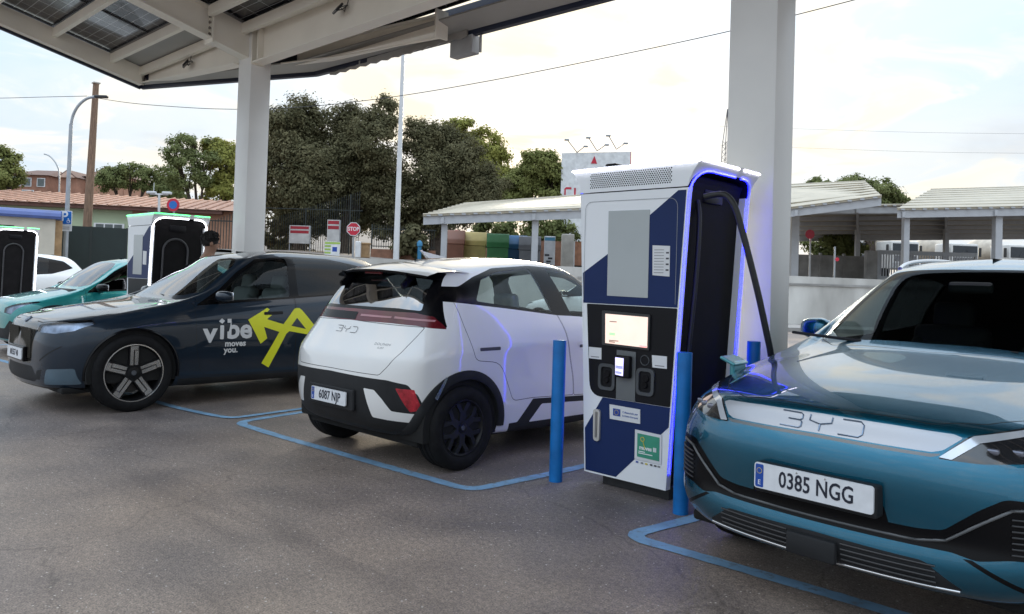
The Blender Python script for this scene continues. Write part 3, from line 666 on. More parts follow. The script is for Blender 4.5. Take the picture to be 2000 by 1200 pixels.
class Body:
    def __init__(s, rows, st=5, sv=6):
        G = loft(rows, st=st, sv=sv); K, T, _ = G.shape; s.bm = bm = bmesh.new(); s.lay = bm.faces.layers.int.new('part'); s.names = {0: 'body'}
        va = [[bm.verts.new(G[i, j]) for j in range(T)] for i in range(K)]
        vb = [[va[i][j] if (j in (0, T-1) or i == K-1) else bm.verts.new((-G[i, j, 0], G[i, j, 1], G[i, j, 2])) for j in range(T)] for i in range(K)]
        for V, fl in ((va, 0), (vb, 1)):
            for i in range(K-1):
                for j in range(T-1):
                    q = [V[i][j], V[i][j+1], V[i+1][j+1], V[i+1][j]]
                    if len(set(q)) < 3: continue
                    q = list(dict.fromkeys(q))
                    try: bm.faces.new(q if not fl else q[::-1])
                    except ValueError: pass
        bmesh.ops.remove_doubles(bm, verts=list(bm.verts), dist=2e-5)
        bm.normal_update(); s.id = 1
        c = max(bm.faces, key=lambda f: f.calc_center_median().x)
        if c.normal.x < 0: bmesh.ops.reverse_faces(bm, faces=list(bm.faces)); bm.normal_update()
    def cut(s, name, poly, ax='x', side=1, rng=None, only=None, nz=None):
        """cookie-cut the skin along a polygon drawn in side (y,z), front (x,z) or top (x,y) view; the inside becomes part <name>"""
        if ax == 'x' and side == 0:
            a = s.cut(name, poly, ax, 1, rng, only, nz); s.cut(name, poly, ax, -1, rng, only, nz); return a
        bm, lay = s.bm, s.lay; ia, ib = {'x': (1, 2), 'y': (0, 2), 'z': (0, 1)}[ax]; ir = {'x': 0, 'y': 1, 'z': 2}[ax]
        pid = s.id; s.id += 1; s.names[pid] = name
        ok = None if only is None else {i for i, n in s.names.items() if n in only}
        xs = [p[0] for p in poly]; ys = [p[1] for p in poly]; bx0, bx1, by0, by1 = min(xs), max(xs), min(ys), max(ys)
        def good(f):
            v0 = f.verts[0].co
            if v0[ia] < bx0-.25 or v0[ia] > bx1+.25 or v0[ib] < by0-.25 or v0[ib] > by1+.25: return False
            if ok is not None and f[lay] not in ok: return False
            c = f.calc_center_median()
            if ax == 'x' and c.x*side <= 0.02: return False
            if rng and not (rng[0] < c[ir] < rng[1]): return False
            if nz is not None and f.normal.z < nz: return False
            A = [v.co[ia] for v in f.verts]; B = [v.co[ib] for v in f.verts]
            return not (max(A) < bx0 or min(A) > bx1 or max(B) < by0 or min(B) > by1)
        L_ = [f for f in bm.faces if good(f)]
        def bb(f):
            A = [v.co[ia] for v in f.verts]; B = [v.co[ib] for v in f.verts]; return (min(A), max(A), min(B), max(B))
        bx = np.array([bb(f) for f in L_]).reshape(-1, 4); alive = np.ones(len(L_), bool)
        n = len(poly)
        for i in range(n):
            p, q = poly[i], poly[(i+1) % n]; d = (q[0]-p[0], q[1]-p[1]); l = math.hypot(*d)
            if l < 1e-6 or not len(L_): continue
            nr = [0, 0, 0]; nr[ia] = -d[1]/l; nr[ib] = d[0]/l; co = [0, 0, 0]; co[ia], co[ib] = p
            x0, x1, y0, y1 = min(p[0], q[0])-1e-4, max(p[0], q[0])+1e-4, min(p[1], q[1])-1e-4, max(p[1], q[1])+1e-4
            cand = np.nonzero(alive & (bx[:, 1] >= x0) & (bx[:, 0] <= x1) & (bx[:, 3] >= y0) & (bx[:, 2] <= y1))[0]
            sel = []
            for k in cand:
                dd = [(v.co[ia]-p[0])*nr[ia]+(v.co[ib]-p[1])*nr[ib] for v in L_[k].verts]
                if max(dd) < 1e-5 or min(dd) > -1e-5: continue
                sel.append(k)
            if not sel: continue
            sf = [L_[k] for k in sel]; eps = 1e-6
            dist = lambda v: (v.co[ia]-p[0])*nr[ia]+(v.co[ib]-p[1])*nr[ib]
            for e in {e for f in sf for e in f.edges}:
                v0, v1 = e.verts; d0, d1 = dist(v0), dist(v1)
                if (d0 > eps and d1 < -eps) or (d0 < -eps and d1 > eps): bmesh.utils.edge_split(e, v0, d0/(d0-d1))
            nf = []
            for f in sf:
                on = [v for v in f.verts if abs(dist(v)) <= 2e-6]; vl = list(f.verts); m_ = len(vl); done = False
                for x_ in range(len(on)):
                    for y_ in range(x_+1, len(on)):
                        i0, i1 = vl.index(on[x_]), vl.index(on[y_])
                        if abs(i0-i1) in (1, m_-1): continue
                        try: g_ = bmesh.utils.face_split(f, on[x_], on[y_])[0]
                        except Exception: continue
                        nf += [f, g_]; done = True; break
                    if done: break
                if not done: nf.append(f)
            alive[sel] = False
            if nf: L_ += nf; bx = np.concatenate([bx, np.array([bb(f) for f in nf])]); alive = np.concatenate([alive, np.ones(len(nf), bool)])
        sub = [f for f, a_ in zip(L_, alive) if a_ and f.is_valid]
        def inside(x, y):
            c = False; j = n-1
            for i in range(n):
                xi, yi = poly[i]; xj, yj = poly[j]
                if (yi > y) != (yj > y) and x < (xj-xi)*(y-yi)/(yj-yi)+xi: c = not c
                j = i
            return c
        for f in sub:
            c = f.calc_center_median()
            if inside(c[ia], c[ib]): f[lay] = pid
        return pid
    def panel(s, name, poly, ax='x', side=1, rng=None, only=None, nz=None, th=.0045):
        """a panel with a dark shut line all round it"""
        if ax == 'x' and side == 0:
            s.panel(name, poly, ax, 1, rng, only, nz, th); return s.panel(name, poly, ax, -1, rng, only, nz, th)
        s.cut('gap_crease_line', poly, ax, side, rng, only, nz); return s.cut(name, shrink(poly, th), ax, side, rng, {'gap_crease_line'}, nz)
    def drop(s, pid): bmesh.ops.delete(s.bm, geom=[f for f in s.bm.faces if f[s.lay] == pid], context='FACES')
    def parts(s, root, mats, dark, skip_merge=(), parents={}):
        """split the skin into one mesh per part (pieces on both sides stay separate things of their own name)"""
        bm = s.bm; bm.normal_update(); bm.verts.index_update(); out = {}
        groups = {}
        for f in bm.faces: groups.setdefault(f[s.lay], []).append(f)
        for pid, fs in sorted(groups.items(), key=lambda k: (k[0] if k[0] >= 0 else 1e9)):
            name = s.names.get(pid, 'gap_crease_line'); o = mesh_of(name, fs, mats.get(name, dark), root); out.setdefault(name, []).append(o)
        return out
def mesh_of(name, fs, mt, parent, off=0.0, flip=False):
    idx = {}; vs = []; ns = []; pf = []
    for f in fs:
        q = []
        for v in f.verts:
            if v not in idx:
                idx[v] = len(vs); vs.append(tuple(v.co+v.normal*off)); ns.append(tuple(v.normal if not flip else -v.normal))
            q.append(idx[v])
        pf.append(q[::-1] if flip else q)
    me = bpy.data.meshes.new(name); me.from_pydata(vs, [], pf); me.update(); me.polygons.foreach_set('use_smooth', [True]*len(me.polygons))
    me.normals_split_custom_set_from_vertices(ns); me.materials.append(mt); return link(name, me, parent)
def mirx(p): return [(-x, y) for x, y in p[::-1]]
def sym(p): return p + [(-x, y) for x, y in p[::-1] if abs(x) > 1e-6]          # half outline (x>=0) -> whole outline
def circ(c, r, n=40, a0=0, a1=2*PI): return [(c[0]+r*math.cos(a0+(a1-a0)*k/n), c[1]+r*math.sin(a0+(a1-a0)*k/n)) for k in range(n)]
TYRE = mat('tyre_rubber', (.012, .012, .013), .75, var=.2, scale=20, spec=.15)
RIMD = mat('rim_black', (.010, .010, .011), .4, .2, var=.15, spec=.3)
RIMS = mat('rim_silver', (.62, .60, .57), .25, .8, var=.08)
DARK = mat('gap_crease_black', (.004, .004, .004), .8)
GLOSSB = mat('gloss_black_trim', (.004, .004, .005), .2, var=.1, spec=.18)
PLAST = mat('black_plastic', (.018, .019, .021), .6, var=.15, scale=8, spec=.25, bump=.05, bscale=300)
LINER = mat('arch_liner', (.006, .006, .006), .9)
INTD = mat('interior_dark', (.02, .02, .022), .7)
CHROME = mat('satin_chrome', (.62, .62, .63), .2, .9, var=.05)
PLW = mat('plate_white', (.70, .72, .75), .35, var=.05, scale=20)
PLB = mat('plate_blue', (.012, .07, .36), .35)
PLK = mat('plate_ink', (.01, .014, .03), .4)
RIMG = mat('rim_charcoal', (.030, .031, .033), .35, .4, var=.15)
def wheel(parent, c, r, wd, rim_r, sx, spokes, style):
    """wheel with its axle along x; sx=+1 shows its face towards +x"""
    t = link('wheel', None, parent, c)
    w2 = wd/2; m = MB(); sh = r*.045
    prof = [(rim_r, w2*.86), (rim_r+.012, w2*.98), (rim_r+(r-rim_r)*.45, w2*1.05), (r-sh*1.3, w2*.97), (r-sh*.35, w2*.80)]
    gx = [.62, .56, .22, .16]
    tr = []
    for a in (.78,): tr += [(r-.002, w2*a)]
    for a, b in ((.50, .42), (.10, .02)): tr += [(r, w2*a), (r-.009, w2*(a-.01)), (r-.009, w2*(b+.01)), (r, w2*b)]
    full = prof+tr+[(p[0], -p[1]) for p in tr[::-1]]+[(p[0], -p[1]) for p in prof[::-1]]
    m.lathe(full, 'x', (0, 0, 0), 56); m.build('tyre', TYRE, t, 50, fix=True)
    m = MB(); m.lathe([(rim_r+.004, w2*.90*sx), (rim_r-.006, w2*.92*sx), (rim_r-.018, w2*.80*sx), (rim_r-.03, w2*.2*sx), (rim_r-.035, -w2*.8*sx)], 'x', (0, 0, 0), 56)
    rim = m.build('rim', RIMD, t, 50, fix=True)
    m = MB(); m.lathe([(1e-4, -w2*.05*sx), (rim_r*.72, -w2*.05*sx), (rim_r*.72, -w2*.25*sx), (1e-4, -w2*.25*sx)], 'x', (0, 0, 0), 32); m.build('brake_disc', mat('brake_steel', (.09, .085, .08), .4, .7, var=.3), rim, 40, fix=True)
    m = MB(); m.box((w2*.10*sx, -rim_r*.52, rim_r*.08), (.05, .09, .17)); m.build('brake_caliper', mat('caliper_grey', (.16, .165, .17), .45, .4), rim)
    if style != 'plain':
        m = MB(); m.lathe([(rim_r+.003, w2*.905*sx), (rim_r+.003, w2*.94*sx), (rim_r-.006, w2*.945*sx), (rim_r-.007, w2*.90*sx)], 'x', (0, 0, 0), 56); m.build('rim_lip', RIMS if style == 'twin' else RIMD, rim, 40, fix=True)
    xo = w2*.84*sx; hub = rim_r*.2
    m = MB(); m.lathe([(1e-4, xo*1.02), (hub*.5, xo*1.02), (hub, xo*.96), (hub*1.15, xo*.5)], 'x', (0, 0, 0), 24); m.build('hub', RIMD, rim, 40, fix=True)
    m = MB(); m.lathe([(1e-4, xo*1.06), (hub*.42, xo*1.05), (hub*.46, xo*1.0)], 'x', (0, 0, 0), 20); m.build('hub_cap', mat('cap_grey', (.16, .17, .19), .25, .5), rim, 40, fix=True)
    for k in range(spokes):
        a = 2*PI*k/spokes + PI/2
        ca, sa = math.cos(a), math.sin(a); ta = (-sa, ca)
        def P(rad, tan, x): return (x, rad*ca+tan*ta[0], rad*sa+tan*ta[1])
        def bar(name, w0, w1, r0, r1, x0, x1, off0, off1, th, mt):
            m = MB(); q = []
            for rad, wv, xx, of in ((r0, w0, x0, off0), (r1, w1, x1, off1)):
                q.append([P(rad, of-wv, xx), P(rad, of+wv, xx), P(rad, of+wv*1.15, xx-th*sx), P(rad, of-wv*1.15, xx-th*sx)])
            m.add(q[0]+q[1], [(0, 1, 5, 4), (1, 2, 6, 5), (2, 3, 7, 6), (3, 0, 4, 7), (3, 2, 1, 0), (4, 5, 6, 7)]); m.build(name, mt, rim, fix=True)
        if style == 'twin':
            bar('spoke', .052, .050, hub*.8, rim_r-.004, xo*.93, xo*.98, 0, 0, .035, RIMD)
            bar('spoke_face', .017, .019, hub*1.35, rim_r*.78, xo*.955, xo*.985, -.023, -.021, .012, RIMS)
            bar('spoke_face', .015, .016, hub*1.35, rim_r-.006, xo*.955, xo*.995, .022, .024, .012, RIMS)
            bar('spoke_face', .024, .034, rim_r*.80, rim_r-.004, xo*.985, xo*.998, -.010, -.006, .012, RIMS)
        elif style == 'y':
            bar('spoke', .030, .026, hub*.8, rim_r*.62, xo*.93, xo*.96, 0, 0, .04, RIMG)
            bar('spoke', .018, .022, rim_r*.56, rim_r-.006, xo*.96, xo*.98, -.012, -.070, .03, RIMG)
            bar('spoke', .018, .022, rim_r*.56, rim_r-.006, xo*.96, xo*.98, .012, .070, .03, RIMG)
        else: bar('spoke', .045, .04, hub*.8, rim_r, xo*.93, xo*.97, 0, 0, .035, RIMD)
    return t
def arch_liner(root, c, r, x0, x1):
    m = MB(); n = 28; a0, a1 = R(-12), R(192)
    ring = [(c[0]+r*math.cos(a0+(a1-a0)*k/n), c[1]+r*math.sin(a0+(a1-a0)*k/n)) for k in range(n+1)]
    vs = [(x0, p[0], p[1]) for p in ring]+[(x1, p[0], p[1]) for p in ring]; k = n+1
    m.add(vs, [(i, i+1, i+1+k, i+k) for i in range(n)]+[tuple(range(k, 2*k))]); return m.build('wheel_arch_liner', LINER, root, fix=True)
def arch_lip(root, c, r, xs, sx, mt, a0, a1, th=.03, wd=.05, name='arch_trim'):
    """flared strip round a wheel arch; xs(y,z) gives the skin position"""
    m = MB(); n = 36; sec = []
    for k in range(n+1):
        a = a0+(a1-a0)*k/n; q = []
        for dr, dx in ((0, -.05), (0, .016), (th*.4, .022), (th, .014), (th, -.01)):
            y = c[0]+(r+dr*1.0)*math.cos(a); z = c[1]+(r+dr)*math.sin(a); q.append((sx*(xs(y, z)+dx), y, z))
        sec.append(q)
    vs = [p for q in sec for p in q]
    m.add(vs, [(i*5+j, i*5+j+1, (i+1)*5+j+1, (i+1)*5+j) for i in range(n) for j in range(4)]); return m.build(name, mt, root, 60, fix=True)
def plate(parent, c, w_, h_, txt, facing=-1, tilt=0, size=.078, xs=.78, strip=True, lh=None):
    """number plate; faces local -y (facing=-1)"""
    o = link('number_plate', None, parent, c, (tilt, 0, 0)); y = 0
    m = MB(); m.prism(rpoly([(-w_/2, -h_/2), (w_/2, -h_/2), (w_/2, h_/2), (-w_/2, h_/2)], .014, 4), 'y', -.010, 0); pb = m.build('plate_blank', PLW, o, fix=True)
    if strip:
        m = MB(); m.prism(rpoly([(-w_/2+.006, -h_/2+.006), (-w_/2+.044, -h_/2+.006), (-w_/2+.044, h_/2-.006), (-w_/2+.006, h_/2-.006)], .006, 3), 'y', -.0115, -.009); m.build('country_strip', PLB, o, fix=True)
        text('plate_letter', 'E', .03, mat('print_white', (.8, .82, .82), .5), o, frame((-w_/2+.025, -.0118, -h_/2+.026), (1, 0, 0), (0, 0, 1)), .0004)
        m = MB()
        for k in range(12): a = 2*PI*k/12; m.box((-w_/2+.025+.012*math.cos(a), -.0120, .022+.012*math.sin(a)), (.003, .0012, .003))
        m.build('star_ring', mat('eu_yellow', (.75, .55, .03), .5), o)
    text('plate_letters', txt, size, PLK, o, frame(((.020 if strip else 0), -.0108, -.001), (1, 0, 0), (0, 0, 1)), .0012, .0012, 1.02, xs)
    m = MB()
    for sx in (-1, 1): m.lathe([(1e-4, -.0125), (.004, -.012), (.005, -.010)], 'y', (sx*w_*.12, 0, h_*.40), 8)
    m.build('screw', CHROME, o); return o
def seat(parent, x, y, z, face, mt, h=.62):
    """car seat facing +y if face=+1"""
    s_ = link('seat', None, parent, (x, y, z), (0, 0, 0 if face > 0 else PI))
    m = MB(); m.rbox((0, .05, .06), (.50, .52, .16), .06, 3); m.build('cushion', mt, s_, 60)
    m = MB(); m.rbox((0, -.26, .36), (.50, .15, h), .06, 3, rx=R(14)); m.rbox((-.2, -.24, .33), (.10, .17, h*.8), .05, 3, rx=R(14)); m.rbox((.2, -.24, .33), (.10, .17, h*.8), .05, 3, rx=R(14)); m.build('backrest', mt, s_, 60)
    m = MB(); m.rbox((0, -.36, .36+h*.5+.06), (.27, .10, .20), .045, 3, rx=R(10)); m.build('headrest', mt, s_, 60)
    return s_
def mirror(parent, c, sx, ln, wd, ht, cap, face, base=None, yaw=0):
    """door mirror: housing shell with black foot; face=-1 when the car's front points to -y"""
    o = link('door_mirror', None, parent, c, (0, 0, yaw)); m = MB(); n = 14; k = 16; vs = []
    for i in range(n+1):                       # housing sections along x
        u = i/n; xx = sx*(u-.5)*wd; s_ = (1-abs(2*u-1)**2.6)**.5 if 0 < u < 1 else .02; lean = .03*(u)
        for j in range(k):
            a = 2*PI*j/k; cy = math.cos(a); cz = math.sin(a)
            py = math.copysign(abs(cy)**.8, cy)*ln/2*s_; pz = math.copysign(abs(cz)**.75, cz)*ht/2*(s_**.8)
            vs.append((xx, py*(1.0 if py*face > 0 else .55)+lean*(-face), pz*(1-.12*u)))
    m.add(vs, [(i*k+j, i*k+(j+1) % k, (i+1)*k+(j+1) % k, (i+1)*k+j) for i in range(n) for j in range(k)]+[tuple(range(k)), tuple(range(n*k, (n+1)*k))]); m.build('mirror_housing', cap, o, 60, fix=True)
    m = MB(); m.rbox((-sx*(wd*.42), 0, -ht*.42), (wd*.55, ln*.42, ht*.30), .012, 2); m.build('mirror_foot', GLOSSB, o, 40)
    m = MB(); m.rbox((sx*.01, -face*ln*.30, 0), (wd*.80, .012, ht*.72), .006, 2); m.build('mirror_glass', mat('mirror_silver', (.75, .77, .8), .03, 1.0, var=.01), o, 40)
    return o
def _tree(b):
    from mathutils.bvhtree import BVHTree
    if not hasattr(b, 'tree'): b.tree = BVHTree.FromBMesh(b.bm)
    return b.tree
def skin_fn(b):
    """half-width of the body skin as a function of (y, z)"""
    T_ = _tree(b)
    def f(y, z):
        h = T_.ray_cast(Vector((3, y, z)), Vector((-1, 0, 0)))[0]
        if h is None: h = T_.find_nearest(Vector((1, y, z)))[0]
        return h.x
    return f
def end_fn(b):
    """position of the skin at the near end as a function of (x, z)"""
    T_ = _tree(b)
    def f(x, z):
        h = T_.ray_cast(Vector((x, -3, z)), Vector((0, 1, 0)))[0]
        if h is None: h = T_.find_nearest(Vector((x, 0, z)))[0]
        return h.y
    return f
def lining(b, root, mt, zmin, names):
    ids = {i for i, n in b.names.items() if n in names}
    fs = [f for f in b.bm.faces if f[b.lay] in ids and f.calc_center_median().z > zmin]
    if fs: b.bm.normal_update(); mesh_of('inner_lining', fs, mt, root, -.02, True)
# ================================================================== navy SUV (front points to -y)
def suv_rows():
    return [
     {0: (0, .16, .22), .6: (.5, .2, .22), 1: (.76, .38, .22), 2: (.88, .87, .24), 3: (.90, 1.5, .22), 4: (.91, 2.7, .22), 5: (.90, 3.6, .24), 6: (.78, 4.55, .28), 6.4: (.5, 4.70, .30), 7: (0, 4.74, .30)},
     {0: (0, .03, .24), .6: (.5, .07, .25), 1: (.82, .27, .26), 2: (.93, .87, .27), 3: (.945, 1.5, .25), 4: (.95, 2.7, .25), 5: (.945, 3.6, .28), 6: (.84, 4.6, .36), 6.4: (.5, 4.77, .38), 7: (0, 4.81, .38)},
     {0: (0, .01, .42), .6: (.5, .05, .42), 1: (.85, .24, .42), 2: (.955, .87, .42), 3: (.96, 1.5, .42), 4: (.965, 2.7, .42), 5: (.96, 3.6, .44), 6: (.88, 4.60, .5), 6.4: (.5, 4.8, .5), 7: (0, 4.84, .5)},
     {0: (0, 0, .62), .6: (.5, .04, .62), 1: (.86, .23, .62), 2: (.97, .87, .62), 3: (.97, 1.5, .62), 4: (.975, 2.7, .62), 5: (.975, 3.6, .62), 6: (.89, 4.58, .68), 6.4: (.52, 4.78, .7), 7: (0, 4.82, .7)},
     {0: (0, .02, .76), .6: (.5, .05, .76), 1: (.86, .25, .77), 2: (.972, .87, .80), 3: (.972, 1.5, .80), 4: (.975, 2.7, .82), 5: (.978, 3.6, .84), 6: (.88, 4.55, .88), 7: (0, 4.78, .9)},
     {0: (0, .05, .85), .6: (.5, .08, .85), 1: (.85, .30, .87), 2: (.955, .87, .91), 3: (.962, 1.5, .93), 4: (.965, 2.7, .95), 5: (.97, 3.6, .98), 6: (.86, 4.5, 1.02), 7: (0, 4.72, 1.05)},
     {0: (0, .09, .91), .6: (.5, .12, .91), 1: (.82, .37, .92), 2: (.905, .87, .99), 3: (.925, 1.5, 1.05), 4: (.925, 2.7, 1.11), 5: (.93, 3.6, 1.16), 6: (.80, 4.45, 1.17), 7: (0, 4.66, 1.18)},
     {0: (0, .20, .955), .6: (.48, .24, .955), 1: (.76, .5, .97), 2: (.83, .95, 1.04), 3: (.885, 1.55, 1.10), 4: (.885, 2.7, 1.155), 5: (.885, 3.65, 1.22), 6: (.74, 4.42, 1.22), 7: (0, 4.6, 1.22)},
     {0: (0, .75, 1.055), .6: (.4, .78, 1.05), 1: (.62, .95, 1.055), 2: (.74, 1.25, 1.095), 3: (.855, 1.72, 1.21), 4: (.83, 2.7, 1.33), 5: (.82, 3.65, 1.36), 6: (.70, 4.35, 1.33), 7: (0, 4.5, 1.33)},
     {0: (0, 1.28, 1.115), .6: (.4, 1.3, 1.115), 1: (.6, 1.36, 1.115), 2: (.76, 1.54, 1.15), 3: (.79, 1.93, 1.36), 4: (.765, 2.72, 1.50), 5: (.75, 3.65, 1.50), 6: (.65, 4.25, 1.45), 7: (0, 4.38, 1.46)},
     {0: (0, 1.36, 1.14), .6: (.4, 1.38, 1.14), 1: (.59, 1.43, 1.145), 2: (.75, 1.60, 1.18), 3: (.78, 1.98, 1.39), 4: (.755, 2.72, 1.53), 5: (.74, 3.65, 1.53), 6: (.64, 4.23, 1.475), 7: (0, 4.35, 1.485)},
     {0: (0, 1.75, 1.42), .6: (.36, 1.77, 1.41), 1: (.54, 1.80, 1.40), 2: (.68, 1.92, 1.41), 3: (.69, 2.17, 1.56), 4: (.675, 2.75, 1.645), 5: (.66, 3.65, 1.63), 6: (.55, 4.18, 1.56), 7: (0, 4.28, 1.58)},
     {0: (0, 2.04, 1.598), .6: (.31, 2.055, 1.593), 1: (.465, 2.09, 1.588), 2: (.575, 2.17, 1.597), 3: (.59, 2.35, 1.645), 4: (.555, 2.79, 1.692), 5: (.545, 3.61, 1.68), 6: (.44, 4.07, 1.64), 7: (0, 4.13, 1.66)},
     {0: (0, 2.12, 1.645), .6: (.3, 2.13, 1.64), 1: (.45, 2.16, 1.63), 2: (.56, 2.24, 1.63), 3: (.57, 2.40, 1.67), 4: (.53, 2.8, 1.71), 5: (.52, 3.6, 1.70), 6: (.42, 4.05, 1.66), 7: (0, 4.1, 1.68)},
     {0: (0, 2.4, 1.70), 2: (.3, 2.5, 1.70), 3: (.3, 2.6, 1.715), 4: (.28, 2.9, 1.735), 5: (.28, 3.5, 1.725), 6: (.25, 3.8, 1.70), 7: (0, 3.85, 1.70)},
     {0: (0, 2.6, 1.715), 4: (0, 3.0, 1.74), 7: (0, 3.6, 1.72)}]
NAVYP = paint('navy_paint', (.010, .021, .037), .0, .25, .30)
GL_D = glass('tinted_glass_dark', (.04, .045, .05), .6); GL_M = glass('tinted_glass', (.42, .47, .47), .55); GL_W = glass('windscreen_glass', (.50, .57, .57), 3.0)
LENS = glass('lamp_lens_clear', (.80, .85, .92), .8)
def squarer(rows, k=.93, ax=.865):
    out = []
    for i, r_ in enumerate(rows):
        q = {t_: (x, (ax-(ax-y)*k if y < ax else y), z) for t_, (x, y, z) in r_.items()}
        if i in (1, 2, 3, 4, 5, 6): q[.82] = (.735, q[0][1]+.075, q[0][2]*.4+q[1][2]*.6)
        out.append(q)
    return out
NAVYP.node_tree.nodes['Principled BSDF'].inputs['Coat IOR'].default_value = 1.40; NAVYP.node_tree.nodes['Principled BSDF'].inputs['Specular IOR Level'].default_value = .2
suv = thing('parked_car', 'navy blue electric SUV with yellow arrow and white lettering on its door', 'car', (-9.12, 2.20, 0))
B = Body(squarer(suv_rows()))
AF, AR, RA = (.865, .395), (3.87, .395), .435
fnB = skin_fn(B)
for c in (AF, AR):
    B.cut('arch_hole', circ(c, RA), 'x', 0)
dlo = rpoly([(1.50, 1.075), (1.86, 1.10), (2.66, 1.155), (3.6, 1.225), (4.12, 1.38), (3.9, 1.55), (3.3, 1.655), (2.72, 1.662), (2.30, 1.612), (2.04, 1.46), (1.80, 1.265)], .03)
B.cut('window_surround', dlo, 'x', 0, only={'body'})
w1 = rpoly([(1.72, 1.125), (2.645, 1.175), (2.68, 1.636), (2.32, 1.588), (2.09, 1.45), (1.88, 1.28)], .03)
w2 = rpoly([(2.76, 1.182), (3.50, 1.238), (3.56, 1.60), (3.25, 1.635), (2.78, 1.640)], .03)
w3 = rpoly([(3.56, 1.245), (4.00, 1.375), (3.86, 1.52), (3.62, 1.595)], .03)
for q, nm in ((w1, 'front_door_window'), (w2, 'rear_door_window'), (w3, 'quarter_window')): B.cut(nm, q, 'x', 0, only={'window_surround'})
ws = rpoly(sym([(0, 1.40), (.40, 1.42), (.60, 1.475), (.735, 1.63), (.60, 2.06), (.50, 2.14), (0, 2.085)]), .03)
B.cut('windscreen', ws, 'z', rng=(1.08, 2), only={'body'})
sill = [(1.32, .2), (3.42, .2), (3.42, .285), (1.32, .30)]
B.cut('sill_trim', sill, 'x', 0, only={'body'})
d1 = B.panel('front_door', rpoly([(1.475, 1.12), (1.495, .62), (1.555, .36), (1.64, .315), (2.682, .305), (2.700, 1.22)], [.0, .05, .08, .05, .02, 0]), 'x', 1, only={'body'})
d2 = B.panel('rear_door', rpoly([(2.702, 1.22), (2.684, .305), (3.32, .305), (3.42, .50), (3.60, .84), (3.74, 1.0), (3.80, 1.26)], [.0, .02, .06, .06, .05, .03, 0]), 'x', 1, only={'body'})
d3 = B.panel('hood', rpoly(sym([(0, .165), (.42, .19), (.66, .34), (.835, .72), (.862, 1.10), (.872, 1.47), (.70, 1.50), (.56, 1.36), (0, 1.29)]), .03), 'z', rng=(.85, 1.3), only={'body'}, nz=.25)
hlp = rpoly([(.43, .800), (.43, .872), (.66, .905), (.885, .945), (.888, .90), (.84, .825), (.72, .795)], .012)
for q in (hlp, mirx(hlp)): B.cut('headlight', q, 'y', rng=(-1, .50), only={'body', 'hood', 'gap_crease_line'})
kid = rpoly([(.02, .48), (.02, .875), (.35, .895), (.405, .85), (.415, .62), (.37, .48)], .04)
for q in (kid, mirx(kid)): B.cut('grille', q, 'y', rng=(-1, .5), only={'body', 'hood', 'gap_crease_line'})
B.cut('lower_intake', rpoly(sym([(0, .30), (.42, .30), (.50, .34), (.40, .455), (0, .455)]), .03), 'y', rng=(-1, .5), only={'body'})
vent = rpoly([(.55, .33), (.60, .44), (.50, .42), (.44, .33)], .01)
curt = rpoly([(.60, .29), (.855, .30), (.862, .46), (.66, .445)], .02)
for q in (vent, mirx(vent)): B.cut('side_intake', q, 'y', rng=(-1, .6), only={'body'})
for q in (curt, mirx(curt)): B.cut('bumper_fin', q, 'y', rng=(-1, .6), only={'body'})
crs = [(.56, .515), (.80, .672), (.80, .682), (.555, .527)]  # bumper crease: its shade painted as a thin dark line
for q in (crs, mirx(crs)): B.cut('gap_crease_line', q, 'y', rng=(-1, .6), only={'body'})
hdl = rpoly([(.30, .894), (.44, .886), (.66, .914), (.66, .920), (.44, .893), (.30, .901)], .001)
for q in (hdl, mirx(hdl)): B.cut('gap_crease_line', q, 'y', rng=(-1, .5), only={'body', 'hood'})
B.cut('front_lip', sym([(0, .20), (.9, .20), (.9, .262), (0, .262)]), 'y', rng=(-1, .6), only={'body'})
for i in [i for i, n in B.names.items() if n == 'arch_hole']: B.drop(i)
lining(B, suv, INTD, .35, {'body', 'front_door', 'rear_door', 'window_surround'})
pm_ = {n: NAVYP for n in ('body', 'front_door', 'rear_door', 'hood')}
pm_.update(window_surround=GLOSSB, sill_trim=PLAST, front_lip=GLOSSB, grille=mat('grille_bronze', (.035, .033, .028), .22, .4, coat=.5), lower_intake=PLAST, side_intake=PLAST,
           bumper_fin=mat('fin_blue', (.10, .16, .21), .22, .35, coat=.8), headlight=LENS, windscreen=GL_W, front_door_window=GL_M, rear_door_window=GL_D, quarter_window=GL_D)
out = B.parts(suv, pm_, DARK)
# lamp housings behind the lenses, pale blue in place of reflected sky
HOUS = mat('lamp_housing', (.42, .47, .55), .25, .3, var=.35, scale=9)
def housing(b, root, name, mt, depth, lampname):
    ids = [i for i, n in b.names.items() if n == name]
    for k, i in enumerate(ids):
        fs = [f for f in b.bm.faces if f[b.lay] == i]
        if fs: mesh_of(lampname, fs, mt, root, -depth)
housing(B, suv, 'headlight', HOUS, .03, 'lamp_housing')
def under(root, x, y0, y1, z, mt=LINER):
    m = MB(); m.rbox((0, (y0+y1)/2, z), (2*x, y1-y0, .06), .02); return m.build('underbody', mt, root)
under(suv, .80, .25, 4.6, .235)
for c in (AF, AR):
    for sx in (-1, 1):
        arch_liner(suv, c, RA+.005, sx*.52, sx*.93); arch_lip(suv, c, RA, fnB, sx, GLOSSB, R(-8), R(188), .022)
        wheel(suv, (sx*.85, c[0], c[1]), .395, .25, .29, sx, 5, 'twin')
for sx in (-1, 1): mirror(suv, (sx*1.06, 1.74, 1.185), sx, .17, .24, .125, NAVYP, -1)
plate(suv, (.02, .040, .565), .50, .11, 'M1557 40', strip=False, size=.085, xs=.80)
m = MB(); m.rbox((.02, .065, .565), (.54, .05, .15), .01); m.build('plate_holder', GLOSSB, suv)
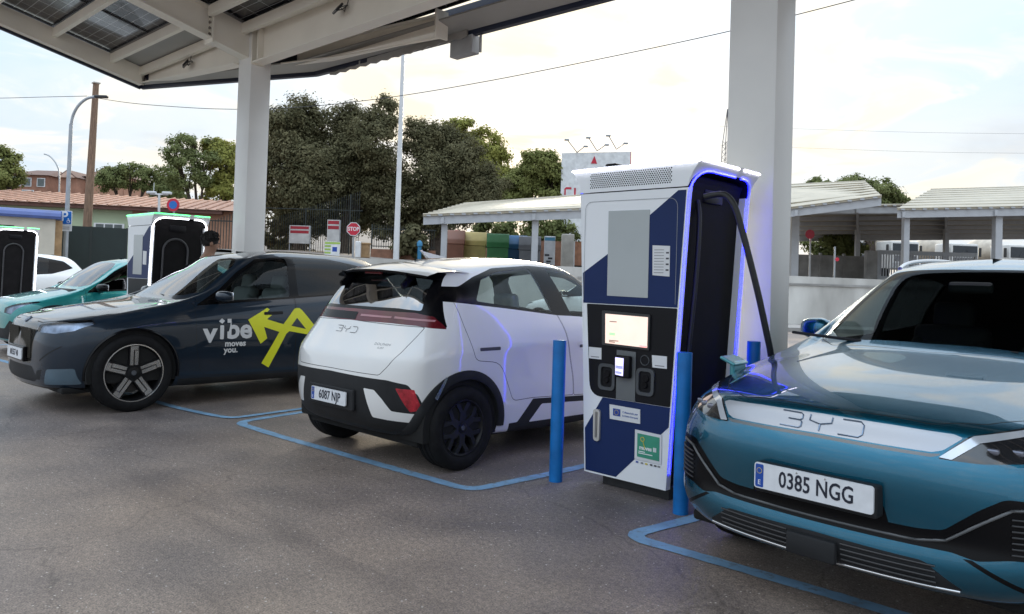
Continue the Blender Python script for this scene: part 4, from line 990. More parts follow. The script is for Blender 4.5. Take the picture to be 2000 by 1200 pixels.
for sx in (-1, 1):
    for k in range(9): m = MB(); m.rbox((sx*(.06+k*.037), .082, .68), (.010, .016, .30), .003, 1); m.build('grille_bar', mat('bar_bronze', (.07, .066, .055), .25, .6), suv)
m = MB(); m.lathe([(1e-4, -.012), (.032, -.010), (.041, -.004), (.042, .004)], 'y', (0, .0, 0), 28); rb = m.build('badge', mat('badge_blue_grey', (.12, .15, .20), .25, .5), suv, 40); rb.location = (0, .150, .905); rb.rotation_euler = (R(-48), 0, 0)
# door handle, lettering and the arrow (thin film that follows the door skin)
def drape(name, poly, mt, root, fn, sx=1, off=.0035, res=.05, axis='x'):
    """thin sticker: 2-D outline (y,z) laid on the skin"""
    bm = bmesh.new(); vs = [bm.verts.new((0, p[0], p[1])) for p in poly]; bm.faces.new(vs)
    ys = [p[0] for p in poly]; zs = [p[1] for p in poly]
    for a0, a1, ax_ in ((min(ys), max(ys), 1), (min(zs), max(zs), 2)):
        k = a0+res
        while k < a1:
            co = [0, 0, 0]; co[ax_] = k; no = [0, 0, 0]; no[ax_] = 1
            bmesh.ops.bisect_plane(bm, geom=list(bm.verts)+list(bm.edges)+list(bm.faces), dist=1e-6, plane_co=co, plane_no=no); k += res
    bmesh.ops.triangulate(bm, faces=list(bm.faces))
    for v in bm.verts: v.co.x = sx*(fn(v.co.y, v.co.z)+off)
    bmesh.ops.recalc_face_normals(bm, faces=list(bm.faces))
    me = bpy.data.meshes.new(name); bm.to_mesh(me); bm.free(); me.polygons.foreach_set('use_smooth', [True]*len(me.polygons)); me.materials.append(mt); return link(name, me, root)
YEL = mat('sticker_yellow', (.76, .78, .02), .4, var=.04); WHT = mat('sticker_offwhite', (.66, .67, .68), .4, var=.03)
# arrow band: points measured on the door side (y, z)
drape('arrow_sticker', [(2.080, .917), (2.325, 1.050), (2.352, 1.030), (2.305, .985), (2.375, .965), (2.318, .925), (2.318, .918), (2.520, .858), (2.640, 1.000), (2.672, 1.035), (2.700, 1.046), (2.740, 1.046), (2.775, 1.020), (2.905, .870), (2.99, .78), (3.01, .70), (2.60, .775), (2.560, .745), (2.355, .360), (2.262, .416), (2.470, .770), (2.275, .832), (2.318, .700), (2.238, .640)][::1], YEL, suv, fnB)
drape('arrow_counter', [(2.625, .838), (2.70, .93), (2.82, .795)], NAVYP, suv, fnB, off=.0048)
def drape_text(name, txt, size, mt, root, fn, y, z, bold=0, off=.0035, xs=1.0, sx=1):
    me = text_mesh(txt, size, 0, bold, 1.0, xs); me.materials.clear(); me.materials.append(mt)
    for v in me.vertices:
        yy = y+v.co.x*sx; zz = z+v.co.y; v.co = Vector((sx*(fn(yy, zz)+off), yy, zz))
    return link(name, me, root)
drape_text('lettering', 'v', .30, WHT, suv, fnB, 1.640, .775, .009, xs=1.08)
drape('lettering', rpoly([(1.752, .708), (1.796, .708), (1.796, .862), (1.752, .862)], .012), WHT, suv, fnB)
drape_text('lettering', 'be', .30, WHT, suv, fnB, 1.978, .808, .009, xs=1.02)
drape_text('lettering', 'moves', .092, WHT, suv, fnB, 1.935, .655, .003, xs=1.02)
drape_text('lettering', 'you.', .092, WHT, suv, fnB, 1.885, .585, .003, xs=1.02)
drape('lettering_diamond', [(1.738, .905), (1.772, .938), (1.808, .908), (1.775, .878)], WHT, suv, fnB, off=.0042)
for y, z in ((2.40, .990), (3.42, 1.03)):
    drape('door_handle', rpoly([(y-.12, z-.022), (y+.12, z-.014), (y+.12, z+.02), (y-.12, z+.014)], .012), GLOSSB, suv, fnB, off=.006)
SEATL = mat('seat_light_leather', (.34, .35, .33), .5, var=.08)
for x in (-.38, .38): seat(suv, x, 2.42, .58, -1, SEATL, .66)
m = MB(); m.rbox((0, 3.35, .70), (1.3, .5, .22), .08, 3); m.rbox((0, 3.62, .98), (1.3, .16, .62), .07, 3, rx=R(-14)); m.build('rear_bench', SEATL, suv, 60)
for x in (-.45, 0, .45): m = MB(); m.rbox((x, 3.68, 1.36), (.28, .09, .18), .04, 3); m.build('headrest', SEATL, suv, 60)
m = MB(); m.rbox((0, 1.62, .98), (1.45, .55, .26), .09, 3); m.build('dashboard', INTD, suv, 60)
m = MB(); m.lathe([(.165, -.012), (.185, 0), (.165, .012), (.15, 0)], 'y', (0, 0, 0), 28, True); sw = m.build('steering_wheel', INTD, suv, 60); sw.location = (.38, 1.98, 1.05); sw.rotation_euler = (R(-22), 0, 0)
# wiper
m = MB(); m.tube([(.30, 1.40, 1.165), (-.25, 1.47, 1.20)], .008, 6); m.build('wiper', PLAST, suv)
# ================================================================== white hatchback (rear points to -y)
hat_rows = [
 {0: (0, .20, .27), .6: (.45, .22, .27), 1: (.68, .34, .27), 2: (.78, .67, .25), 4: (.80, 1.85, .21), 5: (.79, 2.9, .21), 6: (.66, 3.72, .22), 7: (0, 3.9, .22)},
 {0: (0, .06, .32), .6: (.45, .09, .32), 1: (.735, .24, .32), 2: (.82, .67, .28), 3: (.83, 1.2, .24), 4: (.83, 1.85, .24), 5: (.82, 2.9, .24), 6: (.73, 3.68, .25), 7: (0, 3.95, .25)},
 {0: (0, .01, .44), .6: (.45, .045, .44), 1: (.775, .215, .44), 2: (.85, .67, .44), 4: (.845, 1.85, .42), 5: (.85, 2.9, .42), 6: (.76, 3.66, .42), 7: (0, 3.97, .42)},
 {0: (0, 0, .56), .6: (.45, .03, .56), 1: (.785, .20, .56), 2: (.862, .67, .58), 4: (.845, 1.85, .57), 5: (.86, 2.9, .58), 6: (.77, 3.64, .58), 7: (0, 3.97, .58)},
 {0: (0, .0, .69), .6: (.45, .03, .69), 1: (.79, .195, .70), 2: (.865, .67, .74), 4: (.838, 1.85, .73), 5: (.85, 2.9, .74), 6: (.76, 3.62, .72), 7: (0, 3.93, .72)},
 {0: (0, .02, .82), .6: (.46, .05, .82), 1: (.80, .21, .825), 2: (.868, .67, .865), 4: (.842, 1.85, .88), 5: (.84, 2.9, .87), 6: (.73, 3.55, .82), 7: (0, 3.85, .84)},
 {0: (0, .035, .865), .6: (.46, .065, .865), 1: (.80, .225, .87), 2: (.868, .67, .91), 4: (.846, 1.85, .93), 5: (.835, 2.9, .91), 6: (.72, 3.52, .85), 7: (0, 3.82, .86)},
 {0: (0, .11, .97), .6: (.45, .14, .97), 1: (.775, .30, .985), 2: (.845, .67, 1.02), 4: (.835, 1.85, 1.03), 5: (.82, 2.9, .98), 6: (.68, 3.45, .90), 7: (0, 3.75, .92)},
 {0: (0, .17, 1.08), .6: (.45, .2, 1.08), 1: (.735, .36, 1.09), 2: (.805, .67, 1.15), 4: (.805, 1.85, 1.11), 5: (.78, 2.85, 1.05), 6: (.6, 3.35, .96), 7: (0, 3.6, .97)},
 {0: (0, .22, 1.20), .6: (.44, .25, 1.20), 1: (.69, .42, 1.215), 2: (.765, .68, 1.25), 4: (.775, 1.85, 1.17), 5: (.74, 2.8, 1.11), 6: (.52, 3.10, 1.04), 7: (0, 3.15, 1.05)},
 {0: (0, .325, 1.34), .6: (.43, .355, 1.34), 1: (.65, .50, 1.345), 2: (.70, .75, 1.37), 4: (.70, 1.85, 1.36), 5: (.66, 2.6, 1.24), 6: (.46, 2.85, 1.15), 7: (0, 2.9, 1.16)},
 {0: (0, .43, 1.475), .6: (.42, .465, 1.47), 1: (.59, .60, 1.462), 2: (.62, .82, 1.475), 4: (.61, 1.85, 1.53), 5: (.58, 2.4, 1.46), 6: (.42, 2.55, 1.38), 7: (0, 2.55, 1.40)},
 {0: (0, .60, 1.555), .6: (.40, .64, 1.55), 1: (.53, .74, 1.54), 2: (.55, .92, 1.55), 4: (.52, 1.85, 1.625), 5: (.49, 2.2, 1.59), 6: (.36, 2.3, 1.57), 7: (0, 2.3, 1.585)},
 {0: (0, .8, 1.60), 1: (.3, .9, 1.60), 2: (.30, 1.1, 1.615), 4: (.28, 1.8, 1.655), 5: (.27, 2.0, 1.645), 7: (0, 2.1, 1.63)},
 {0: (0, 1.0, 1.625), 4: (0, 1.6, 1.665), 7: (0, 2.0, 1.655)}]
WHP = paint('white_paint', (.76, .76, .75), .0, .0, .4, dirt=.02)
hat = thing('parked_car', 'white small electric hatchback seen from behind with a black rear bumper', 'car', (-5.12, 3.38, 0))
B = Body(hat_rows)
AF, AR, RA = (3.13, .325), (.645, .325), .375
fnH = skin_fn(B); fe = end_fn(B)
for c in (AF, AR): B.cut('arch_hole', circ(c, RA), 'x', 0)
# black greenhouse band with windows
dlo = rpoly([(.435, 1.285), (.66, 1.270), (1.20, 1.222), (1.78, 1.165), (2.10, 1.150), (2.72, 1.095), (2.45, 1.44), (2.25, 1.575), (1.65, 1.592), (1.18, 1.555), (.90, 1.475), (.70, 1.395), (.48, 1.395)], [.01]+[.03]*12)
B.cut('window_surround', dlo, 'x', 0, only={'body'})
w1 = rpoly([(.83, 1.285), (1.20, 1.245), (1.735, 1.19), (1.62, 1.572), (1.20, 1.525), (.98, 1.46)], .03)
w2 = rpoly([(1.99, 1.172), (2.58, 1.125), (2.36, 1.43), (2.20, 1.548), (1.84, 1.572)], .03)
for q, nm in ((w1, 'rear_door_window'), (w2, 'front_door_window')): B.cut(nm, q, 'x', 0, only={'window_surround'})
B.cut('windscreen', rpoly(sym([(0, 2.34), (.36, 2.37), (.48, 2.47), (.63, 2.78), (.45, 2.90), (0, 2.93)]), .03), 'z', rng=(1.1, 2), only={'body'})
# rear glass and dark side cheeks, light bar
B.cut('tailgate_surround', rpoly(sym([(0, 1.155), (.60, 1.155), (.685, 1.10), (.80, 1.08), (.70, 1.28), (.60, 1.44), (.56, 1.50), (0, 1.52)]), .02), 'y', rng=(-1, .72), only={'body', 'window_surround'})
B.cut('rear_window', rpoly(sym([(0, 1.218), (.45, 1.218), (.635, 1.205), (.56, 1.44), (0, 1.50)]), .02), 'y', rng=(-1, .72), only={'tailgate_surround'})
bar = rpoly(sym([(0, 1.105), (.45, 1.105), (.66, 1.095), (.735, 1.083), (.80, 1.075), (.775, 1.11), (.72, 1.165), (.60, 1.190), (0, 1.195)]), .006)
B.cut('light_bar', bar, 'y', rng=(-1, .66), only={'body', 'tailgate_surround'})
tg = B.panel('tailgate', rpoly(sym([(0, .735), (.535, .728), (.60, .80), (.66, .90), (.70, 1.02), (.715, 1.09), (0, 1.11)]), .02), 'y', rng=(-1, .45), only={'body'})
# bumper
B.cut('bumper_black', rpoly(sym([(0, .715), (.60, .700), (.74, .675), (.79, .60), (.812, .47), (.76, .425), (.60, .43), (.56, .36), (0, .34)]), .015), 'y', rng=(-1, .45), only={'body'})
bl = rpoly([(.40, .625), (.50, .620), (.565, .56), (.63, .475), (.86, .452), (.86, .385), (.47, .415)], .012)
for q in (bl, mirx(bl)): B.cut('bumper_blade', q, 'y', rng=(-1, .5), only={'bumper_black', 'body'})
rf = rpoly([(.665, .645), (.775, .640), (.80, .49), (.745, .475)], .006)
for q in (rf, mirx(rf)): B.cut('reflector', q, 'y', rng=(-1, .45), only={'bumper_black', 'body'})
B.cut('rear_diffuser', sym([(0, .2), (.9, .2), (.9, .385), (.6, .405), (0, .38)]), 'y', rng=(-1, .40), only={'body', 'bumper_black'})
B.cut('sill_cladding', rpoly([(1.16, .2), (1.16, .30), (1.255, .30), (1.43, .478), (2.45, .43), (2.62, .30), (2.66, .2)], .01), 'x', 0, only={'body'})
B.cut('sill_panel', rpoly([(1.40, .285), (1.545, .425), (2.35, .385), (2.45, .268)], .02), 'x', 0, only={'sill_cladding'})
d1 = B.panel('rear_door', rpoly([(.595, 1.30), (.640, 1.09), (.735, .83), (1.02, .80), (1.18, .48), (1.42, .485), (1.965, .462), (1.955, .62), (1.86, .99), (1.775, 1.19)], [0, .05, .05, .1, .05, .02, .02, .1, .1, 0]), 'x', 1, only={'body'})
d2 = B.panel('front_door', rpoly([(1.78, 1.19), (1.865, .99), (1.96, .62), (1.97, .46), (2.55, .435), (2.75, .60), (2.76, 1.12)], [0, .1, .1, .02, .05, .05, 0]), 'x', 1, only={'body'})
for i in [i for i, n in B.names.items() if n == 'arch_hole']: B.drop(i)
lining(B, hat, mat('headliner_grey', (.40, .40, .39), .8), .35, {'body', 'front_door', 'rear_door', 'window_surround', 'tailgate'})
GL_H = glass('clear_side_glass', (.66, .72, .71), .5)
REDL = mat('lamp_red', (.11, .004, .010), .2, var=.25, scale=3, coat=.15); REDR = mat('reflector_red', (.42, .015, .03), .25, var=.3, scale=20, coat=.5)
mm = {n: WHP for n in ('body', 'front_door', 'rear_door', 'tailgate', 'bumper_blade', 'sill_panel')}
mm.update(window_surround=GLOSSB, tailgate_surround=GLOSSB, light_bar=REDL, bumper_black=PLAST, rear_diffuser=PLAST, sill_cladding=PLAST, reflector=REDR,
          rear_window=glass('rear_glass', (.12, .14, .16), 6.0), rear_door_window=GL_H, front_door_window=GL_H, windscreen=GL_H)
B.parts(hat, mm, DARK)
def front_sheet(name, poly, mt, root, bm_fn, off=.004, y_side=-1, res=.02):
    """thin piece drawn in rear view (x,z) laid on the tail skin"""
    bm = bmesh.new(); vs = [bm.verts.new((p[0], 0, p[1])) for p in poly]; bm.faces.new(vs); xs = [p[0] for p in poly]
    k = min(xs)+res
    while k < max(xs): bmesh.ops.bisect_plane(bm, geom=list(bm.verts)+list(bm.edges)+list(bm.faces), dist=1e-6, plane_co=(k, 0, 0), plane_no=(1, 0, 0)); k += res
    bmesh.ops.triangulate(bm, faces=list(bm.faces))
    for v in bm.verts: v.co.y = bm_fn(v.co.x, v.co.z)+y_side*off
    bmesh.ops.recalc_face_normals(bm, faces=list(bm.faces)); me = bpy.data.meshes.new(name); bm.to_mesh(me); bm.free(); me.polygons.foreach_set('use_smooth', [True]*len(me.polygons)); me.materials.append(mt); return link(name, me, root)
# pale pink lines on the light bar
for a, b in ((.10, .44), (.465, .74)):
    front_sheet('light_line', [(a, 1.142), (b, 1.128 if b > .6 else 1.142), (b, 1.142 if b > .6 else 1.155), (a, 1.158)], mat('lamp_pink', (.42, .20, .22), .2), hat, fe, .003)
front_sheet('light_line', [(-.74, 1.135), (-.62, 1.142), (-.62, 1.16), (-.74, 1.15)], mat('lamp_pink', (.42, .20, .22), .2), hat, fe, .003)
front_sheet('light_bar_centre', rpoly([(-.5, 1.112), (.05, 1.112), (.05, 1.172), (-.5, 1.172)], .004), GLOSSB, hat, fe, .0022)
# BYD badge: built from strokes
def badge(root, fn, cx, cz, s, mt, facing, off=.004, xdir=1):
    st = {'B': [[(0, 1), (.9, 1), (1, .9), (1, .62), (.9, .52), (.35, .52)], [(.9, .52), (1, .42), (1, .1), (.9, 0), (0, 0)]], 'Y': [[(0, 1), (.0, .62), (.5, .45), (1.0, .62), (1.0, 1)], [(.5, .45), (.5, 0)]], 'D': [[(.1, 1), (.85, 1), (1, .8), (1, .2), (.85, 0), (0, 0), ]]}
    for i, ch in enumerate('BYD'):
        for path in st[ch]:
            m = MB(); pts = [(cx+xdir*(s*(1.35*(i-1)-.5)+p[0]*s), cz+(p[1]-.5)*s*.62) for p in path]
            m.tube([(x, fn(x, z)+facing*off, z) for x, z in pts], .0034*s/.11, 6); m.build('badge_letter', mt, root, 60)
badge(hat, fe, .0, 1.035, .072, mat('badge_chrome', (.42, .44, .46), .25, .7), -1)
for tx, z_, sz in (('DOLPHIN', .950, .024), ('SURF', .924, .018)):
    me = text_mesh(tx, sz, 0, .0004, 1.1, 1.35); me.materials.clear(); me.materials.append(mat('badge_chrome', (.42, .44, .46), .25, .7))
    for v in me.vertices: x, z = .475+v.co.x, z_+v.co.y; v.co = Vector((x, fe(x, z)-.004, z))
    link('model_badge', me, hat)
plate(hat, (.02, .0-.012, .525), .47, .105, '6087 NJP', tilt=R(0), size=.094, xs=.80)
m = MB(); m.rbox((.02, .012, .520), (.60, .03, .165), .012); m.build('plate_recess', PLAST, hat)
m = MB(); m.rbox((.0, .02, .725), (.06, .02, .014), .004); m.build('tailgate_camera', GLOSSB, hat)
# roof spoiler: white blade with dark underside and side fins
m = MB(); n = 24; top = []; bot = []
spv = []
for i in range(n+1):
    x = -.60+1.20*i/n; e = abs(x)/.60; yr = .335+.11*e**2.2; zr = 1.515-.045*e**2; yf = .72+.16*e**2; zf = 1.578-.075*e**1.6
    spv += [(x, yr, zr), (x, yr+.10, zr+.030), (x, (yr+yf)/2+.05, (zr+zf)/2+.028), (x, yf, zf+.004)]
m.add(spv, [(i*4+j, (i+1)*4+j, (i+1)*4+j+1, i*4+j+1) for i in range(n) for j in range(3)])
sp = m.build('roof_spoiler', WHP, hat, 60, fix=True)
m = MB(); vs2 = []
for i in range(n+1):
    x = -.595+1.19*i/n; e = abs(x)/.60; yr = .337+.11*e**2.2; zr = 1.513-.045*e**2
    vs2 += [(x, yr, zr), (x, yr+.004, zr-.016), (x, yr+.12, zr-.030), (x, .56+.10*e, 1.485-.05*e)]
m.add(vs2, [(i*4+j, (i+1)*4+j, (i+1)*4+j+1, i*4+j+1) for i in range(n) for j in range(3)]); m.build('spoiler_underside', GLOSSB, sp, 60, fix=True)
for sx in (-1, 1):
    m = MB(); m.prism([(.36, 1.495), (.47, 1.475), (.50, 1.40), (.36, 1.365), (.345, 1.40), (.40, 1.45)], 'x', sx*.40, sx*.425); m.build('spoiler_fin', GLOSSB, sp, fix=True)
m = MB(); m.rbox((-.02, .40, 1.485), (.22, .02, .018), .004, rx=R(-20)); m.build('brake_light', mat('brake_light_red', (.18, .01, .015), .2), sp)
m = MB(); m.add([(-.02, .95, 1.625), (.02, .95, 1.625), (.004, .88, 1.695), (-.004, .88, 1.695), (-.004, .86, 1.69), (.004, .86, 1.69), (-.025, 1.15, 1.640), (.025, 1.15, 1.640)], [(0, 1, 2, 3), (0, 3, 4), (1, 5, 2), (2, 5, 4, 3), (0, 6, 7, 1), (0, 4, 6), (1, 7, 5), (4, 5, 7, 6)]); m.build('roof_antenna', WHP, hat, fix=True)
under(hat, .72, .3, 3.75, .225)
for c in (AF, AR):
    for sx in (-1, 1):
        arch_liner(hat, c, RA+.005, sx*.45, sx*.82); arch_lip(hat, c, RA-.004, fnH, sx, PLAST, R(-4), R(184), .068)
        wheel(hat, (sx*.755, c[0], c[1]), .322, .205, .212, sx, 6, 'y')
drape('fog_strip', rpoly([(.34, .575), (.365, .56), (.44, .715), (.425, .73)], .006), CHROME, hat, fnH, off=.030)
for y, z in ((.89, .925), (2.15, .90)):
    drape('handle_recess', rpoly([(y-.13, z+.035), (y+.02, z+.04), (y+.13, z-.045), (y-.13, z-.04)], .02), WHP, hat, fnH, off=.002)
    drape('door_handle', rpoly([(y-.115, z-.022), (y+.115, z-.022), (y+.115, z+.004), (y-.115, z+.004)], .008), mat('handle_dark', (.05, .05, .055), .5), hat, fnH, off=.004)  # dark grey strip laid in the recess
SEATG = mat('seat_pale_green', (.40, .46, .43), .55, var=.2, scale=8)
for x in (-.35, .35): seat(hat, x, 1.95, .50, 1, SEATG, .64)
m = MB(); m.rbox((0, 1.05, .62), (1.15, .46, .2), .07, 3); m.rbox((0, .78, .90), (1.15, .14, .60), .06, 3, rx=R(14)); m.build('rear_bench', SEATG, hat, 60)
for x in (-.36, .36): m = MB(); m.rbox((x, .74, 1.28), (.26, .10, .18), .045, 3); m.build('headrest', SEATG, hat, 60)
m = MB(); m.rbox((0, 2.72, .95), (1.2, .5, .22), .08, 3); m.build('dashboard', INTD, hat, 60)
mirror(hat, (.93, 2.62, 1.12), 1, .16, .21, .13, GLOSSB, 1)
# ================================================================== blue SUV in the foreground (front points to -y)
blu_rows = [
 {0: (0, .20, .25), .6: (.5, .24, .25), 1: (.72, .42, .25), 2: (.84, .95, .25), 4: (.87, 2.8, .25), 5: (.86, 3.7, .27), 6: (.74, 4.5, .3), 7: (0, 4.65, .32)},
 {0: (0, .035, .29), .6: (.5, .075, .29), 1: (.80, .28, .29), 2: (.91, .95, .29), 4: (.92, 2.8, .29), 6: (.82, 4.55, .36), 7: (0, 4.74, .36)},
 {0: (0, .0, .385), .6: (.5, .045, .385), 1: (.835, .235, .385), 2: (.935, .95, .42), 4: (.935, 2.8, .42), 6: (.86, 4.55, .48), 7: (0, 4.77, .48)},
 {0: (0, .01, .455), .6: (.5, .055, .455), 1: (.85, .25, .455), 2: (.945, .95, .52), 4: (.94, 2.8, .52), 6: (.87, 4.55, .56), 7: (0, 4.77, .56)},
 {0: (0, .03, .51), .6: (.5, .07, .51), 1: (.855, .265, .51), 2: (.948, .95, .58), 4: (.94, 2.8, .60), 6: (.87, 4.55, .62), 7: (0, 4.77, .62)},
 {0: (0, .01, .58), .6: (.5, .055, .58), 1: (.86, .265, .58), 2: (.95, .95, .66), 4: (.94, 2.8, .68), 6: (.87, 4.52, .70), 7: (0, 4.76, .70)},
 {0: (0, -.012, .72), .6: (.5, .04, .72), 1: (.862, .275, .72), 2: (.945, .95, .80), 4: (.932, 2.8, .84), 6: (.86, 4.5, .88), 7: (0, 4.73, .88)},
 {0: (0, .012, .81), .6: (.5, .065, .81), 1: (.848, .32, .815), 2: (.93, .95, .895), 3: (.932, 1.6, .94), 4: (.928, 2.8, .96), 6: (.84, 4.46, 1.0), 7: (0, 4.67, 1.02)},
 {0: (0, .05, .86), .6: (.5, .10, .855), 1: (.82, .36, .865), 2: (.915, .95, .945), 3: (.92, 1.6, 1.0), 4: (.912, 2.8, 1.03), 6: (.81, 4.43, 1.08), 7: (0, 4.63, 1.10)},
 {0: (0, .075, .935), .6: (.5, .125, .925), 1: (.77, .42, .935), 2: (.875, .95, 1.0), 3: (.90, 1.6, 1.06), 4: (.89, 2.8, 1.085), 6: (.78, 4.4, 1.14), 7: (0, 4.6, 1.16)},
 {0: (0, .15, .968), .6: (.48, .20, .958), 1: (.71, .52, .968), 2: (.80, 1.0, 1.035), 3: (.865, 1.66, 1.105), 4: (.86, 2.8, 1.13), 6: (.74, 4.35, 1.22), 7: (0, 4.55, 1.24)},
 {0: (0, .27, 1.014), .6: (.45, .32, 1.002), 1: (.67, .62, .998), 2: (.775, 1.08, 1.05), 3: (.855, 1.71, 1.14), 4: (.85, 2.8, 1.19), 6: (.73, 4.32, 1.26), 7: (0, 4.51, 1.28)},
 {0: (0, .58, 1.072), .6: (.4, .63, 1.060), 1: (.6, .86, 1.053), 2: (.72, 1.25, 1.085), 3: (.83, 1.82, 1.20), 4: (.82, 2.8, 1.3), 6: (.70, 4.25, 1.34), 7: (0, 4.42, 1.36)},
 {0: (0, 1.25, 1.130), .6: (.4, 1.28, 1.122), 1: (.58, 1.36, 1.115), 2: (.73, 1.55, 1.13), 3: (.765, 2.0, 1.33), 4: (.745, 2.82, 1.45), 6: (.65, 4.15, 1.44), 7: (0, 4.3, 1.46)},
 {0: (0, 1.33, 1.155), .6: (.4, 1.36, 1.147), 1: (.57, 1.43, 1.145), 2: (.72, 1.61, 1.165), 3: (.755, 2.05, 1.36), 4: (.735, 2.82, 1.48), 6: (.64, 4.12, 1.47), 7: (0, 4.27, 1.49)},
 {0: (0, 1.75, 1.40), .6: (.37, 1.78, 1.39), 1: (.53, 1.83, 1.385), 2: (.65, 1.97, 1.40), 3: (.665, 2.3, 1.52), 4: (.65, 2.84, 1.60), 6: (.54, 4.05, 1.56), 7: (0, 4.15, 1.58)},
 {0: (0, 2.07, 1.582), .6: (.335, 2.09, 1.577), 1: (.47, 2.13, 1.572), 2: (.555, 2.23, 1.583), 3: (.57, 2.42, 1.622), 4: (.545, 2.845, 1.662), 6: (.44, 3.93, 1.625), 7: (0, 3.99, 1.64)},
 {0: (0, 2.15, 1.625), .6: (.33, 2.17, 1.62), 1: (.46, 2.21, 1.615), 2: (.54, 2.3, 1.62), 3: (.55, 2.48, 1.645), 4: (.52, 2.85, 1.68), 6: (.42, 3.9, 1.64), 7: (0, 3.95, 1.66)},
 {0: (0, 2.4, 1.68), 2: (.3, 2.5, 1.68), 3: (.29, 2.65, 1.695), 4: (.27, 3.0, 1.715), 6: (.24, 3.7, 1.69), 7: (0, 3.75, 1.69)},
 {0: (0, 2.6, 1.705), 4: (0, 3.1, 1.725), 7: (0, 3.5, 1.71)}]
TEALP = paint('teal_metallic_paint', (.001, .118, .200), .2, .85, .25, dirt=.03)
blu = thing('parked_car', 'metallic blue SUV in the right foreground with a silver nose strip', 'car', (-1.32, 3.30, 0), R(-4))
B = Body(blu_rows, 6, 6)
AF, AR, RA = (.93, .37), (3.69, .37), .415
fnU = skin_fn(B); feU = end_fn(B)
for c in (AF, AR): B.cut('arch_hole', circ(c, RA), 'x', 0)
dlo = rpoly([(1.60, 1.075), (2.70, 1.115), (3.6, 1.17), (4.05, 1.30), (3.8, 1.50), (3.2, 1.60), (2.75, 1.62), (2.35, 1.56), (2.05, 1.395), (1.78, 1.20)], .03)
B.cut('window_surround', dlo, 'x', 0, only={'body'})
for q, nm in ((rpoly([(1.76, 1.12), (2.68, 1.145), (2.70, 1.59), (2.40, 1.545), (2.12, 1.40), (1.88, 1.23)], .03), 'front_door_window'), (rpoly([(2.79, 1.15), (3.55, 1.20), (3.56, 1.53), (3.2, 1.58), (2.80, 1.595)], .03), 'rear_door_window')):
    B.cut(nm, q, 'x', 0, only={'window_surround'})
ws = rpoly(sym([(0, 1.37), (.40, 1.40), (.57, 1.47), (.705, 1.66), (.60, 2.10), (.52, 2.20), (.30, 2.165), (0, 2.14)]), .03)
B.cut('windscreen', ws, 'z', rng=(1.08, 2), only={'body'})
d3 = B.panel('hood', rpoly(sym([(0, .10), (.42, .145), (.58, .26), (.72, .50), (.80, .85), (.842, 1.25), (.862, 1.52), (.70, 1.535), (.55, 1.36), (0, 1.27)]), .03), 'z', rng=(.88, 1.3), only={'body'}, nz=.25)
strip = rpoly(sym([(0, .842), (.44, .836), (.475, .847), (.53, .897), (.50, .908), (.30, .917), (0, .922)]), .008)
B.cut('nose_strip', strip, 'y', rng=(-1, .5), only={'body', 'hood', 'gap_crease_line'})
B.cut('nose_strip_edge', rpoly(sym([(0, .824), (.44, .818), (.465, .826), (.47, .834), (.44, .8305), (0, .8365)]), .004), 'y', rng=(-1, .5), only={'body', 'hood', 'gap_crease_line'})
hl = rpoly([(.462, .815), (.60, .812), (.74, .825), (.845, .87), (.835, .945), (.74, .955), (.62, .925), (.545, .905), (.488, .845)], .01)
for q in (hl, mirx(hl)): B.cut('headlight', q, 'y', rng=(-1, .66), only={'body', 'hood', 'gap_crease_line'})
# dark band under the bumper with wings at both sides
band = rpoly(sym([(0, .468), (.52, .468), (.60, .45), (.70, .47), (.90, .47), (.90, .62), (.80, .69), (.68, .695), (.60, .64), (.49, .545), (.40, .535), (.30, .535), (0, .535)]), .02)
B.cut('bumper_band', band, 'y', rng=(-1, .62), only={'body'})
for q in ([(.30, .60), (.30, .535), (-.30, .535), (-.30, .60)],): B.cut('plate_backing', rpoly([(-.30, .53), (.30, .53), (.285, .60), (-.285, .60)], .01), 'y', rng=(-1, .5), only={'body'})
low = rpoly(sym([(0, .305), (.48, .305), (.56, .325), (.43, .418), (0, .428)]), .02)
B.cut('lower_grille', low, 'y', rng=(-1, .5), only={'body'})
wing = rpoly([(.57, .455), (.78, .39), (.90, .40), (.90, .30), (.80, .295)], .01)
B.cut('front_lip', sym([(0, .2), (.95, .2), (.95, .292), (.62, .287), (0, .292)]), 'y', rng=(-1, .6), only={'body'})
slit = rpoly([(.555, .452), (.585, .452), (.80, .335), (.775, .325)], .004)
for q in (slit, mirx(slit)): B.cut('bumper_slit', q, 'y', rng=(-1, .6), only={'body'})
d1 = B.panel('front_door', rpoly([(1.60, 1.12), (1.62, .6), (1.70, .36), (2.72, .34), (2.735, 1.16)], [0, .05, .08, .03, 0]), 'x', 0, only={'body'})
for i in [i for i, n in B.names.items() if n == 'arch_hole']: B.drop(i)
lining(B, blu, INTD, .35, {'body', 'front_door', 'window_surround'})
SILV = mat('silver_strip', (.46, .48, .52), .34, .45, var=.03, scale=2)
mm = {n: TEALP for n in ('body', 'front_door', 'hood')}
mm.update(window_surround=GLOSSB, windscreen=glass('windscreen_grey', (.34, .40, .38), .25), front_door_window=GL_M, rear_door_window=GL_D, nose_strip=SILV, nose_strip_edge=mat('strip_edge_grey', (.16, .165, .17), .3, .6), headlight=mat('headlight_dark', (.016, .017, .02), .12, coat=1.0, var=.3, scale=12), bumper_band=GLOSSB,
          plate_backing=GLOSSB, lower_grille=PLAST, front_lip=PLAST, bumper_slit=GLOSSB)
B.parts(blu, mm, DARK)
